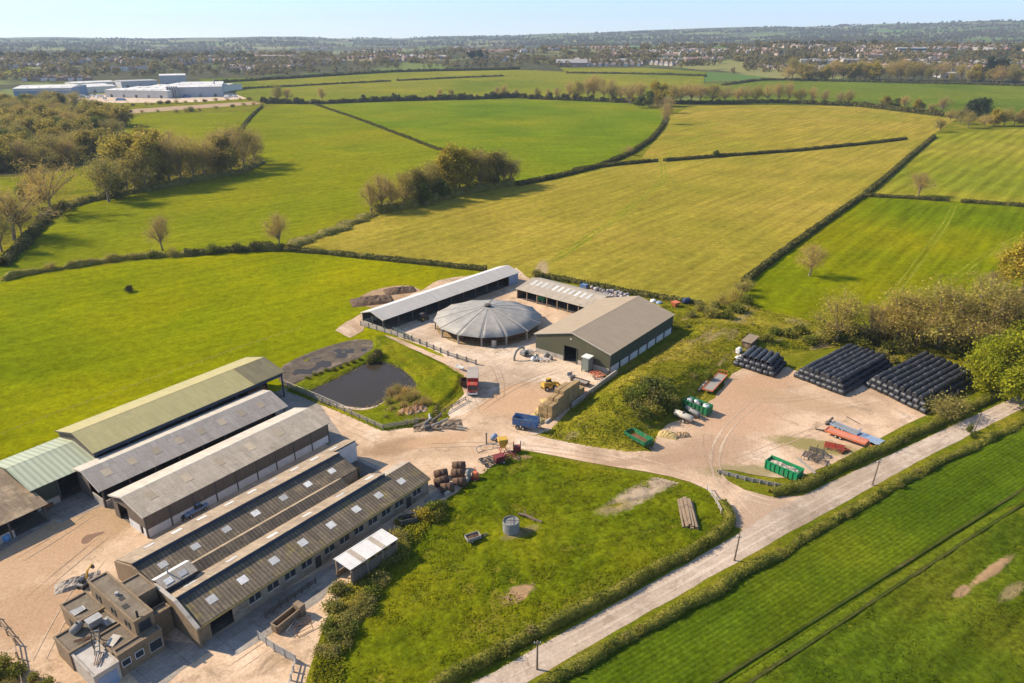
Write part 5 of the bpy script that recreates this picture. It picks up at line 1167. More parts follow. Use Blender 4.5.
t = thing('water_bowser', 'small blue grey bowser tank between the post and the yellow hopper', 'tank', on(494, 441), R(60)); MB().lathe([(.3, -.7), (.55, -.6), (.55, .6), (.3, .7)], 12, (0, 0, 1.0), 'X').build('tank', PBLUE, t, smooth=True)
for s in (-1, 1): wheel(t, 0, s * .6, .35, .2)
MB().bar((.6, 0, .6), (1.6, 0, .4), .1, .1).build('drawbar', STEEL, t)
# scrap heap by the pond corner
for i, (px, py, a_, L, m, r_) in enumerate([(421, 428, 15, 3.4, LOG, .35), (428, 425, 60, 3.0, TIMG, .3), (433, 430, -20, 3.6, LOG, .32), (440, 427, 35, 4.2, TIMG, .28), (447, 429, -15, 4.0, LOG, .25), (455, 430, -12, 4.5, TIMG, .22), (430, 421, 100, 2.6, GALV, .3), (437, 423, 50, 3.0, LOG, .4), (461, 428, -25, 3.0, TIMG, .2), (424, 422, 5, 2.4, RUSTB, .4)]):
    z = .1 + (.55 if i in (1, 3, 6, 7) else 0); q = on(px, py, z)
    t = thing('scrap_log' if m in (LOG, TIMG) else 'scrap_pipe', ['thick bark log at the left end of the scrap heap', 'grey post lying across the left of the scrap heap', 'bark log at the front of the scrap heap', 'long grey post sloping up over the heap middle', 'bark log right of the heap middle', 'long grey post pointing out to the right of the heap', 'galvanised pipe end at the back of the scrap heap', 'fat bark log on top of the heap middle', 'thin grey post at the right tip of the scrap heap', 'rusty pipe lying at the back left of the scrap heap'][i], 'scrap', q, R(a_), 'logs and pipes of the scrap heap')
    MB().tube((-L / 2, 0, r_), (L / 2, 0, r_ + (.5 if i in (3, 7) else .1)), r_, r_ * .85, 10).build('log' if m in (LOG, TIMG) else 'pipe', m, t)
t = thing('debris_heap', 'low brown heap of broken timber and earth under the scrap logs', 'heap', on(438, 426), R(10)); heap(t, 'debris', 11, 4.2, 0, 1.0, RUBB if False else mat('debris', (.22, .15, .09), (.13, .09, .06), 2.5, (.36, .28, .19), 1.5, (.5, .62), .95, .5, 6), 77, .8)
t = thing('scrap_engine', 'dark greasy engine block among the logs of the scrap heap', 'scrap', on(427, 430), R(30)); MB().box(-.7, .7, -.5, .5, .1, 1.0).build('block', STEEL, t, bevel=.1); MB().lathe([(.4, 0), (.4, .3)], 12, (.7, 0, .6), 'X').build('flywheel', RUSTB, t)
t = thing('spoil_heap', 'reddish heap of broken brick and soil beside the pond scrub', 'heap', on(414, 413), R(20)); heap(t, 'soil', 8, 5, 0, 1.8, mat('brick_soil', (.34, .17, .09), (.24, .125, .07), 1.2, (.38, .27, .17), .7, (.5, .6), .95, .4), 3, .5)
for i, (px, py, L, w, h) in enumerate([(372, 301, 14, 9, 1.5), (400, 291, 11, 7, 1.4)]):
    t = thing('manure_heap', ['large brown manure heap on the meadow behind the white roofed barn', 'smaller brown manure heap half hidden by the white barn roof'][i], 'heap', on(px, py, .05), R(20), 'manure heaps in the meadow'); heap(t, 'manure', L, w, 0, h, mat('manure', (.12, .072, .042), (.08, .048, .03), .8, (.17, .11, .065), .5, (.55, .68), .95, .5), 8 + i, .5)
sheet('manure_pad', [(354, 300), (376, 289), (404, 284), (424, 290), (408, 300), (392, 308), (366, 308)], MUD, .072, sm=2, wob=.8)

# hardcore yard
trailer('tipping_trailer', 'green low sided trailer with a rusty inside, parked on the grass by the track', 'trailer', 638, 443, yaw((628, 438), (648, 449)), 5.8, 2.4, .9, 2.0, GREEN, RUST, 1, ('rusty_inside', RUST, .3), .55, flare=.18)
for i, (px, py, L, r_, m) in enumerate([(683, 421, 4.4, .75, TRIM), (692, 416, 3.8, .6, GREYM)]):
    rz = yaw((673, 417), (694, 426)) if i == 0 else yaw((682, 411), (700, 421))
    t = thing('slurry_tanker', ['old cream round tanker trailer nearest the track', 'grey narrow tanker trailer tucked behind the cream one'][i], 'tanker', on(px, py), rz, 'old tanker trailers')
    MB().lathe([(r_ * .5, -L / 2 - .15), (r_, -L / 2), (r_, L / 2), (r_ * .5, L / 2 + .15)], 16, (0, 0, r_ + .6), 'X').build('tank', m, t, smooth=True)
    for s in (-1, 1): wheel(t, L * .15, s * .9, .5)
    MB().bar((L / 2, 0, .6), (L / 2 + 1.4, 0, .5), .2, .2).build('drawbar', STEEL, t); MB().tube((0, 0, 2 * r_ + .55), (0, 0, 2 * r_ + .8), .25).build('hatch', STEEL, t); MB().box(-L / 2, L / 2, -.35, .35, .45, .65).build('chassis', RUSTB, t)
rz = yaw((683, 408), (708, 418))
skip('roll_off_skip', 'dark green ribbed skip holding white drums, on the back edge of the hardcore yard', 697, 411, rz, 6.4, 2.4, 2.2, GREEN)
for i, (dx, dy, r_, m) in enumerate([(-2.2, 0, .6, WHITE), (-.6, .3, .5, WHITE), (2.2, 0, .75, WHITE), (.5, -.4, .45, GREYM), (-1.4, -.6, .4, GREYM)]):
    c_, s_ = math.cos(rz), math.sin(rz); q = G(697, 411)
    t = thing('plastic_drum', ['white plastic drum at the left end of the dark green skip', 'white plastic drum in the middle of the dark green skip', 'biggest white plastic tank at the right end of the dark green skip', 'grey drum right of the middle in the dark green skip', 'smaller grey drum left of the middle in the dark green skip'][i], 'drum', (q.x + dx * c_ - dy * s_, q.y + dx * s_ + dy * c_, .4), 0, 'drums in the dark green skip')
    MB().lathe([(r_ * .9, 0), (r_, .1), (r_, 1.9), (r_ * .85, 2.1)], 14).build('drum', m, t, smooth=True); MB().lathe([(r_ * .4, 2.08), (r_ * .4, 2.2)], 10).build('lid', GREYM, t)
def flatbed(name, label, a, b, w, dm, fm, z=.9, head=True, group=None, wh=True):
    A, B = G(*a), G(*b); L = (B - A).length; q = (A + B) / 2; t = thing(name, label, 'trailer', (q.x, q.y, .09), math.atan2(B.y - A.y, B.x - A.x), group)
    MB().box(-L / 2, L / 2, -w / 2 + .1, w / 2 - .1, z, z + .1).build('deck', dm, t)
    f = MB()
    for s in (-1, 1): f.box(-L / 2 - .05, L / 2 + .05, s * (w / 2 - .02) - .08, s * (w / 2 - .02) + .08, z - .12, z + .22)
    for s in (-1, 1): f.box(s * L / 2 - .08, s * L / 2 + .08, -w / 2 + .1, w / 2 - .1, z - .1, z + .24)
    f.bar((L / 2, .4, z - .1), (L / 2 + 1.5, 0, .5), .12, .12); f.bar((L / 2, -.4, z - .1), (L / 2 + 1.5, 0, .5), .12, .12); f.build('frame', fm, t)
    if head:
        h = MB()
        for y in lin(-w / 2 + .1, w / 2 - .1, 4): h.bar((L / 2, y, z), (L / 2 + .1, y, z + 1.1), .09, .09)
        h.bar((L / 2 + .1, -w / 2, z + 1.1), (L / 2 + .1, w / 2, z + 1.1), .1, .1); h.build('headboard', fm, t)
    if wh:
        for x in (-L * .22, -L * .22 + 1.0):
            for s in (-1, 1): wheel(t, x, s * (w / 2 - .25), .4)
    return t
flatbed('bale_trailer', 'orange red bale trailer with grey deck on the bank side of the hardcore yard', (707, 394), (722, 378), 2.5, TIMG, ORANGE)
flatbed('bale_trailer', 'pale narrow trailer tucked beside the orange red bale trailer', (697, 393), (706, 383), 1.1, TRIM, RUSTB, .5, False)
t = thing('site_hut', 'brown boarded box hut with shallow roof behind the black bale stack', 'hut', on(749, 349.5, .5), R(53)); MB().box(-3.0, 3.0, -1.25, 1.25, .25, 2.7).build('walls', mat('hut_boards', (.16, .10, .06), (.12, .075, .045), 1, st=(4, 4, .4)), t); MB().hexa([(-3.2, -1.45, 2.7), (3.2, -1.45, 2.7), (3.2, 1.45, 2.7), (-3.2, 1.45, 2.7), (-3.2, -1.45, 2.82), (3.2, -1.45, 2.82), (3.2, 1.45, 2.95), (-3.2, 1.45, 2.95)]).build('roof', mat('hut_roof', (.27, .20, .13), (.21, .155, .10), 1), t); MB().box(-3.02, -3.0, -.5, .4, .3, 2.2).build('door', TIMB, t)
s_ = MB()
for x in (-2.6, 0, 2.6): s_.box(x - .2, x + .2, -1.1, 1.1, -.3, .25)
s_.build('skids', STEEL, t)
rz = yaw((765, 466), (800, 481))
skip('roll_off_skip', 'bright green ribbed skip heaped with rubble near the lane hedge', 783, 473.5, rz, 6.8, 2.5, 2.0, GREEN2, 8, None, ('rubble_load', 6.5, 2.2, 1.3, .9, RUBB, 4, .6))
implement('cage_roller', 'dark rusty roller cage piled with frames beside the bright green skip', 'machine', 812, 460, R(-35), 3.6, 2.2, STEEL, 5, 1.5, 21, None, False)
implement('spring_tine_harrow', 'black folded spring harrow behind the rusty roller cage', 'machine', 816, 455, R(-30), 2.8, 1.6, STEEL, 4, 1.8, 22, None, False)
t = thing('timber_beam', 'long grey beam lying beside the bright green skip', 'timber', on(806, 467), yaw((794, 456), (815, 474))); MB().box(-3.0, 3.0, -.22, .22, .05, .4).build('beam', TIMG, t)
flatbed('bale_trailer', 'faded salmon red flat trailer near the lane hedge', (826, 433), (866, 447), 2.3, SALMON, ORANGE, .95, False)
flatbed('bale_trailer', 'long grey blue trailer frame behind the salmon red trailer', (832, 426), (858, 437), 1.7, GREYM, PBLUE, .7, True)
t = thing('shed_panel', 'pale blue corrugated sheet resting flat on bearers by the lane hedge', 'panel', on(870, 441), yaw((858, 435), (881, 444)))
m = MB()
for k in range(12): m.hexa([(-2.4, -1.5 + k * .25, .5 + .06 * (k % 2)), (2.4, -1.5 + k * .25, .5 + .06 * (k % 2)), (2.4, -1.25 + k * .25, .5 + .06 * ((k + 1) % 2)), (-2.4, -1.25 + k * .25, .5 + .06 * ((k + 1) % 2)), (-2.4, -1.5 + k * .25, .54 + .06 * (k % 2)), (2.4, -1.5 + k * .25, .54 + .06 * (k % 2)), (2.4, -1.25 + k * .25, .54 + .06 * ((k + 1) % 2)), (-2.4, -1.25 + k * .25, .54 + .06 * ((k + 1) % 2))])
m.build('sheet', PBLUE, t); m = MB()
for x in (-1.8, 0, 1.8): m.box(x - .12, x + .12, -1.4, 1.4, 0, .48)
m.build('bearers', TIMB, t)
implement('power_harrow', 'bright red harrow with many rotors in front of the salmon trailer', 'machine', 834, 449, R(-28), 3.8, 2.4, RED, 6, 1.0, 25, None, False)
t = thing('harrow_cover', 'rusty red tray lying at the end of the red harrow', 'tray', on(843, 452), R(35)); open_box(MB(), 2.6, 1.0, .1, .5).build('tray', RUST, t)
t = thing('drawbar_ram', 'dark bent drawbar standing at the left end of the trailer frame', 'machine', on(829, 424), R(30)); MB().bar((-1.2, 0, .1), (1.0, 0, 1.3), .35, .4).build('bar', STEEL, t); MB().box(-.6, .6, -.6, .6, 0, .6).build('block', STEEL, t, bevel=.08)
t = thing('drawbar_ram', 'short dark hitch lying alone left of the salmon trailer', 'machine', on(820, 431), R(-30)); MB().bar((-1.0, 0, .15), (1.0, 0, .3), .22, .22).build('bar', STEEL, t); MB().box(.6, 1.1, -.3, .3, 0, .45).build('eye', STEEL, t)
t = thing('timber_pole', 'thin dark pole lying on the hardcore in front of the right bale stack', 'pole', on(853, 421), yaw((847, 418), (858, 424))); MB().tube((-1.9, 0, .12), (1.9, 0, .12), .1, .08).build('pole', STEEL, t)
t = thing('gravel_heap', 'pale heap of sand beside the cream tanker', 'heap', on(668, 436), R(-20)); heap(t, 'sand', 4.4, 2.8, 0, 1.1, STRAWP, 11, .3)
t = thing('gravel_heap', 'darker heap of gravel joining the pale sand heap', 'heap', on(680, 436), R(10)); heap(t, 'gravel', 4.6, 2.4, 0, .9, MUD, 12, .4)
# paddock things
t = thing('water_tank', 'round corrugated steel water tank standing in the paddock', 'tank', on(511, 532, .2), 0)
prof = []; 
for k in range(13): prof.append((1.42 + .05 * (k % 2), .1 + k * .18))
MB().lathe(prof + [(1.34, 2.26), (1.34, 2.0)], 24).build('shell', GREYM, t); MB().lathe([(1.33, 1.9), (1.33, 1.96)], 24).build('water', DARK, t); MB().box(-1.4, 1.4, -.05, .05, 2.26, 2.36).build('cross_bar', STEEL, t); MB().box(-.05, .05, -1.4, 1.4, 2.37, 2.45).build('cross_bar', STEEL, t)
t = thing('fallen_log', 'dead branch lying in the grass beside the round water tank', 'log', on(530, 520, .2), yaw((518, 517), (542, 526))); m = MB(); m.path([(-2.4, 0, .25), (-1, .2, .35), (.6, 0, .3), (2.4, .1, .2)], .24, 9); m.tube((-1, .2, .3), (-1.8, 1.1, .7), .12, .06); m.tube((.6, 0, .3), (1.3, -1, .6), .1, .05); m.tube((0, .1, .3), (.2, 1.1, .8), .1, .04); m.build('branch', LOG, t)
trailer('box_trailer', 'small grey box trailer with a rusty load, alone in the paddock', 'trailer', 473, 541, yaw((464, 540), (482, 534)), 2.5, 1.5, .55, 1.15, TIMG, None, 1, ('load', RUSTB, .35), .32)
rz = yaw((683, 531), (676, 499))
qb = G(687.5, 515)
pl0 = thing('timber_plank', '', 'timber'); MB().box(-4.2, 4.2, -.16, .16, 0, .22).build('plank', TIMB, pl0)
for i in range(15):
    o = pl0 if i == 0 else copy_tree(pl0); l, k = (0, i) if i < 7 else ((1, i - 7) if i < 12 else (2, i - 12))
    y = -1.25 + k * .42 + l * .2; c_, s_ = math.cos(rz), math.sin(rz); dx = random.uniform(-.5, .5)
    o.location = (qb.x + dx * c_ - y * s_, qb.y + dx * s_ + y * c_, .25 + l * .24); o.rotation_euler = (0, 0, rz + random.uniform(-.04, .04))
    tag(o, 'long brown plank in the %s layer of the timber pile in the paddock corner' % ['bottom', 'middle', 'top'][l], 'plank', '%s layer planks of the timber pile' % ['bottom', 'middle', 'top'][l])
# excavator by the brick block, loader and drum in the left sheds
t = thing('mini_digger', 'small digger with a raised yellow arm behind the brick milking block', 'digger', on(84, 587), R(75)); t.scale = (.68, .68, .68)
MB().box(-1.1, 1.1, -.9, .9, .7, 1.3).build('body', GREYM, t, bevel=.08); MB().box(-.6, .6, -.5, .5, 1.3, 2.3).build('cab', GLASS, t); MB().bar((1.0, 0, 1.2), (2.0, 0, 3.2), .3, .35).build('boom', YELL, t); MB().bar((2.0, 0, 3.2), (3.4, 0, 3.7), .26, .3).build('dipper', YELL, t); MB().hexa([(3.2, -.4, 2.6), (3.7, -.4, 2.7), (3.7, .4, 2.7), (3.2, .4, 2.6), (3.2, -.4, 3.6), (3.5, -.4, 3.7), (3.5, .4, 3.7), (3.2, .4, 3.6)]).build('bucket', STEEL, t)
for s in (-1, 1): MB().box(-1.2, 1.2, s * .8 - .2, s * .8 + .2, 0, .6).build('track', BLACK, t, bevel=.15)
t = thing('rubble_heap', 'pile of broken concrete behind the brick milking block', 'heap', on(78, 583), R(30)); heap(t, 'rubble', 6.5, 3.0, 0, 1.0, RUBB, 17, .7)
t = thing('skid_loader', 'little orange loader in the opening of the mint roofed shed', 'loader', on(44, 506), R(-30)); MB().box(-1, 1, -.7, .7, .5, 1.4).build('body', ORANGE, t, bevel=.08); MB().box(-.6, .5, -.5, .5, 1.4, 2.2).build('cab', YELL, t); MB().box(1.1, 1.7, -.9, .9, .1, .7).build('bucket', RUST, t)
for x in (-.6, .6):
    for s in (-1, 1): wheel(t, x, s * .8, .42)
t = thing('blue_drum', 'bright blue plastic drum outside the brown roofed open shed', 'drum', on(7, 541)); MB().lathe([(.5, 0), (.62, .15), (.62, 1.1), (.5, 1.25)], 16).build('drum', mat('blue_plastic', (.10, .26, .50), (.08, .2, .4), 2, rough=.4), t, smooth=True); MB().lathe([(.2, 1.25), (.2, 1.32)], 10).build('lid', WHITE, t)
t = thing('quad_bike', 'dark quad bike parked in the alley beside the timber clad shed', 'quad bike', on(186, 519), R(55)); MB().box(-.8, .8, -.3, .3, .4, .8).build('body', STEEL, t, bevel=.08); MB().box(-.6, .1, -.25, .25, .8, .95).build('saddle', BLACK, t); MB().bar((.5, -.45, 1.15), (.5, .45, 1.15), .06, .06).build('handlebar', STEEL, t)
for x in (-.6, .6):
    for s in (-1, 1): wheel(t, x, s * .45, .3, .25)
t = thing('pickup', 'dark pickup parked in the alley between the timber clad shed and dairy range', 'pickup', on(196, 513), R(54)); MB().box(-2.3, 2.3, -.85, .85, .5, 1.05).build('body', PBLUE, t, bevel=.08); MB().hexa([(-.3, -.8, 1.05), (1.3, -.8, 1.05), (1.3, .8, 1.05), (-.3, .8, 1.05), (0, -.7, 1.75), (.9, -.7, 1.75), (.9, .7, 1.75), (0, .7, 1.75)]).build('cab', GLASS, t); MB().box(0, .9, -.72, .72, 1.75, 1.8).build('cab_roof', PBLUE, t)
for x in (-1.4, 1.4):
    for s in (-1, 1): wheel(t, x, s * .78, .36, .24)
# behind the barn's hedge: wrapped bales and boxes
for i in range(26):
    px = 592 + (i % 13) * 3.0 + random.uniform(-1, 1); py = 293.5 + (i % 13) * .55 - (i // 13) * 3.2 + random.uniform(-1, 1)
    q = on(px, py)
    if i == 0:
        sw0 = MB().lathe([(.5, -.55), (.62, -.5), (.65, 0), (.62, .5), (.5, .55)], 12, (0, 0, .63), 'X').build('scrap_bale', mat('dirty_wrap', (.34, .31, .30), (.15, .135, .125), 1.3, (.5, .48, .46), 1.5, (.58, .66), .6, tone=.45), None, smooth=True); o = sw0
    else: o = sw0.copy(); C.objects.link(o)
    o.location = q; o.rotation_euler = (0, 0, random.uniform(0, 3)); tag(o, 'grubby grey and white wrapped bale in the row behind the lean-to', 'bale', 'wrapped bales behind the lean-to')
t = thing('blue_crate', 'bright blue crate behind the lean-to roof, by the field hedge', 'crate', on(584, 288), R(-40)); open_box(MB(), 2.6, 1.6, .1, 1.4).build('crate', BLUE, t); MB().box(-1.1, 1.1, -.6, .6, .2, 1.2).build('contents', PBLUE, t)
for i, (px, py, m, lb) in enumerate([(653, 303, WHITE, 'white'), (659, 305, PBLUE, 'pale blue')]):
    t = thing('bulk_bag', lb + ' bulk bag lying behind the big barn', 'bag', on(px, py), i, 'bulk bags behind the big barn'); MB().lathe([(.8, 0), (1.1, .3), (1.0, .9), (.5, 1.2)], 10).build('bag', m, t, smooth=True)
t = thing('fertiliser_spreader', 'orange spreader standing in rough grass behind the big barn', 'machine', on(675, 308.5), R(30)); MB().hexa([(-.5, -.5, .6), (.5, -.5, .6), (.5, .5, .6), (-.5, .5, .6), (-1.2, -1.2, 2.2), (1.2, -1.2, 2.2), (1.2, 1.2, 2.2), (-1.2, 1.2, 2.2)]).build('hopper', ORANGE, t); MB().lathe([(.6, .4), (.6, .6)], 12).build('spinner', STEEL, t)
for s in (-1, 1): wheel(t, -.4, s * .9, .4)
t = thing('dark_tank', 'dark blue tank trailer beside the orange spreader', 'tank', on(686, 305), R(20)); MB().lathe([(.5, -1.2), (.95, -1.1), (.95, 1.1), (.5, 1.2)], 14, (0, 0, 1.4), 'X').build('tank', mat('navy_paint', (.025, .04, .09), (.02, .03, .07), 1, rough=.4), t, smooth=True)
for s in (-1, 1): wheel(t, 0, s * .9, .45)
# things under the round parlour and the barns
t = thing('green_feed_box', 'green box wagon under the lean-to by the rooflights', 'wagon', on(542, 302), R(-40)); open_box(MB(), 3.2, 1.9, .7, 2.2).build('body', GREEN, t)
for x in (-.9, .9):
    for s in (-1, 1): wheel(t, x, s * .8, .4)
tractor_at = [(505, 281, 50, PBLUE, 'small grey blue tractor under the far end of the white roofed barn'), (423, 321, 48, STEEL, 'dark tractor in the shade of the white roofed barn')]
for px, py, a_, m, lb in tractor_at:
    t = thing('tractor', lb, 'tractor', on(px, py, .17), R(a_)); MB().box(.2, 1.9, -.4, .4, .8, 1.5).build('bonnet', m, t, bevel=.06); MB().box(-1.0, .2, -.65, .65, 1.0, 2.4).build('cab', GLASS, t); MB().box(-1.1, .3, -.7, .7, 2.4, 2.5).build('cab_roof', m, t)
    for s in (-1, 1): wheel(t, -.7, s * .8, .8, .4, YELL); wheel(t, 1.4, s * .7, .5, .3, YELL)
for i, (px, py, h) in enumerate([(442, 331, 1.6), (494, 347, 2.0)]):
    t = thing('milk_churn_stand', ['old brown cabinet beside the left side of the round parlour', 'short concrete pillar by the front of the round parlour'][i], 'cabinet', on(px, py), R(50)); MB().box(-.5, .5, -.5, .5, 0, h).build('body', [RUSTB, CONB][i], t, bevel=.04); MB().box(-.56, .56, -.56, .56, h, h + .1).build('cap', STEEL, t)
# bottom yard: trough, hurdles
t = thing('concrete_trough', 'brown concrete cattle crush trough in the bottom yard', 'trough', on(287, 624), yaw((273, 634), (293, 618))); open_box(MB(), 4.4, 1.5, .1, 1.5, .22).build('trough', BRK, t); MB().box(1.9, 2.9, -1.0, .6, 0, 2.0).build('end_block', BRK, t, bevel=.05)
for i, (px, py, a_) in enumerate([(300, 618, 60), (303, 626, 20), (298, 632, 75), (306, 634, 40)]):
    t = thing('steel_hurdle', ['leaning grey hurdle against the trough end block', 'fallen rusty hurdle right of the trough', 'bent hurdle in front of the trough', 'hurdle lying nearest the scrub'][i], 'hurdle', on(px, py), R(a_), 'hurdles by the trough')
    m = MB(); z2 = .25 + .2 * i
    for k in range(4): m.tube((-1.2, k * .35, .1 + k * z2 * .4), (1.2, k * .35, .1 + k * z2 * .4), .04, seg=6)
    for x in (-1.2, 1.2): m.tube((x, 0, .1), (x, 1.05, .1 + 3 * z2 * .4), .05, seg=6)
    m.build('rails', [GALV, RUST, GALV, RUST][i], t)
trailer('box_trailer', 'dark empty box trailer in the shade beside the dairy range', 'trailer', 408, 524, R(20), 3.0, 1.7, .6, 1.5, STEEL, None, 1, None, .4)

# ------------------------------------------------------------------ fences, poles
def fence(name, label, pts, n, h, rails, m, pw=.1, z=.1, rm=None, board=False, thin=False):
    P = [G(*p) for p in pts]; t = thing(name, label, 'fence', (P[0].x, P[0].y, z)); o = P[0]
    segs = [(a - o, b - o) for a, b in zip(P, P[1:])]; tot = sum((b - a).length for a, b in segs)
    for a, b in segs:
        k = max(1, round(n * (b - a).length / tot))
        for i in range(k + (1 if b is segs[-1][1] else 0)):
            p = a + (b - a) * (i / k); MB().box(p.x - pw, p.x + pw, p.y - pw, p.y + pw, 0, h).build('post', m, t)
        for z_ in rails:
            MB().bar((a.x, a.y, z_), (b.x, b.y, z_), .04 if thin else .07, .34 if board else .05 if thin else .16).build('rail', rm or m, t)
    return t
fence('post_and_rail_fence', 'grey post and rail fence along the yard edge of the pond', [(288, 389), (330, 406), (383, 430), (418, 424)], 17, 1.3, (.45, .85, 1.2), TIMG)
fence('post_and_rail_fence', 'second pale rail line just behind the pond fence', [(284, 384), (318, 398), (350, 412)], 10, 1.0, (.9,), TRIM)
fence('boarded_fence', 'weathered boarded fence on a low bank in front of the round parlour', [(404, 337), (420, 344), (448, 356), (476, 365)], 9, 1.5, (.5, 1.0), TIMG, .2, board=True)
fence('panel_fence', 'pale concrete panel fence at the open end of the white roofed barn', [(361, 326), (385, 333), (404, 339)], 6, 1.6, (.35, .75, 1.15), TIMG, .12, rm=CONB, board=True)
fence('green_barrier', 'green rail barrier joining the barn end to the boarded fence', [(393, 333), (409, 341)], 3, 1.9, (1.8, 1.2), mat('green_rail', (.12, .16, .12), (.09, .12, .09), 1), .08)
fence('yard_gate', 'grey steel barred gate across the bottom yard', [(259, 640), (275, 652), (296, 664)], 4, 1.6, (.3, .55, .8, 1.05, 1.3, 1.5), GALV, .07)
fence('timber_fence', 'pale leaning rail from the yard gate down to the picture edge', [(296, 664), (289, 690)], 3, 1.2, (.6, 1.05), TRIM, .1)
fence('feed_barrier', 'dark feed barrier rails alongside the dairy wall', [(266, 618), (316, 584)], 7, 1.2, (.4, .7, 1.0), STEEL, .08)
fence('wire_fence', 'post fence at the bottom left corner of the farmyard', [(-6, 618), (16, 645), (24, 690)], 6, 1.3, (.5, 1.1), TIMB, .1)
fence('paling_fence', 'white paling rail at the paddock corner by the lane', [(707, 490), (716, 504), (721, 514)], 4, 1.2, (.5, 1.0), TRIM, .09)
fence('guard_rail', 'long grey timber guard rail beside the bright green skip', [(719, 474), (745, 481), (798, 492)], 10, .9, (.35, .75), TIMG, .14, board=True)
fence('wire_fence', 'thin dark wire fence crossing the left meadow behind the olive shed', [(-40, 452), (60, 414), (160, 378), (250, 346), (300, 330)], 30, .8, (.7,), TIMB, .03, thin=True)
fence('stock_fence', 'short rail fence beside the scrap heap and lorry', [(438, 417), (452, 409), (466, 401)], 4, 1.1, (.5, .95), STEEL, .09)
def pole(base, h, lean, label):
    q = G(*base); t = thing('telegraph_pole', label, 'pole', (q.x, q.y, 0), 0, 'telegraph poles along the lane'); t.rotation_euler = (0, lean, 0)
    MB().tube((0, 0, -.3), (0, 0, h), .17, .11, 10).build('pole', mat('creosoted_pole', (.22, .165, .115), (.16, .115, .08), 2) if 'creosoted_pole' not in bpy.data.materials else bpy.data.materials['creosoted_pole'], t)
    a = MB(); a.bar((-.45, 0, h - .35), (.45, 0, h - .35), .08, .1); a.build('cross_arm', TIMG, t)
    for x in (-.4, .4): MB().lathe([(.05, h - .3), (.07, h - .2), (.04, h - .12)], 8, (x, 0, 0)).build('insulator', WHITE, t)
pole((537, 670), 5.2, R(0), 'telegraph pole nearest the bottom edge of the picture, by the lane')
pole((734, 561), 5.2, R(3.5), 'telegraph pole opposite the farm entrance')
pole((872, 485.5), 5.6, R(4), 'telegraph pole opposite the salmon trailer, leaning right')
pole((972, 437), 6.0, R(5), 'leaning telegraph pole wrapped in ivy near the bright lime tree')
wr = MB()
PX = [(537, 670, 5.1), (734, 561, 5.1), (872, 485.5, 5.5), (972, 437, 5.9)]

# ------------------------------------------------------------------ black silage bales
bm0 = MB().lathe([(.40, -.76), (.64, -.74), (.71, -.66), (.74, -.2), (.73, .25), (.71, .66), (.64, .74), (.40, .76)], 14, (0, 0, 0), 'X')
bale_me = None; cand = []
def stack(A, B, D, nrow, nlen, layers, label):
    """A -> B the near edge with the row ends, A -> D the direction of the rows"""
    A, B, D = G(*A), G(*B), G(*D); w = (B - A); u = (D - A).normalized(); wn = w.normalized(); rowp = w.length / nrow; L = 1.46
    for k in range(layers):
        for i in range(nrow - k):
            for j in range(nlen - k):
                p = A + wn * ((i + .5 + k * .5) * rowp) + u * ((j + .5 + k * .5) * L)
                top = k == layers - 1; vis = top or i in (0, nrow - k - 1) or j in (0, nlen - k - 1)
                front = top or j == 0 or i == nrow - k - 1 or (i == 0); ax = u if top else wn      # lower courses lie across the row ends
                lay = ['bottom', 'second', 'top'][k] if layers == 3 else ['bottom', 'top'][k]
                cand.append((vis and front, p.y, (p.x + random.uniform(-.09, .09), p.y + random.uniform(-.09, .09), .74 + k * 1.12 + random.uniform(-.07, .07)), math.atan2(ax.y, ax.x) + random.uniform(-.06, .06), label, lay))
stack((733, 366), (774, 379), (752, 349), 7, 7, 3, 'left stack beside the hut')
stack((793, 377.5), (843, 397), (847, 350), 9, 18, 3, 'middle stack')
stack((864, 386), (925, 416), (908, 364), 10, 19, 3, 'right stack behind the bare bush')
cand.sort(key=lambda c_: (not c_[0], c_[1])); rest = []
nb_ = 0
for c_ in cand:
    if c_[0] and nb_ < 296:
        if nb_ == 0: o = bm0.build('silage_bale', WRAP, None, smooth=True); bale_me = o.data
        else: o = link('silage_bale', bale_me)
        o.location = c_[2]; o.rotation_euler = (random.uniform(0, 6), 0, c_[3]); q_ = random.uniform(.94, 1.05); o.scale = (random.uniform(.97, 1.05), q_, 2 - q_); nb_ += 1
        tag(o, 'black wrapped bale in the %s layer of the %s' % (c_[5], c_[4]), 'silage bale', 'bales in the %s layer of the %s' % (c_[5], c_[4]))
    else: rest.append(c_)
bv = np.array(bm0.v); quads = [f for f in bm0.f if len(f) == 4]
parts = []
for c_ in rest:
    a = c_[3]; ca_, sa_2 = math.cos(a), math.sin(a); r_ = random.uniform(0, 6); y = bv[:, 1] * math.cos(r_) - bv[:, 2] * math.sin(r_); z = bv[:, 1] * math.sin(r_) + bv[:, 2] * math.cos(r_)
    parts.append((np.stack([bv[:, 0] * ca_ - y * sa_2 + c_[2][0], bv[:, 0] * sa_2 + y * ca_ + c_[2][1], z + c_[2][2]], 1), np.array(quads)))
v_, f__ = cat_vf(parts); o = link('silage_bales', np_mesh('silage_bales', v_, f__, WRAP, smooth=True)); o['kind'] = 'stuff'
for i, (px, py, z, lb) in enumerate([(737, 361, .7, 'white wrapped round bale at the bottom left of the left bale stack'), (737.5, 357, 1.0, 'white wrapped round bale in the middle of the white group'), (738, 357, 2.1, 'topmost white wrapped round bale beside the hut'), (741, 360, .7, 'white wrapped round bale partly behind black bales')]):
    o = link('silage_bale', bale_me.copy() if i == 0 else wm_)
    if i == 0: wm_ = o.data; wm_.materials[0] = WRAPW
    q = G(px, py); o.location = (q.x, q.y, z); o.rotation_euler = (0, 0, .9); tag(o, lb, 'silage bale', 'white wrapped bales')
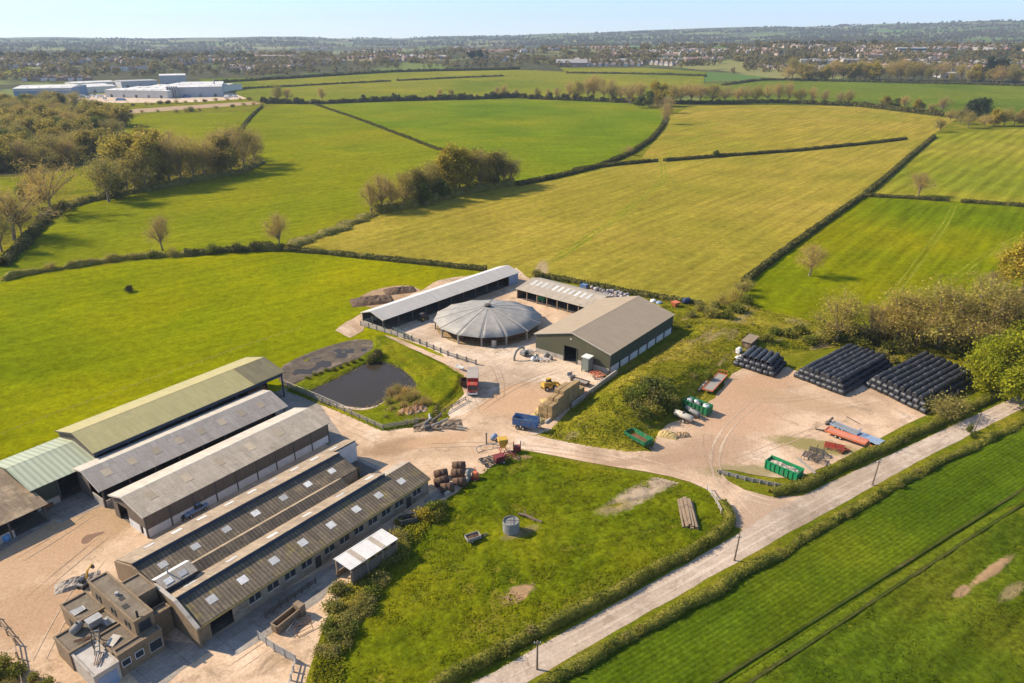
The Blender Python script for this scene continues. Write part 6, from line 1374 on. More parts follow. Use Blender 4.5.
# ------------------------------------------------------------------ plants
L_BARE = leafmat('bare_twigs', (.40, .275, .085), (.44, .31, .10), (.43, .335, .09), .2, .4, .16)
L_BUD = leafmat('budding_twigs', (.30, .245, .07), (.34, .28, .07), (.34, .30, .06), .15, .45, .18)
L_OLIVE = leafmat('olive_leaves', (.245, .205, .04), (.29, .24, .045), (.34, .265, .055), .12, .45, .2)
L_GREEN = leafmat('green_leaves', (.11, .135, .02), (.15, .17, .022), (.20, .20, .032), .2, .42, .16)
L_LIME = leafmat('lime_leaves', (.24, .26, .012), (.29, .30, .014), (.32, .31, .02), .25, .45, .08)
L_YELL = leafmat('yellow_leaves', (.32, .25, .025), (.38, .29, .028), (.36, .30, .04), .25, .4, .1)
L_DARK = leafmat('evergreen_leaves', (.022, .035, .012), (.032, .046, .014), (.04, .055, .016), .2, .1, .12)
L_HEDGE = leafmat('hedge_leaves', (.115, .12, .014), (.165, .16, .019), (.235, .205, .034), .35, .25, .05)
L_HEDGED = leafmat('dark_hedge_leaves', (.08, .08, .018), (.112, .105, .024), (.155, .135, .035), .2, .2, .05)
L_SCRUB = leafmat('scrub_leaves', (.20, .19, .04), (.26, .235, .052), (.34, .285, .09), .3, .4, .15)
BARK = mat('tree_bark', (.24, .185, .125), (.17, .13, .09), 3, rough=.95)
KL = {'bare': L_BARE, 'bud': L_BUD, 'olive': L_OLIVE, 'green': L_GREEN, 'lime': L_LIME, 'yellow': L_YELL, 'dark': L_DARK, 'tall': L_BUD}
PARTS = {}; WHOLE = {}; PARTB = {}
for k_, n in (('bare', 5), ('bud', 5), ('olive', 4), ('green', 3), ('lime', 1), ('yellow', 2), ('dark', 2)):
    PARTS[k_] = []; WHOLE[k_] = []
    for i in range(n):
        vt, ft, vl, fl = gen_tree(hash(k_) % 9973 + i if False else sum(map(ord, k_)) * 7 + i, k_)
        PARTS[k_].append((np_mesh('trunk', vt, ft, BARK), np_mesh('crown', vl, fl, KL[k_])))
        v_, f__ = cat_vf([(vt, ft), (vl, fl)])
        WHOLE[k_].append(np_mesh('tree', v_, f__, [BARK, KL[k_]], [0] * len(ft) + [1] * len(fl)))
KB = {'twig': L_BUD, 'scrub': L_SCRUB, 'green': L_GREEN, 'dark': L_HEDGED, 'lime': L_HEDGE, 'brown': L_BARE, 'yellow': L_YELL}
BUSH = {}
for k_ in KB:
    BUSH[k_] = []
    for i in range(3):
        vt, ft, vl, fl = gen_bush(sum(map(ord, k_)) + i, 'twig' if k_ in ('twig', 'brown') else 'leaf')
        v_, f__ = cat_vf([(vt, ft), (vl, fl)])
        BUSH[k_].append(np_mesh('bush', v_, f__, [BARK, KB[k_]], [0] * len(ft) + [1] * len(fl)))

N_TREES = [0]
def tree(p, h, kind, label, group=None, wide=1.0, parts=True):
    N_TREES[0] += 1; i = random.randrange(len(WHOLE[kind])); s = h / 10
    rz = random.uniform(0, 6.28)
    if parts:
        t = thing('tree', label, 'tree', (p[0], p[1], p[2]), rz, group); a, b = PARTS[kind][i]
        link('trunk', a, t); link('crown', b, t)
    else:
        t = tag(link('tree', WHOLE[kind][i], None, (p[0], p[1], p[2]), rz), label, 'tree', group)
    t.scale = (s * wide * random.uniform(.93, 1.07), s * wide * random.uniform(.93, 1.07), s); return t
def bush(p, h, kind, label, group=None, wide=1.0, name='bush'):
    i = random.randrange(3); t = tag(link(name, BUSH[kind][i], None, (p[0], p[1], p[2]), random.uniform(0, 6.28)), label, 'bush', group)
    t.scale = (h / 2 * wide * random.uniform(.85, 1.2), h / 2 * wide * random.uniform(.85, 1.2), h / 2); return t
def T(px, py, hpx, kind, label, group=None, wide=1.0, parts=True, z=0):
    """a tree whose foot is at a point of the land, its height given as it looks from the drone"""
    q = Gt(px, py) if py < 110 else G(px, py); d = math.hypot(q.x, q.y) * cP + (CAMZ - q.z) * sP
    return tree((q.x, q.y, q.z + z), hpx * d / FOC / max(.8, cP), kind, label, group, wide, parts)

def hedge(pts, h, w, m, label, group=None, dens=26, leaf=.17, wild=.25, step=.8, gaps=(), cat_='hedge', smooth_n=0, base=.04, px=True):
    P = [G(*p) for p in pts] if px else [Vector(p) for p in pts]
    Q = []
    for a, b in zip(P, P[1:]):
        n = max(1, int((b - a).length / step)); Q += [a + (b - a) * (k / n) for k in range(n)]
    Q.append(P[-1]); Q = np.array([tuple(q) for q in Q])
    for _ in range(6): Q[1:-1] = (Q[:-2] + Q[1:-1] * 2 + Q[2:]) / 4
    d = np.gradient(Q, axis=0); d /= np.linalg.norm(d[:, :2], axis=1)[:, None] + 1e-9; nrm = np.stack([-d[:, 1], d[:, 0], 0 * d[:, 0]], 1)
    n = len(Q); s = np.arange(n) * step
    hh = h * (1 + wild * 1.6 * (fbm(s * .22 + 3, s * 0 + h) - .47) * 1.3); ww = w * (1 + wild * (fbm(s * .3, s * 0 + 9) - .47)); cx = wild * w * (fbm(s * .12, s * 0 + 4) - .47)
    prof = np.array([(-.5, 0), (-.52, .45), (-.40, .86), (0, .95), (.40, .86), (.52, .45), (.5, 0)])
    V = Q[:, None, :] + nrm[:, None, :] * (prof[None, :, 0, None] * ww[:, None, None] * .86 + cx[:, None, None])
    V[:, :, 2] += prof[None, :, 1] * hh[:, None] * .88 + base - .1
    V += rng.normal(size=V.shape) * .05 * min(1.5, h)
    idx = np.arange(n * 7).reshape(n, 7)
    F = np.stack([idx[:-1, :-1].ravel(), idx[:-1, 1:].ravel(), idx[1:, 1:].ravel(), idx[1:, :-1].ravel()], 1)
    tot = int(dens * s[-1] * (h + w) / 3)
    i = rng.integers(0, n - 1, tot); a = rng.uniform(-.12, PI + .12, tot); r = rng.uniform(.84, 1.1, tot)
    off = np.cos(a) * ww[i] * .55 * r + cx[i]; z = np.clip(np.sin(a), 0, 1) ** .6 * hh[i] * r * rng.uniform(.25, 1, tot) ** .3
    C_ = Q[i] + (Q[i + 1] - Q[i]) * rng.random(tot)[:, None] + nrm[i] * off[:, None]; C_[:, 2] += np.maximum(z, .05) + base
    vl, fl = leaf_quads(C_, leaf, rng)
    v_, f__ = cat_vf([(V.reshape(-1, 3), F), (vl, fl)])
    o = link('hedge', np_mesh('hedge', v_, f__, m)); return tag(o, label, cat_, group)

# clipped hedges near the lane
hedge([(418, 700), (440, 686), (500, 654), (560, 623), (640, 581), (700, 548), (724, 533), (731, 525), (728, 513), (722, 505)], 1.6, 1.9, L_HEDGE, 'clipped hedge between the paddock and the lane, rounding the paddock corner', dens=120, leaf=.10, wild=.4)
hedge([(770, 495), (800, 490), (850, 465), (905, 440), (960, 414), (1030, 380), (1100, 347)], 1.7, 1.9, L_HEDGE, 'trimmed hedge between the hardcore yard and the lane', dens=120, leaf=.10, wild=.45)
hedge([(530, 697), (545, 686), (600, 656), (660, 622), (768, 562), (820, 530), (870, 501), (925, 471), (1030, 420), (1120, 376)], 1.2, 1.7, L_HEDGE, 'low uneven hedge on the crop field side of the lane', dens=110, leaf=.10, wild=.8)
# field hedges
hedge([(285, 251), (325, 254), (370, 259), (430, 265), (486, 271)], 2.0, 2.4, L_HEDGED, 'straight clipped hedge between the left meadow and the tan stubble field', dens=30, leaf=.24)
hedge([(540, 277), (575, 283), (610, 290.5), (660, 299), (700, 306)], 1.8, 2.2, L_HEDGED, 'dark clipped hedge behind the barns along the tan stubble field', dens=30, leaf=.24)
hedge([(744, 283), (780, 255), (820, 226), (862, 197)], 2.0, 2.6, L_HEDGED, 'dark hedge running uphill between the stubble field and the right meadow', dens=26, leaf=.3)
hedge([(864, 196), (885, 179), (910, 157), (934, 137)], 2.3, 3.0, L_HEDGED, 'dark hedge between the stubble field and the striped field at the right', dens=24, leaf=.34)
hedge([(862, 196.5), (905, 198.5), (949, 201.5)], 1.9, 2.4, L_HEDGED, 'dark hedge from the hedge corner to the gateway below the striped field', dens=26, leaf=.3)
hedge([(961, 202.5), (1000, 205), (1060, 210)], 1.9, 2.4, L_HEDGED, 'dark hedge right of the gateway below the striped field', dens=26, leaf=.3)
hedge([(664, 161.5), (720, 157), (800, 151), (860, 145), (906, 139.5)], 2.2, 3.0, L_HEDGED, 'thin dark hedge between the two tan fields, right of their gateway', dens=22, leaf=.4)
hedge([(573, 171), (610, 166), (657, 161.5)], 2.2, 3.0, L_HEDGED, 'short dark hedge left of the gateway between the tan fields', dens=22, leaf=.4)
hedge([(516, 186), (560, 177), (600, 167), (632, 153), (652, 139), (662, 127), (666, 118)], 2.6, 3.4, L_HEDGED, 'dark curving hedge round the end of the green pasture', dens=22, leaf=.45)
hedge([(316, 105), (360, 120), (410, 139), (456, 156.5)], 1.8, 2.6, L_HEDGED, 'low thin brown hedge crossing diagonally between the two green fields', dens=16, leaf=.4, wild=.5)
hedge([(232, 140), (242, 128), (250, 118), (255, 113), (262, 107)], 2.0, 2.6, L_HEDGED, 'dark short curving hedge behind the wooded valley', dens=18, leaf=.5)
hedge([(2, 281), (20, 275.5), (60, 269.5), (110, 261), (150, 257.5), (185, 256)], 2.0, 2.4, L_SCRUB, 'ragged brown scrub hedge along the upper edge of the left meadow', dens=26, leaf=.2, wild=1.0)
hedge([(185, 256), (220, 253), (262, 250.5), (284, 250)], 2.8, 3.2, L_HEDGED, 'thicker green scrub hedge ending at the corner tree above the left meadow', dens=26, leaf=.24, wild=.8)
hedge([(288, 247), (310, 240), (340, 229), (372, 215)], 1.6, 7, L_SCRUB, 'broad low rough strip of brown scrub below the clump of trees', dens=16, leaf=.22, wild=.9)
hedge([(372, 213.5), (420, 205.5), (470, 192), (514, 185.5)], 4.5, 5, L_SCRUB, 'tall thick scrub along the foot of the clump of trees', dens=16, leaf=.34, wild=.7)
hedge([(2, 267), (24, 246), (46, 219), (62, 209)], 3.2, 4.0, L_HEDGED, 'dark thick hedge climbing from the left edge to the valley trees', dens=22, leaf=.3, wild=.7)
hedge([(62, 209), (90, 201), (122, 195), (160, 189), (200, 181), (240, 173), (262, 163)], 3.2, 5, L_SCRUB, 'long scrubby hedge along the foot of the valley tree belt', dens=18, leaf=.34, wild=.8)
def far_hedge(pts, h, w, label, m=L_HEDGED, dens=10, leaf=.8, wild=.5):
    P = []
    for (x0, y0), (x1, y1) in zip(pts, pts[1:]):
        n = max(2, int(abs(x1 - x0) / 8)); P += [Gt(x0 + (x1 - x0) * k / n, y0 + (y1 - y0) * k / n) for k in range(n)]
    P.append(Gt(*pts[-1])); return hedge(P, h, w, m, label, dens=dens, leaf=leaf, wild=wild, step=4, px=False, base=0)
far_hedge([(262, 103.5), (320, 104), (380, 101.5), (470, 99.5), (512, 98), (640, 103.5)], 6, 8, 'long dark hedge along the far side of the green pasture', wild=1.0, dens=14)
far_hedge([(640, 103.5), (700, 104), (780, 103.6), (860, 106.3), (957, 118)], 5, 8, 'long hedge along the far side of the upper tan field')
far_hedge([(225, 90.5), (300, 86.5), (391, 81.8)], 3, 6, 'thin dark hedge between the far green fields, left part')
far_hedge([(397, 81.3), (450, 79), (504, 76.5)], 3, 6, 'thin dark hedge between the far green fields, middle part')
far_hedge([(566, 73.5), (640, 74.5), (706, 76.5)], 3.4, 7, 'dark hedge across the far green fields, right part')
far_hedge([(214, 83.5), (300, 78), (400, 72), (520, 69.5)], 5, 9, 'scrubby hedge between the far green fields and the houses')
far_hedge([(722, 86), (760, 81), (800, 80.5)], 4, 7, 'dark hedge at the corner of the dark green far field')
far_hedge([(800, 81), (900, 83.5), (1040, 87)], 4, 8, 'hedge at the foot of the plantation beyond the dark green field')

# ---- lone trees and named trees
T(809, 276, 27, 'bare', 'bare round tree standing alone in the bright right meadow', wide=1.25)
T(990, 293, 17, 'bare', 'very small bare tree at the right end of the bright meadow')
T(918, 196, 18, 'bare', 'bare spreading tree growing in the dark hedge below the striped field', wide=1.5)
T(163, 251, 28, 'bare', 'bare tree rising from the bushes on the upper edge of the left meadow')
T(279, 248, 30, 'bare', 'bare thin crowned tree at the corner of the stubble field and left meadow', wide=.95)
T(109, 202, 38, 'bud', 'tall spreading bare tree at the front of the wooded valley', wide=1.15)
T(53, 214, 42, 'bare', 'leaning bare tree where the dark hedge meets the valley', wide=1.0); T(38, 208, 26, 'green', 'dark green bushy tree beside the leaning bare tree')
T(14, 240, 44, 'bare', 'big bare tree at the left edge by the dark hedge', wide=1.2); T(2, 252, 30, 'bud', 'olive tree cut by the left edge of the picture'); T(22, 236, 26, 'bud', 'small olive tree between the big bare tree and the hedge')
T(999, 397, 54, 'lime', 'bright lime green tree in full leaf beside the lane', wide=1.05); T(1046, 376, 56, 'lime', 'lime green tree cut by the right edge of the picture')
rowx = [(836, 343, 50), (868, 344, 40), (893, 346, 56), (916, 348, 50), (938, 350, 66), (955, 352, 60), (975, 352, 66), (995, 354, 52), (1014, 356, 48), (905, 341, 48), (985, 342, 54), (1030, 350, 56), (1050, 340, 60)]
for i, (x, y, hh) in enumerate(rowx): T(x, y, hh * .86, 'bare' if i % 2 else 'bud', 'bare tall tree in the row behind the bale stacks', 'bare trees behind the bale stacks', 1.12)
T(1022, 292, 40, 'yellow', 'yellow leaved tree at the right edge above the tree row'); T(1016, 272, 24, 'bare', 'bare tree above the yellow leaved one at the right edge')
# clump in the middle of the fields
for i, (x, y, hh, k) in enumerate([(382, 212, 34, 'bare'), (372, 213, 26, 'bare'), (393, 210, 26, 'bare'), (405, 207, 30, 'bud'), (417, 204, 32, 'olive'), (430, 200, 34, 'bud'), (448, 194, 40, 'yellow'), (460, 192, 36, 'yellow'), (470, 189, 34, 'bud'), (480, 190, 34, 'bud'), (492, 188, 34, 'olive'), (503, 186, 32, 'bud'), (424, 206, 20, 'green'), (440, 200, 20, 'green'), (486, 186, 26, 'bare'), (511, 184, 22, 'bud')]):
    T(x, y, hh, k, {'bare': 'bare brown tree', 'yellow': 'golden leafing tree', 'bud': 'olive budding tree', 'green': 'low green tree', 'olive': 'dull olive tree'}[k] + ' in the clump between the stubble field and green meadow', 'trees of the clump in the fields, ' + k)
# valley trees left of centre
for i, (x, y, hh, k) in enumerate([(136, 187, 44, 'olive'), (128, 194, 30, 'bud'), (146, 190, 36, 'bud'), (158, 186, 34, 'olive'), (170, 184, 40, 'bare'), (182, 182, 34, 'bud'), (194, 180, 32, 'bud'), (206, 178, 34, 'bare'), (220, 174, 30, 'olive'), (232, 172, 36, 'bare'), (244, 168, 34, 'bud'), (254, 164, 28, 'bare'), (172, 166, 32, 'bare'), (148, 170, 34, 'olive'), (131, 172, 32, 'olive'), (188, 172, 28, 'bare'), (214, 165, 26, 'bare'), (236, 160, 28, 'bare'), (118, 198, 20, 'green')]):
    T(x, y, hh, k, {'bare': 'bare brown tree', 'olive': 'olive leafing tree', 'bud': 'yellowish budding tree', 'green': 'low green tree'}[k] + ' in the belt below the small bright field', 'trees of the valley belt, ' + k, 1.1)
# trees on the curve at the end of the green pasture and along the far hedges
for i, (x, y, hh, k) in enumerate([(666, 124, 17, 'bare'), (666, 113, 15, 'bare'), (657, 106, 20, 'yellow'), (648, 107, 14, 'green'), (672, 104, 16, 'bud'), (680, 104, 18, 'bare'), (690, 104, 20, 'bare'), (700, 104, 18, 'bare'), (712, 104, 18, 'bud'), (724, 104, 17, 'bare'), (640, 104, 18, 'bare'), (630, 104.5, 20, 'bare'), (640, 108, 11, 'green'), (628, 155, 9, 'bare'), (716, 157, 6, 'green')]):
    T(x, y, hh, k, {'bare': 'bare brown tree', 'yellow': 'yellow leafing tree', 'bud': 'olive budding tree', 'green': 'low green tree'}[k] + (' in the knot of trees at the head of the curving hedge' if i < 13 else ' alone on a hedge between pasture and tan field'), 'trees at the curving hedge, ' + k, 1.15, False)
for i, (x, hh) in enumerate([(278, 15), (288, 13), (322, 12), (440, 10), (452, 9), (497, 11), (504, 12), (516, 8), (537, 10), (548, 9), (557, 11), (570, 16), (578, 17), (588, 21), (594, 22), (604, 22), (612, 15), (620, 14), (738, 15), (746, 16), (756, 15), (768, 17), (778, 16), (788, 17), (800, 14), (812, 14), (824, 12), (840, 12), (848, 12)]):
    y = float(np.interp(x, [262, 380, 512, 640, 780, 860], [103, 101, 98, 103, 103.4, 106]))
    T(x, y, hh, 'bare' if i % 4 else 'bud', 'bare tree standing in the long far hedge', 'bare trees in the long far hedge', .9, False)
for x, y, hh, k in [(885, 108, 9, 'yellow'), (896, 108.5, 8, 'green'), (904, 110, 11, 'bare'), (917, 111, 9, 'yellow'), (930, 114, 8, 'bud'), (942, 114, 13, 'bare'), (950, 121, 9, 'bud'), (975, 119, 17, 'dark'), (960, 124, 12, 'bud'), (968, 128, 13, 'bud'), (984, 127, 10, 'bare'), (994, 126, 12, 'yellow'), (1004, 126, 13, 'bud'), (1014, 126, 12, 'bare'), (1024, 126, 12, 'yellow'), (940, 132, 10, 'bud')]:
    T(x, y, hh, k, {'dark': 'dark evergreen tree', 'yellow': 'yellowish leafing tree', 'bud': 'olive budding tree', 'bare': 'bare brown tree', 'green': 'low green tree'}[k] + ' on the hedge beyond the striped field', 'trees beyond the striped field, ' + k, 1.2, False)
for i in range(34):
    x = 786 + i * 7.2 + random.uniform(-3, 3); y = 81.5 + max(0, (x - 900) * .035) + random.uniform(-2.2, .2); k = random.choice(['bud', 'bud', 'olive', 'yellow', 'bare'])
    if x > 932: y -= 1.5
    T(x, y, random.uniform(11, 17) if x < 930 else random.uniform(7, 13), k, {'yellow': 'yellow leafing tree', 'bud': 'olive budding tree', 'bare': 'bare brown tree', 'olive': 'dull olive tree'}[k] + ' in the plantation beyond the dark green field', 'plantation trees, ' + k, 1.15, False)
T(996, 82, 19, 'dark', 'big dark evergreen tree above the right end of the dark green field', None, 1.1, False)
# the wood at the left
wp = [(-70, 116), (58, 104), (112, 113), (126, 126), (116, 142), (84, 160), (50, 170), (0, 173), (-70, 180)]
got = []; tries = 0
WP = np.array(wp)
while len(got) < 118 and tries < 9000:
    tries += 1; x = random.uniform(-60, 132); y = 104 + 82 * random.random() ** 1.3
    if not in_poly(np.array([x]), np.array([y]), wp)[0]: continue
    q = G(x, y)
    if all((q - g_).length > 12 for g_ in got): got.append(q)
for q in got:
    k = random.choice(['olive', 'olive', 'olive', 'bud', 'bud', 'green', 'bare']); h = random.uniform(15, 21)
    tree((q.x, q.y, 0), h, k, {'olive': 'olive leafing tree', 'bud': 'yellowish budding tree', 'green': 'green tree', 'bare': 'bare brown tree'}[k] + ' in the wood at the left edge', 'trees of the left wood, ' + k, 1.25, False)

# ---- bushes
BN = {'twig': 'twiggy olive bush', 'scrub': 'rough brownish green bush', 'green': 'green bush', 'dark': 'dark bush', 'lime': 'light green bush', 'brown': 'bare brown bush', 'yellow': 'yellowish bush'}
def B(px, py, h, kind, where, wide=1.0, z=0, solo=None):
    q = Gt(px, py) if py < 110 else G(px, py); return bush((q.x, q.y, q.z + z), h, kind, solo or (BN[kind] + ' ' + where), None if solo else BN[kind] + 's ' + where, wide)
B(536, 279, 4.6, 'scrub', '', .9, solo='big rough bush by the gateway behind the barns')
B(129, 292, 3.0, 'dark', '', .9, solo='small dark round bush alone in the left meadow')
for i in range(13):       # taller bushes standing out of the scrub hedge
    x = 6 + i * 21 + random.uniform(-3, 3); y = float(np.interp(x, [0, 20, 60, 120, 180, 270], [281, 275, 269, 260, 256, 250]))
    if x < 34: k, h = random.choice(['brown', 'scrub']), random.uniform(1.8, 3)
    elif x < 150: k, h = random.choice(['brown', 'twig', 'scrub']), random.uniform(2.4, 4.4)
    else: k, h = random.choice(['green', 'dark', 'twig']), random.uniform(3, 5)
    B(x, y, h, k, 'in the hedgerow above the left meadow', 1.2)
for i, (x, y, h, k) in enumerate([(722, 306, 5, 'twig'), (734, 302, 6, 'twig'), (742, 296, 6.5, 'twig'), (748, 290, 5, 'twig'), (700, 312, 4, 'scrub'), (712, 318, 4.5, 'scrub'), (726, 320, 4, 'green'), (738, 314, 5, 'green'), (746, 306, 4, 'green'), (690, 318, 3, 'scrub'), (716, 310, 4, 'scrub')]): B(x, y, h, k, 'in the thicket at the corner of the right meadow')
for i in range(22): B(752 + i * 12.4 + random.uniform(-4, 4), 338 + random.uniform(-5, 8), random.uniform(2.4, 4.4), random.choice(['green', 'scrub', 'green', 'lime', 'dark']), 'under the tree row behind the bale stacks', 1.25)
for i in range(16): B(826 + i * 13 + random.uniform(-4, 4), 350 + random.uniform(-12, 6), random.uniform(3.6, 6), random.choice(['lime', 'green', 'lime', 'scrub']), 'among the trunks of the tree row behind the bales', 1.1)
for i in range(10): B(880 + i * 15 + random.uniform(-4, 4), 356 + i * 1.2 + random.uniform(-3, 6), random.uniform(2, 4), random.choice(['green', 'lime', 'scrub']), 'behind the right bale stack')
for i in range(24):        # the bank
    a_, b_2 = random.random(), random.random(); x = 600 + 110 * a_; y = 428 - 62 * a_ + (b_2 - .5) * 34
    q = G(x, y); z = float(bank_h(np.array([q.x]), np.array([q.y]), np.array([4.0]))[0]) * .8
    B(x, y, random.uniform(1.0, 2.2), random.choice(['scrub', 'scrub', 'green', 'twig']), 'on the grass bank by the big barn', 1.2, z)
for x, y, h, k in [(640, 410, 3.8, 'green'), (650, 404, 4.2, 'green'), (646, 400, 3.6, 'dark'), (634, 406, 3.2, 'green'), (664, 404, 3.4, 'green'), (670, 410, 2.6, 'scrub'), (628, 412, 2.6, 'green'), (642, 424, 2.2, 'green'), (660, 394, 3.0, 'scrub'), (652, 412, 3.4, 'dark'), (658, 400, 3.0, 'dark'), (633, 416, 2.6, 'scrub'), (662, 412, 2.8, 'green'), (646, 418, 2.4, 'scrub'), (655, 421, 2.2, 'lime')]: B(x, y, h * 1.35, k, 'in the thicket on the crown of the bank', 1.1, 1.5)
for i in range(11): B(622 + i * 13, 325 + random.uniform(-12, 16) - i * .2, random.uniform(.8, 2), random.choice(['scrub', 'scrub', 'green']), 'in the rough ground behind the big barn', 1.3, .3)
for i in range(38):        # scrub between dairy range and paddock
    t_ = i / 37; B(322 + 84 * t_ ** .8 + random.uniform(-7, 7), 660 - 128 * t_ + random.uniform(-9, 6), random.uniform(1.2, 2.4), random.choice(['scrub', 'scrub', 'twig', 'green']), 'in the scrub strip between dairy range and paddock', 1.3)
for x, y, h, k in [(340, 592, 2.6, 'scrub'), (334, 610, 2.2, 'scrub'), (330, 630, 2.2, 'green'), (424, 520, 2.6, 'yellow'), (432, 514, 2.6, 'green'), (441, 510, 2.2, 'green'), (438, 519, 2.2, 'lime'), (388, 548, 2.2, 'lime'), (372, 560, 1.8, 'scrub')]: B(x, y, h, k, 'beside the dairy range at the paddock edge', 1.2)
for x, y, h, k in [(392, 398, 3.0, 'brown'), (399, 395, 3.0, 'twig'), (407, 397, 3.0, 'brown'), (414, 400, 2.6, 'brown'), (388, 405, 2.4, 'twig'), (422, 408, 2.4, 'brown'), (410, 414, 2.0, 'brown'), (429, 406, 2.2, 'twig'), (404, 410, 2.2, 'brown'), (398, 403, 2.4, 'brown'), (408, 404, 2.6, 'twig'), (416, 408, 2.0, 'brown'), (392, 412, 1.6, 'twig'), (424, 403, 1.8, 'brown'), (386, 420, 1.2, 'scrub'), (400, 418, 1.4, 'brown')]: B(x, y, h, k, 'on the corner of the pond', 1.2, .4)
for x, y, h, k in [(374, 362, 2.6, 'dark'), (379, 359, 2.8, 'dark'), (369, 364, 1.8, 'green')]: B(x, y, h, k, 'overhanging the far end of the pond', 1.1, .3)
for i in range(9): B(308 + i * 6.5, 381 - i * 2.2 + random.uniform(-1, 1), 1.1, random.choice(['lime', 'green']), 'on the bank between pond and lagoon', 1.3, .5)
B(356, 478, 2.4, 'dark', '', .9, solo='dark ivy bush against the white end wall of the dairy range'); B(362, 483, 1.8, 'green', '', .9, solo='small green bush in the gap between the dairy ridges'); B(384, 545, 1.9, 'twig', '', .8, 1.5, solo='twiggy bush beside the white roofed shelter')
for x, y, h, k in [(4, 668, 2.6, 'scrub'), (18, 676, 2.4, 'lime'), (32, 682, 2.0, 'scrub'), (-4, 684, 2.8, 'lime'), (48, 688, 1.8, 'lime'), (10, 690, 2.4, 'twig'), (40, 690, 1.8, 'twig')]: B(x, y, h, k, 'in the bottom left corner')
B(945, 419, 7.5, 'twig', '', 1.25, solo='big bare twiggy bush in front of the right bale stack'); B(958, 414, 4.5, 'twig', '', 1.2, solo='low twiggy bush on the hedge right of the big bare bush')
for x, y in [(970, 432), (973, 438)]: B(x, y, 2.2, 'green', 'climbing the leaning telegraph pole', .7)

# ------------------------------------------------------------------ the works at the edge of town
def works(name, label, a, b, depth, h, wm, rm, pitch=.04, n=1, band=None):
    """a flat works building; a and b are the ends of its near wall"""
    A, B_ = Gt(*a), Gt(*b); L = (B_ - A).length; t = thing(name, label, 'building', (A.x, A.y, A.z), math.atan2(B_.y - A.y, B_.x - A.x))
    w_ = MB().box(0, L, 0, depth, -1, h).build('walls', wm, t)
    for k in range(n):
        y0, y1 = depth * k / n, depth * (k + 1) / n; ym = (y0 + y1) / 2; hr = h + depth / n * pitch * 2
        MB().xprism([(y0 - .5, h + .02), (y0 - .5, h + .25), (ym, hr + .25), (y1 + .5, h + .25), (y1 + .5, h + .02)], -.5, L + .5).build('roof', rm, t)
    if band: MB().box(-.06, L + .06, -.1, -.02, h * band[0], h * band[1]).build('wall_band', band[2], t)
    for k in range(1, max(2, int(L / 14))):
        x = L * k / max(2, int(L / 14)); q = MB()
        for j_ in range(n): ya = depth * j_ / n; q.box(x - .6, x + .6, ya + depth / n * .12, ya + depth / n * .38, h + .4 + depth / n * pitch * .55, h + .75 + depth / n * pitch * .55)
        if L > 30: q.build('roof_light_strip', IRG, t)
    for k in range(max(2, int(L / 18))):
        x = L * (k + .5) / max(2, int(L / 18)); MB().box(x - 2, x + 2, -.16, -.1 if band else -.02, 0, 4).build('loading_door', GREYM if k % 2 else STEEL, t)
    return t
IW = mat('cream_cladding', (.64, .60, .52), (.56, .53, .46), .1); IG = mat('grey_cladding', (.42, .42, .43), (.36, .36, .37), .1); IB = mat('blue_cladding', (.16, .24, .36), (.13, .20, .30), .1); IR = mat('works_white_roof', (.60, .58, .54), (.50, .48, .45), .05, (.40, .39, .37), .02, (.5, .62)); IRG = mat('works_grey_roof', (.40, .39, .38), (.34, .33, .33), .1)
sheet('works_yard', [(40, 101), (120, 103), (200, 102), (240, 99), (262, 98), (262, 94), (240, 93), (190, 92), (60, 92)], PALEC, .06)
sheet('railway_bank', [(106, 111), (180, 106), (262, 101), (262, 104), (190, 109), (112, 115)], MUD, .06)
works('warehouse', 'long blue grey warehouse with white roof left in the works', (15, 98.5), (73, 97.5), 75, 13, IB, IR, .02, band=(.72, .98, IG))
works('factory', 'largest cream factory with flat white roofs in the works', (106, 97.5), (168, 98.5), 190, 10, IW, IR, .015, 4)
works('factory', 'grey works hall right of the silos', (178, 97.5), (223, 96.5), 130, 14, IG, IR, .02, 2)
works('factory', 'tall pale grey block at the back of the works', (161, 86), (187, 85.5), 45, 17, IG, IR, .02)
works('factory', 'low shed with long white roof between warehouse and factory', (73, 94), (117, 92), 80, 9, IW, IR, .02, 2)
works('factory', 'long low grey hall behind the cream factory', (122, 88), (158, 86.5), 40, 10, IG, IRG, .03, 4)
works('factory', 'low white hall at the back left of the works', (75, 88.5), (116, 86.5), 40, 8, IW, IR, .02)
for k in range(5):
    q = Gt(168.5 + k * 2.3, 97.9); t = thing('silo', 'pale steel silo in the close row against the cream factory', 'silo', tuple(q), 0, 'silos of the works'); MB().lathe([(1.4, 0), (1.5, .5), (1.5, 15), (.3, 16.5)], 12).build('shell', GALV, t, smooth=True); MB().bar((1.6, 0, 0), (1.6, 0, 16), .2, .3).build('ladder', STEEL, t)
t = thing('chimney', 'thin steel chimney at the right end of the works', 'chimney', tuple(Gt(216, 95.5))); MB().tube((0, 0, 0), (0, 0, 26), 1.1, .8, 10).build('stack', GALV, t); MB().tube((0, 0, 25.5), (0, 0, 26.4), 1.0, 1.0, 10).build('rim', STEEL, t)
for i, (x, y, L, lb) in enumerate([(121, 100.5, 15, 'bright blue covered load in front of the cream factory'), (187, 97.5, 13, 'bright blue covered load beside the silos')]):
    t = thing('tarpaulin_stack', lb, 'stack', tuple(Gt(x, y))); MB().hexa([(-L / 2, -3, 0), (L / 2, -3, 0), (L / 2, 3, 0), (-L / 2, 3, 0), (-L / 2 + 2, -1, 3.6), (L / 2 - 3, -1, 3), (L / 2 - 3, 1.5, 3), (-L / 2 + 2, 1.5, 3.6)]).build('tarpaulin', BLUE, t, bevel=.4); MB().box(-L / 2 + 1, L / 2 - 1, -2.5, 2.5, 0, .4).build('pallets', TIMB, t)
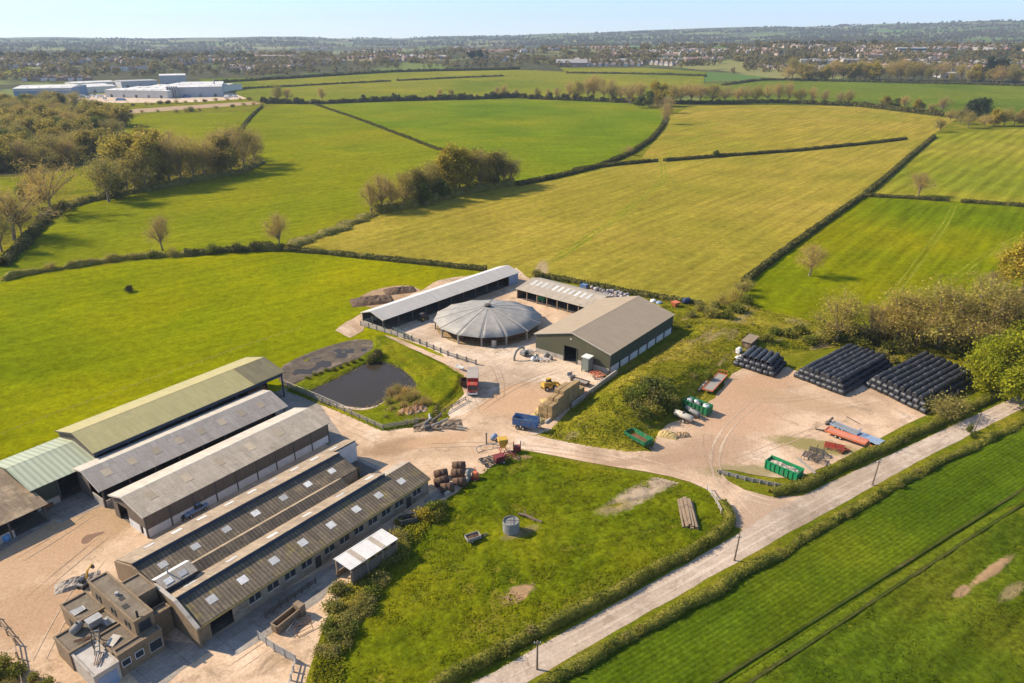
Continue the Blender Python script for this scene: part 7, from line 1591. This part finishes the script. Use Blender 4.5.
hs_ = [(112, 107, 4), (122, 106.5, 5), (133, 106, 4), (146, 105, 5), (152, 104.8, 4), (160, 104.2, 6), (168, 103.8, 5), (176, 103.4, 6), (186, 102.8, 4), (196, 102.2, 5), (205, 101.8, 4), (216, 101, 5), (228, 100.6, 4), (240, 100, 4), (250, 100, 5), (186, 112, 6), (192, 111.5, 7), (200, 111, 5), (176, 112.5, 5), (216, 108.5, 5), (232, 107, 4), (244, 105.5, 5), (254, 105, 5), (262, 106, 6), (130, 113, 4), (142, 112.5, 4), (158, 112, 4)]
for x, y, h in hs_: B(x, y, h, random.choice(['brown', 'scrub', 'dark', 'twig']), 'on the railway bank in front of the works', 1.5)
van0 = None
for i in range(16):
    x, y = [(76, 97.5), (79, 98), (84, 97), (92, 96.8), (95, 97.2), (99, 96.6), (102, 97), (88, 98.4), (226, 97), (229, 97.5), (233, 96.8), (226, 98.6), (81, 96.2), (97, 98), (105, 99.2), (236, 97.4)][i]
    if van0 is None:
        m = MB().box(-3, 1.4, -1.1, 1.1, .5, 3.0); m.hexa([(1.4, -1.1, .5), (2.9, -1.1, .5), (2.9, 1.1, .5), (1.4, 1.1, .5), (1.4, -1.0, 2.6), (2.2, -1.0, 2.6), (2.2, 1.0, 2.6), (1.4, 1.0, 2.6)]); m.cur = 1
        for wx_ in (-2, 1.8):
            for s in (-1, 1): m.tube((wx_, s * 1.1 - .15, .45), (wx_, s * 1.1 + .15, .45), .45, seg=10)
        van0 = m.build('van', [WHITE, BLACK]); o = van0
    else: o = van0.copy(); C.objects.link(o)
    o.location = Gt(x, y); o.rotation_euler = (0, 0, random.uniform(0, 3)); tag(o, 'white van parked in the works yard', 'van', 'vans in the works yard')

# ------------------------------------------------------------------ the town
HWALL = [mat('brick_house_wall', (.32, .205, .15), (.27, .17, .125), .3, tone=.2), mat('rendered_house_wall', (.60, .55, .49), (.53, .49, .43), .3, tone=.15), mat('buff_house_wall', (.50, .40, .30), (.44, .35, .26), .3, tone=.2)]
HROOF = [mat('tiled_roof', (.25, .19, .16), (.21, .155, .13), .4, tone=.25), mat('grey_tiled_roof', (.30, .27, .25), (.25, .23, .215), .4, tone=.25), mat('red_tiled_roof', (.27, .165, .125), (.22, .135, .10), .4, tone=.2)]
def house_mesh(L, w, e, r, hip, wm, rm):
    m = MB(); m.box(-L / 2, L / 2, -w / 2, w / 2, -2, e); h = L / 2 - (w / 2 * hip)
    m.cur = 1; o_ = .4
    m.add([(-L / 2 - o_, -w / 2 - o_, e - .2), (L / 2 + o_, -w / 2 - o_, e - .2), (L / 2 + o_, w / 2 + o_, e - .2), (-L / 2 - o_, w / 2 + o_, e - .2), (-h, 0, r), (h, 0, r)], [(0, 1, 5, 4), (2, 3, 4, 5), (1, 2, 5), (3, 0, 4), (3, 2, 1, 0)])
    m.cur = 0; m.box(h - 1.4, h - .5, -.45, .45, r - 1, r + 1.1)
    m.cur = 2
    for s in (-1, 1):
        for x in (-.3, .3):
            for z in (.9, 3.5): m.box(L * x - .8, L * x + .8, s * w / 2 - .04, s * w / 2 + .04, z, z + 1.2)
    return m
hm_ = []
for i, (L, w, e, r, hip) in enumerate([(9, 7.5, 5.2, 8.2, 0), (14, 8, 5.2, 8.4, 0), (10, 8, 5, 8.3, .6), (22, 8, 5.4, 8.2, 0), (12, 9, 3, 6.5, .3), (11, 7, 5.4, 8.8, 0)]):
    for a in range(3):
        o = house_mesh(L, w, e, r, hip, None, None).build('house', [HWALL[a], HROOF[(i + a) % 3], GLASS]); hm_.append(o.data); bpy.data.objects.remove(o)
hs = []; tr_pts = []
def allowed(px, py):
    if py > 76: return px < 92 and py < 84
    lim = np.interp(px, [0, 60, 120, 214, 260, 400, 520, 560, 590, 706, 760, 800, 880, 1024], [80, 80, 80, 78, 76, 69, 67.5, 66, 66.5, 67, 76, 76, 74, 76])
    return py < lim
rt = random.Random(5)
while len(hs) < 2100:
    px = rt.uniform(-30, 1054); py = 48 + 24 * rt.random() ** 1.5 if rt.random() > .08 else rt.uniform(70, 83)
    if px < 240 and rt.random() < .7 and py < 60: continue
    if not allowed(px, py): continue
    c_ = Gt(px, py); a = rt.uniform(0, PI); n = rt.randrange(6, 13); bend = rt.uniform(-.03, .03); sp = rt.uniform(13, 17); kinds = [rt.randrange(18) for _ in range(2)]
    for row in (0, 1):
        p = Vector((c_.x, c_.y)) + Vector((-math.sin(a), math.cos(a))) * row * 26; aa = a
        for k in range(n):
            p = p + Vector((math.cos(aa), math.sin(aa))) * sp; aa += bend; r_ = p.length
            if r_ < 1330 and p.x > -500: continue
            u = 512 + FOC * p.x / (p.y * cP + 80 * sP); dz = CAMZ - terr(p.x, p.y); v = 341.5 + FOC * (dz * cP - p.y * sP) / (p.y * cP + dz * sP)
            if not allowed(u, v) or not -20 < u < 1044: continue
            if any(abs(p.x - q[0]) + abs(p.y - q[1]) < 15 for q in hs[-60:]): continue
            hs.append((p.x, p.y, aa + PI / 2 * rt.choice([0, 0, 1]), kinds[rt.randrange(2)]))
            if rt.random() < .8: tr_pts.append((p.x + rt.uniform(-16, 16), p.y + rt.uniform(8, 16)))
hs.sort(key=lambda q: q[0] ** 2 + q[1] ** 2)
ho = None; rest = []
for i, (x, y, a, k) in enumerate(hs):
    z = terr(x, y)
    if i < 285:
        o = link('house', hm_[k], None, (x, y, z), a); side = 'left of the fields' if x < -420 else 'beyond the far green fields' if x < 500 else 'beyond the plantation at the right'
        w_ = ['brick', 'white rendered', 'buff'][k % 3]; tag(o, '%s house among the town trees %s' % (w_, side), 'house', '%s houses %s' % (w_, side))
    else: rest.append((x, y, z, a, k))
def merge(name, items, meshes, mats):
    V = []; F = []; MI = []; n0 = 0
    me = bpy.data.meshes.new(name); cache = {}
    for (x, y, z, a, k) in items:
        if k not in cache:
            s_ = meshes[k]; cache[k] = (np.array([tuple(v.co) for v in s_.vertices]), [tuple(p.vertices) for p in s_.polygons], [mats.index(s_.materials[p.material_index]) for p in s_.polygons])
        v, f, mi = cache[k]; c_, s_2 = math.cos(a), math.sin(a)
        V.append(np.stack([v[:, 0] * c_ - v[:, 1] * s_2 + x, v[:, 0] * s_2 + v[:, 1] * c_ + y, v[:, 2] + z], 1)); F += [tuple(i + n0 for i in q) for q in f]; MI += mi; n0 += len(v)
    me.from_pydata(np.concatenate(V).tolist(), [], F)
    for m in mats: me.materials.append(m)
    me.polygons.foreach_set('material_index', np.array(MI, np.int32)); return me
o = link('far_houses', merge('far_houses', rest, hm_, HWALL + HROOF + [GLASS])); o['kind'] = 'stuff'
works('school', 'long white flat roofed school building beyond the plantation', (896, 52.5), (926, 52.5), 30, 11, WHITE, IR, .01, band=(.5, .8, GLASS))
works('depot', 'low dark hall with grey roof at the right edge of the plantation', (940, 78), (968, 77.5), 30, 8, IG, IRG, .03)
works('depot', 'low cream depot left of the dark hall beyond the plantation', (925, 73), (945, 73), 25, 7, IW, IR, .03)
works('terrace', 'long brown terrace roof in front of the town left of the plantation', (556, 66.5), (587, 66.5), 16, 8, HWALL[0], HROOF[1], .25)
T(472, 59, 7, 'dark', 'left one of two dark evergreens rising among the town trees', None, 1.2, False); T(480, 59, 8, 'dark', 'right one of two dark evergreens rising among the town trees', None, 1.1, False)
# ---- town trees and far woods: one mass nobody could count
g = np.random.default_rng(3)
pts = [(x, y, terr(x, y), g.uniform(7, 14)) for x, y in tr_pts]
for px, py, n in [(1, 1, 3900)]:
    while len(pts) < 4600:
        u = rt.uniform(-30, 1054); v = 46 + 34 * rt.random() ** 1.6
        if not allowed(u, v): continue
        c_ = Gt(u, v); m = rt.randrange(2, 9); sp = rt.uniform(8, 30)
        for k in range(m):
            x, y = c_.x + rt.gauss(0, sp * 1.8), c_.y + rt.gauss(0, sp)
            if math.hypot(x, y) > 1300: pts.append((x, y, terr(x, y), g.uniform(7, 15)))
def crowns(name, pts, m, per, leaf):
    P = np.array(pts); n = len(P); d = g.normal(size=(n, per, 3)); d /= np.linalg.norm(d, axis=2)[:, :, None]; d *= g.uniform(.5, 1.0, (n, per, 1)) ** .5
    hgt = P[:, 3][:, None]; C_ = np.stack([P[:, 0][:, None] + d[:, :, 0] * hgt * .48, P[:, 1][:, None] + d[:, :, 1] * hgt * .48, P[:, 2][:, None] + hgt * .52 + d[:, :, 2] * hgt * .47], 2)
    s = np.repeat(hgt[:, 0], per); V, F = leaf_quads(C_.reshape(-1, 3), leaf, g); V = V.reshape(-1, 4, 3); cc = V.mean(1, keepdims=True); V = cc + (V - cc) * (s / 10)[:, None, None]
    o = link(name, np_mesh(name, V.reshape(-1, 3), F, m)); o['kind'] = 'stuff'; return o
FT = leafmat('town_tree_leaves', (.12, .105, .04), (.20, .165, .065), (.28, .225, .07), .03, .4)
und = []
while len(und) < 520:
    x = rt.uniform(-70, 134); y = 104 + 84 * rt.random() ** 1.3
    if in_poly(np.array([x]), np.array([y]), wp)[0]: q = G(x, y); und.append((q.x, q.y, 0, g.uniform(4, 8)))
for i in range(150):
    x = rt.uniform(118, 262); y = 196 - (x - 118) * .2 - rt.uniform(0, 16); q = G(x, y); und.append((q.x, q.y, -.5, g.uniform(2.5, 5)))
crowns('woodland_undergrowth', und, leafmat('undergrowth_leaves', (.21, .18, .05), (.265, .22, .06), (.31, .25, .07), .06, .45), 130, .62)
crowns('town_trees', pts, FT, 60, 1.3)
W2 = []
for (u0, u1, v0, v1, n) in [(-40, 1064, 38.9, 46, 2400), (240, 1064, 20, 40, 2600), (-40, 260, 44, 60, 900)]:
    k = 0
    while k < n:
        u = rt.uniform(u0, u1); v = rt.uniform(v0, v1); c_ = Gt(u, v)
        if math.hypot(c_.x, c_.y) > 10400 or math.hypot(c_.x, c_.y) < 2300 and u > 260: k += 1; continue
        m = rt.randrange(6, 16); L_ = rt.uniform(40, 160); a = rt.uniform(-.5, .5)
        for q in range(m):
            x = c_.x + math.cos(a) * rt.uniform(-L_, L_) * 1.5; y = c_.y + math.sin(a) * L_ * rt.uniform(-1, 1) + rt.gauss(0, 18); W2.append((x, y, terr(x, y), g.uniform(10, 17)))
        k += m
crowns('far_woods', W2, leafmat('far_wood_leaves', (.09, .085, .03), (.14, .12, .045), (.18, .155, .05), .01, .3), 34, 2.4)
print('TREES', N_TREES[0], 'bales', nb_, 'houses', len(hs))

def along(pts, n, kinds, h0, h1, where, jit=.5):
    P = [G(*p) for p in pts]
    for i in range(n):
        t_ = (i + random.random()) / n * (len(P) - 1); k = int(t_); p = P[k] + (P[k + 1] - P[k]) * (t_ - k) + Vector((random.uniform(-jit, jit), random.uniform(-jit, jit), 0))
        k_ = random.choice(kinds); bush((p.x, p.y, 0), random.uniform(h0, h1), k_, BN[k_] + ' ' + where, BN[k_] + ' growing ' + where, random.uniform(.8, 1.2))
along([(530, 697), (600, 656), (660, 622), (768, 562), (820, 530), (870, 501), (925, 471), (1030, 420)], 26, ['scrub', 'twig', 'lime', 'green'], 1.0, 1.9, 'in the low hedge on the crop field side of the lane')
along([(440, 686), (500, 654), (560, 623), (640, 581), (700, 548), (724, 533)], 12, ['scrub', 'lime', 'green'], 1.5, 2.2, 'in the clipped hedge between paddock and lane', .3)
along([(800, 490), (850, 465), (905, 440), (960, 414), (1030, 380)], 12, ['scrub', 'lime', 'green', 'twig'], 1.6, 2.3, 'in the trimmed hedge beside the hardcore yard', .3)
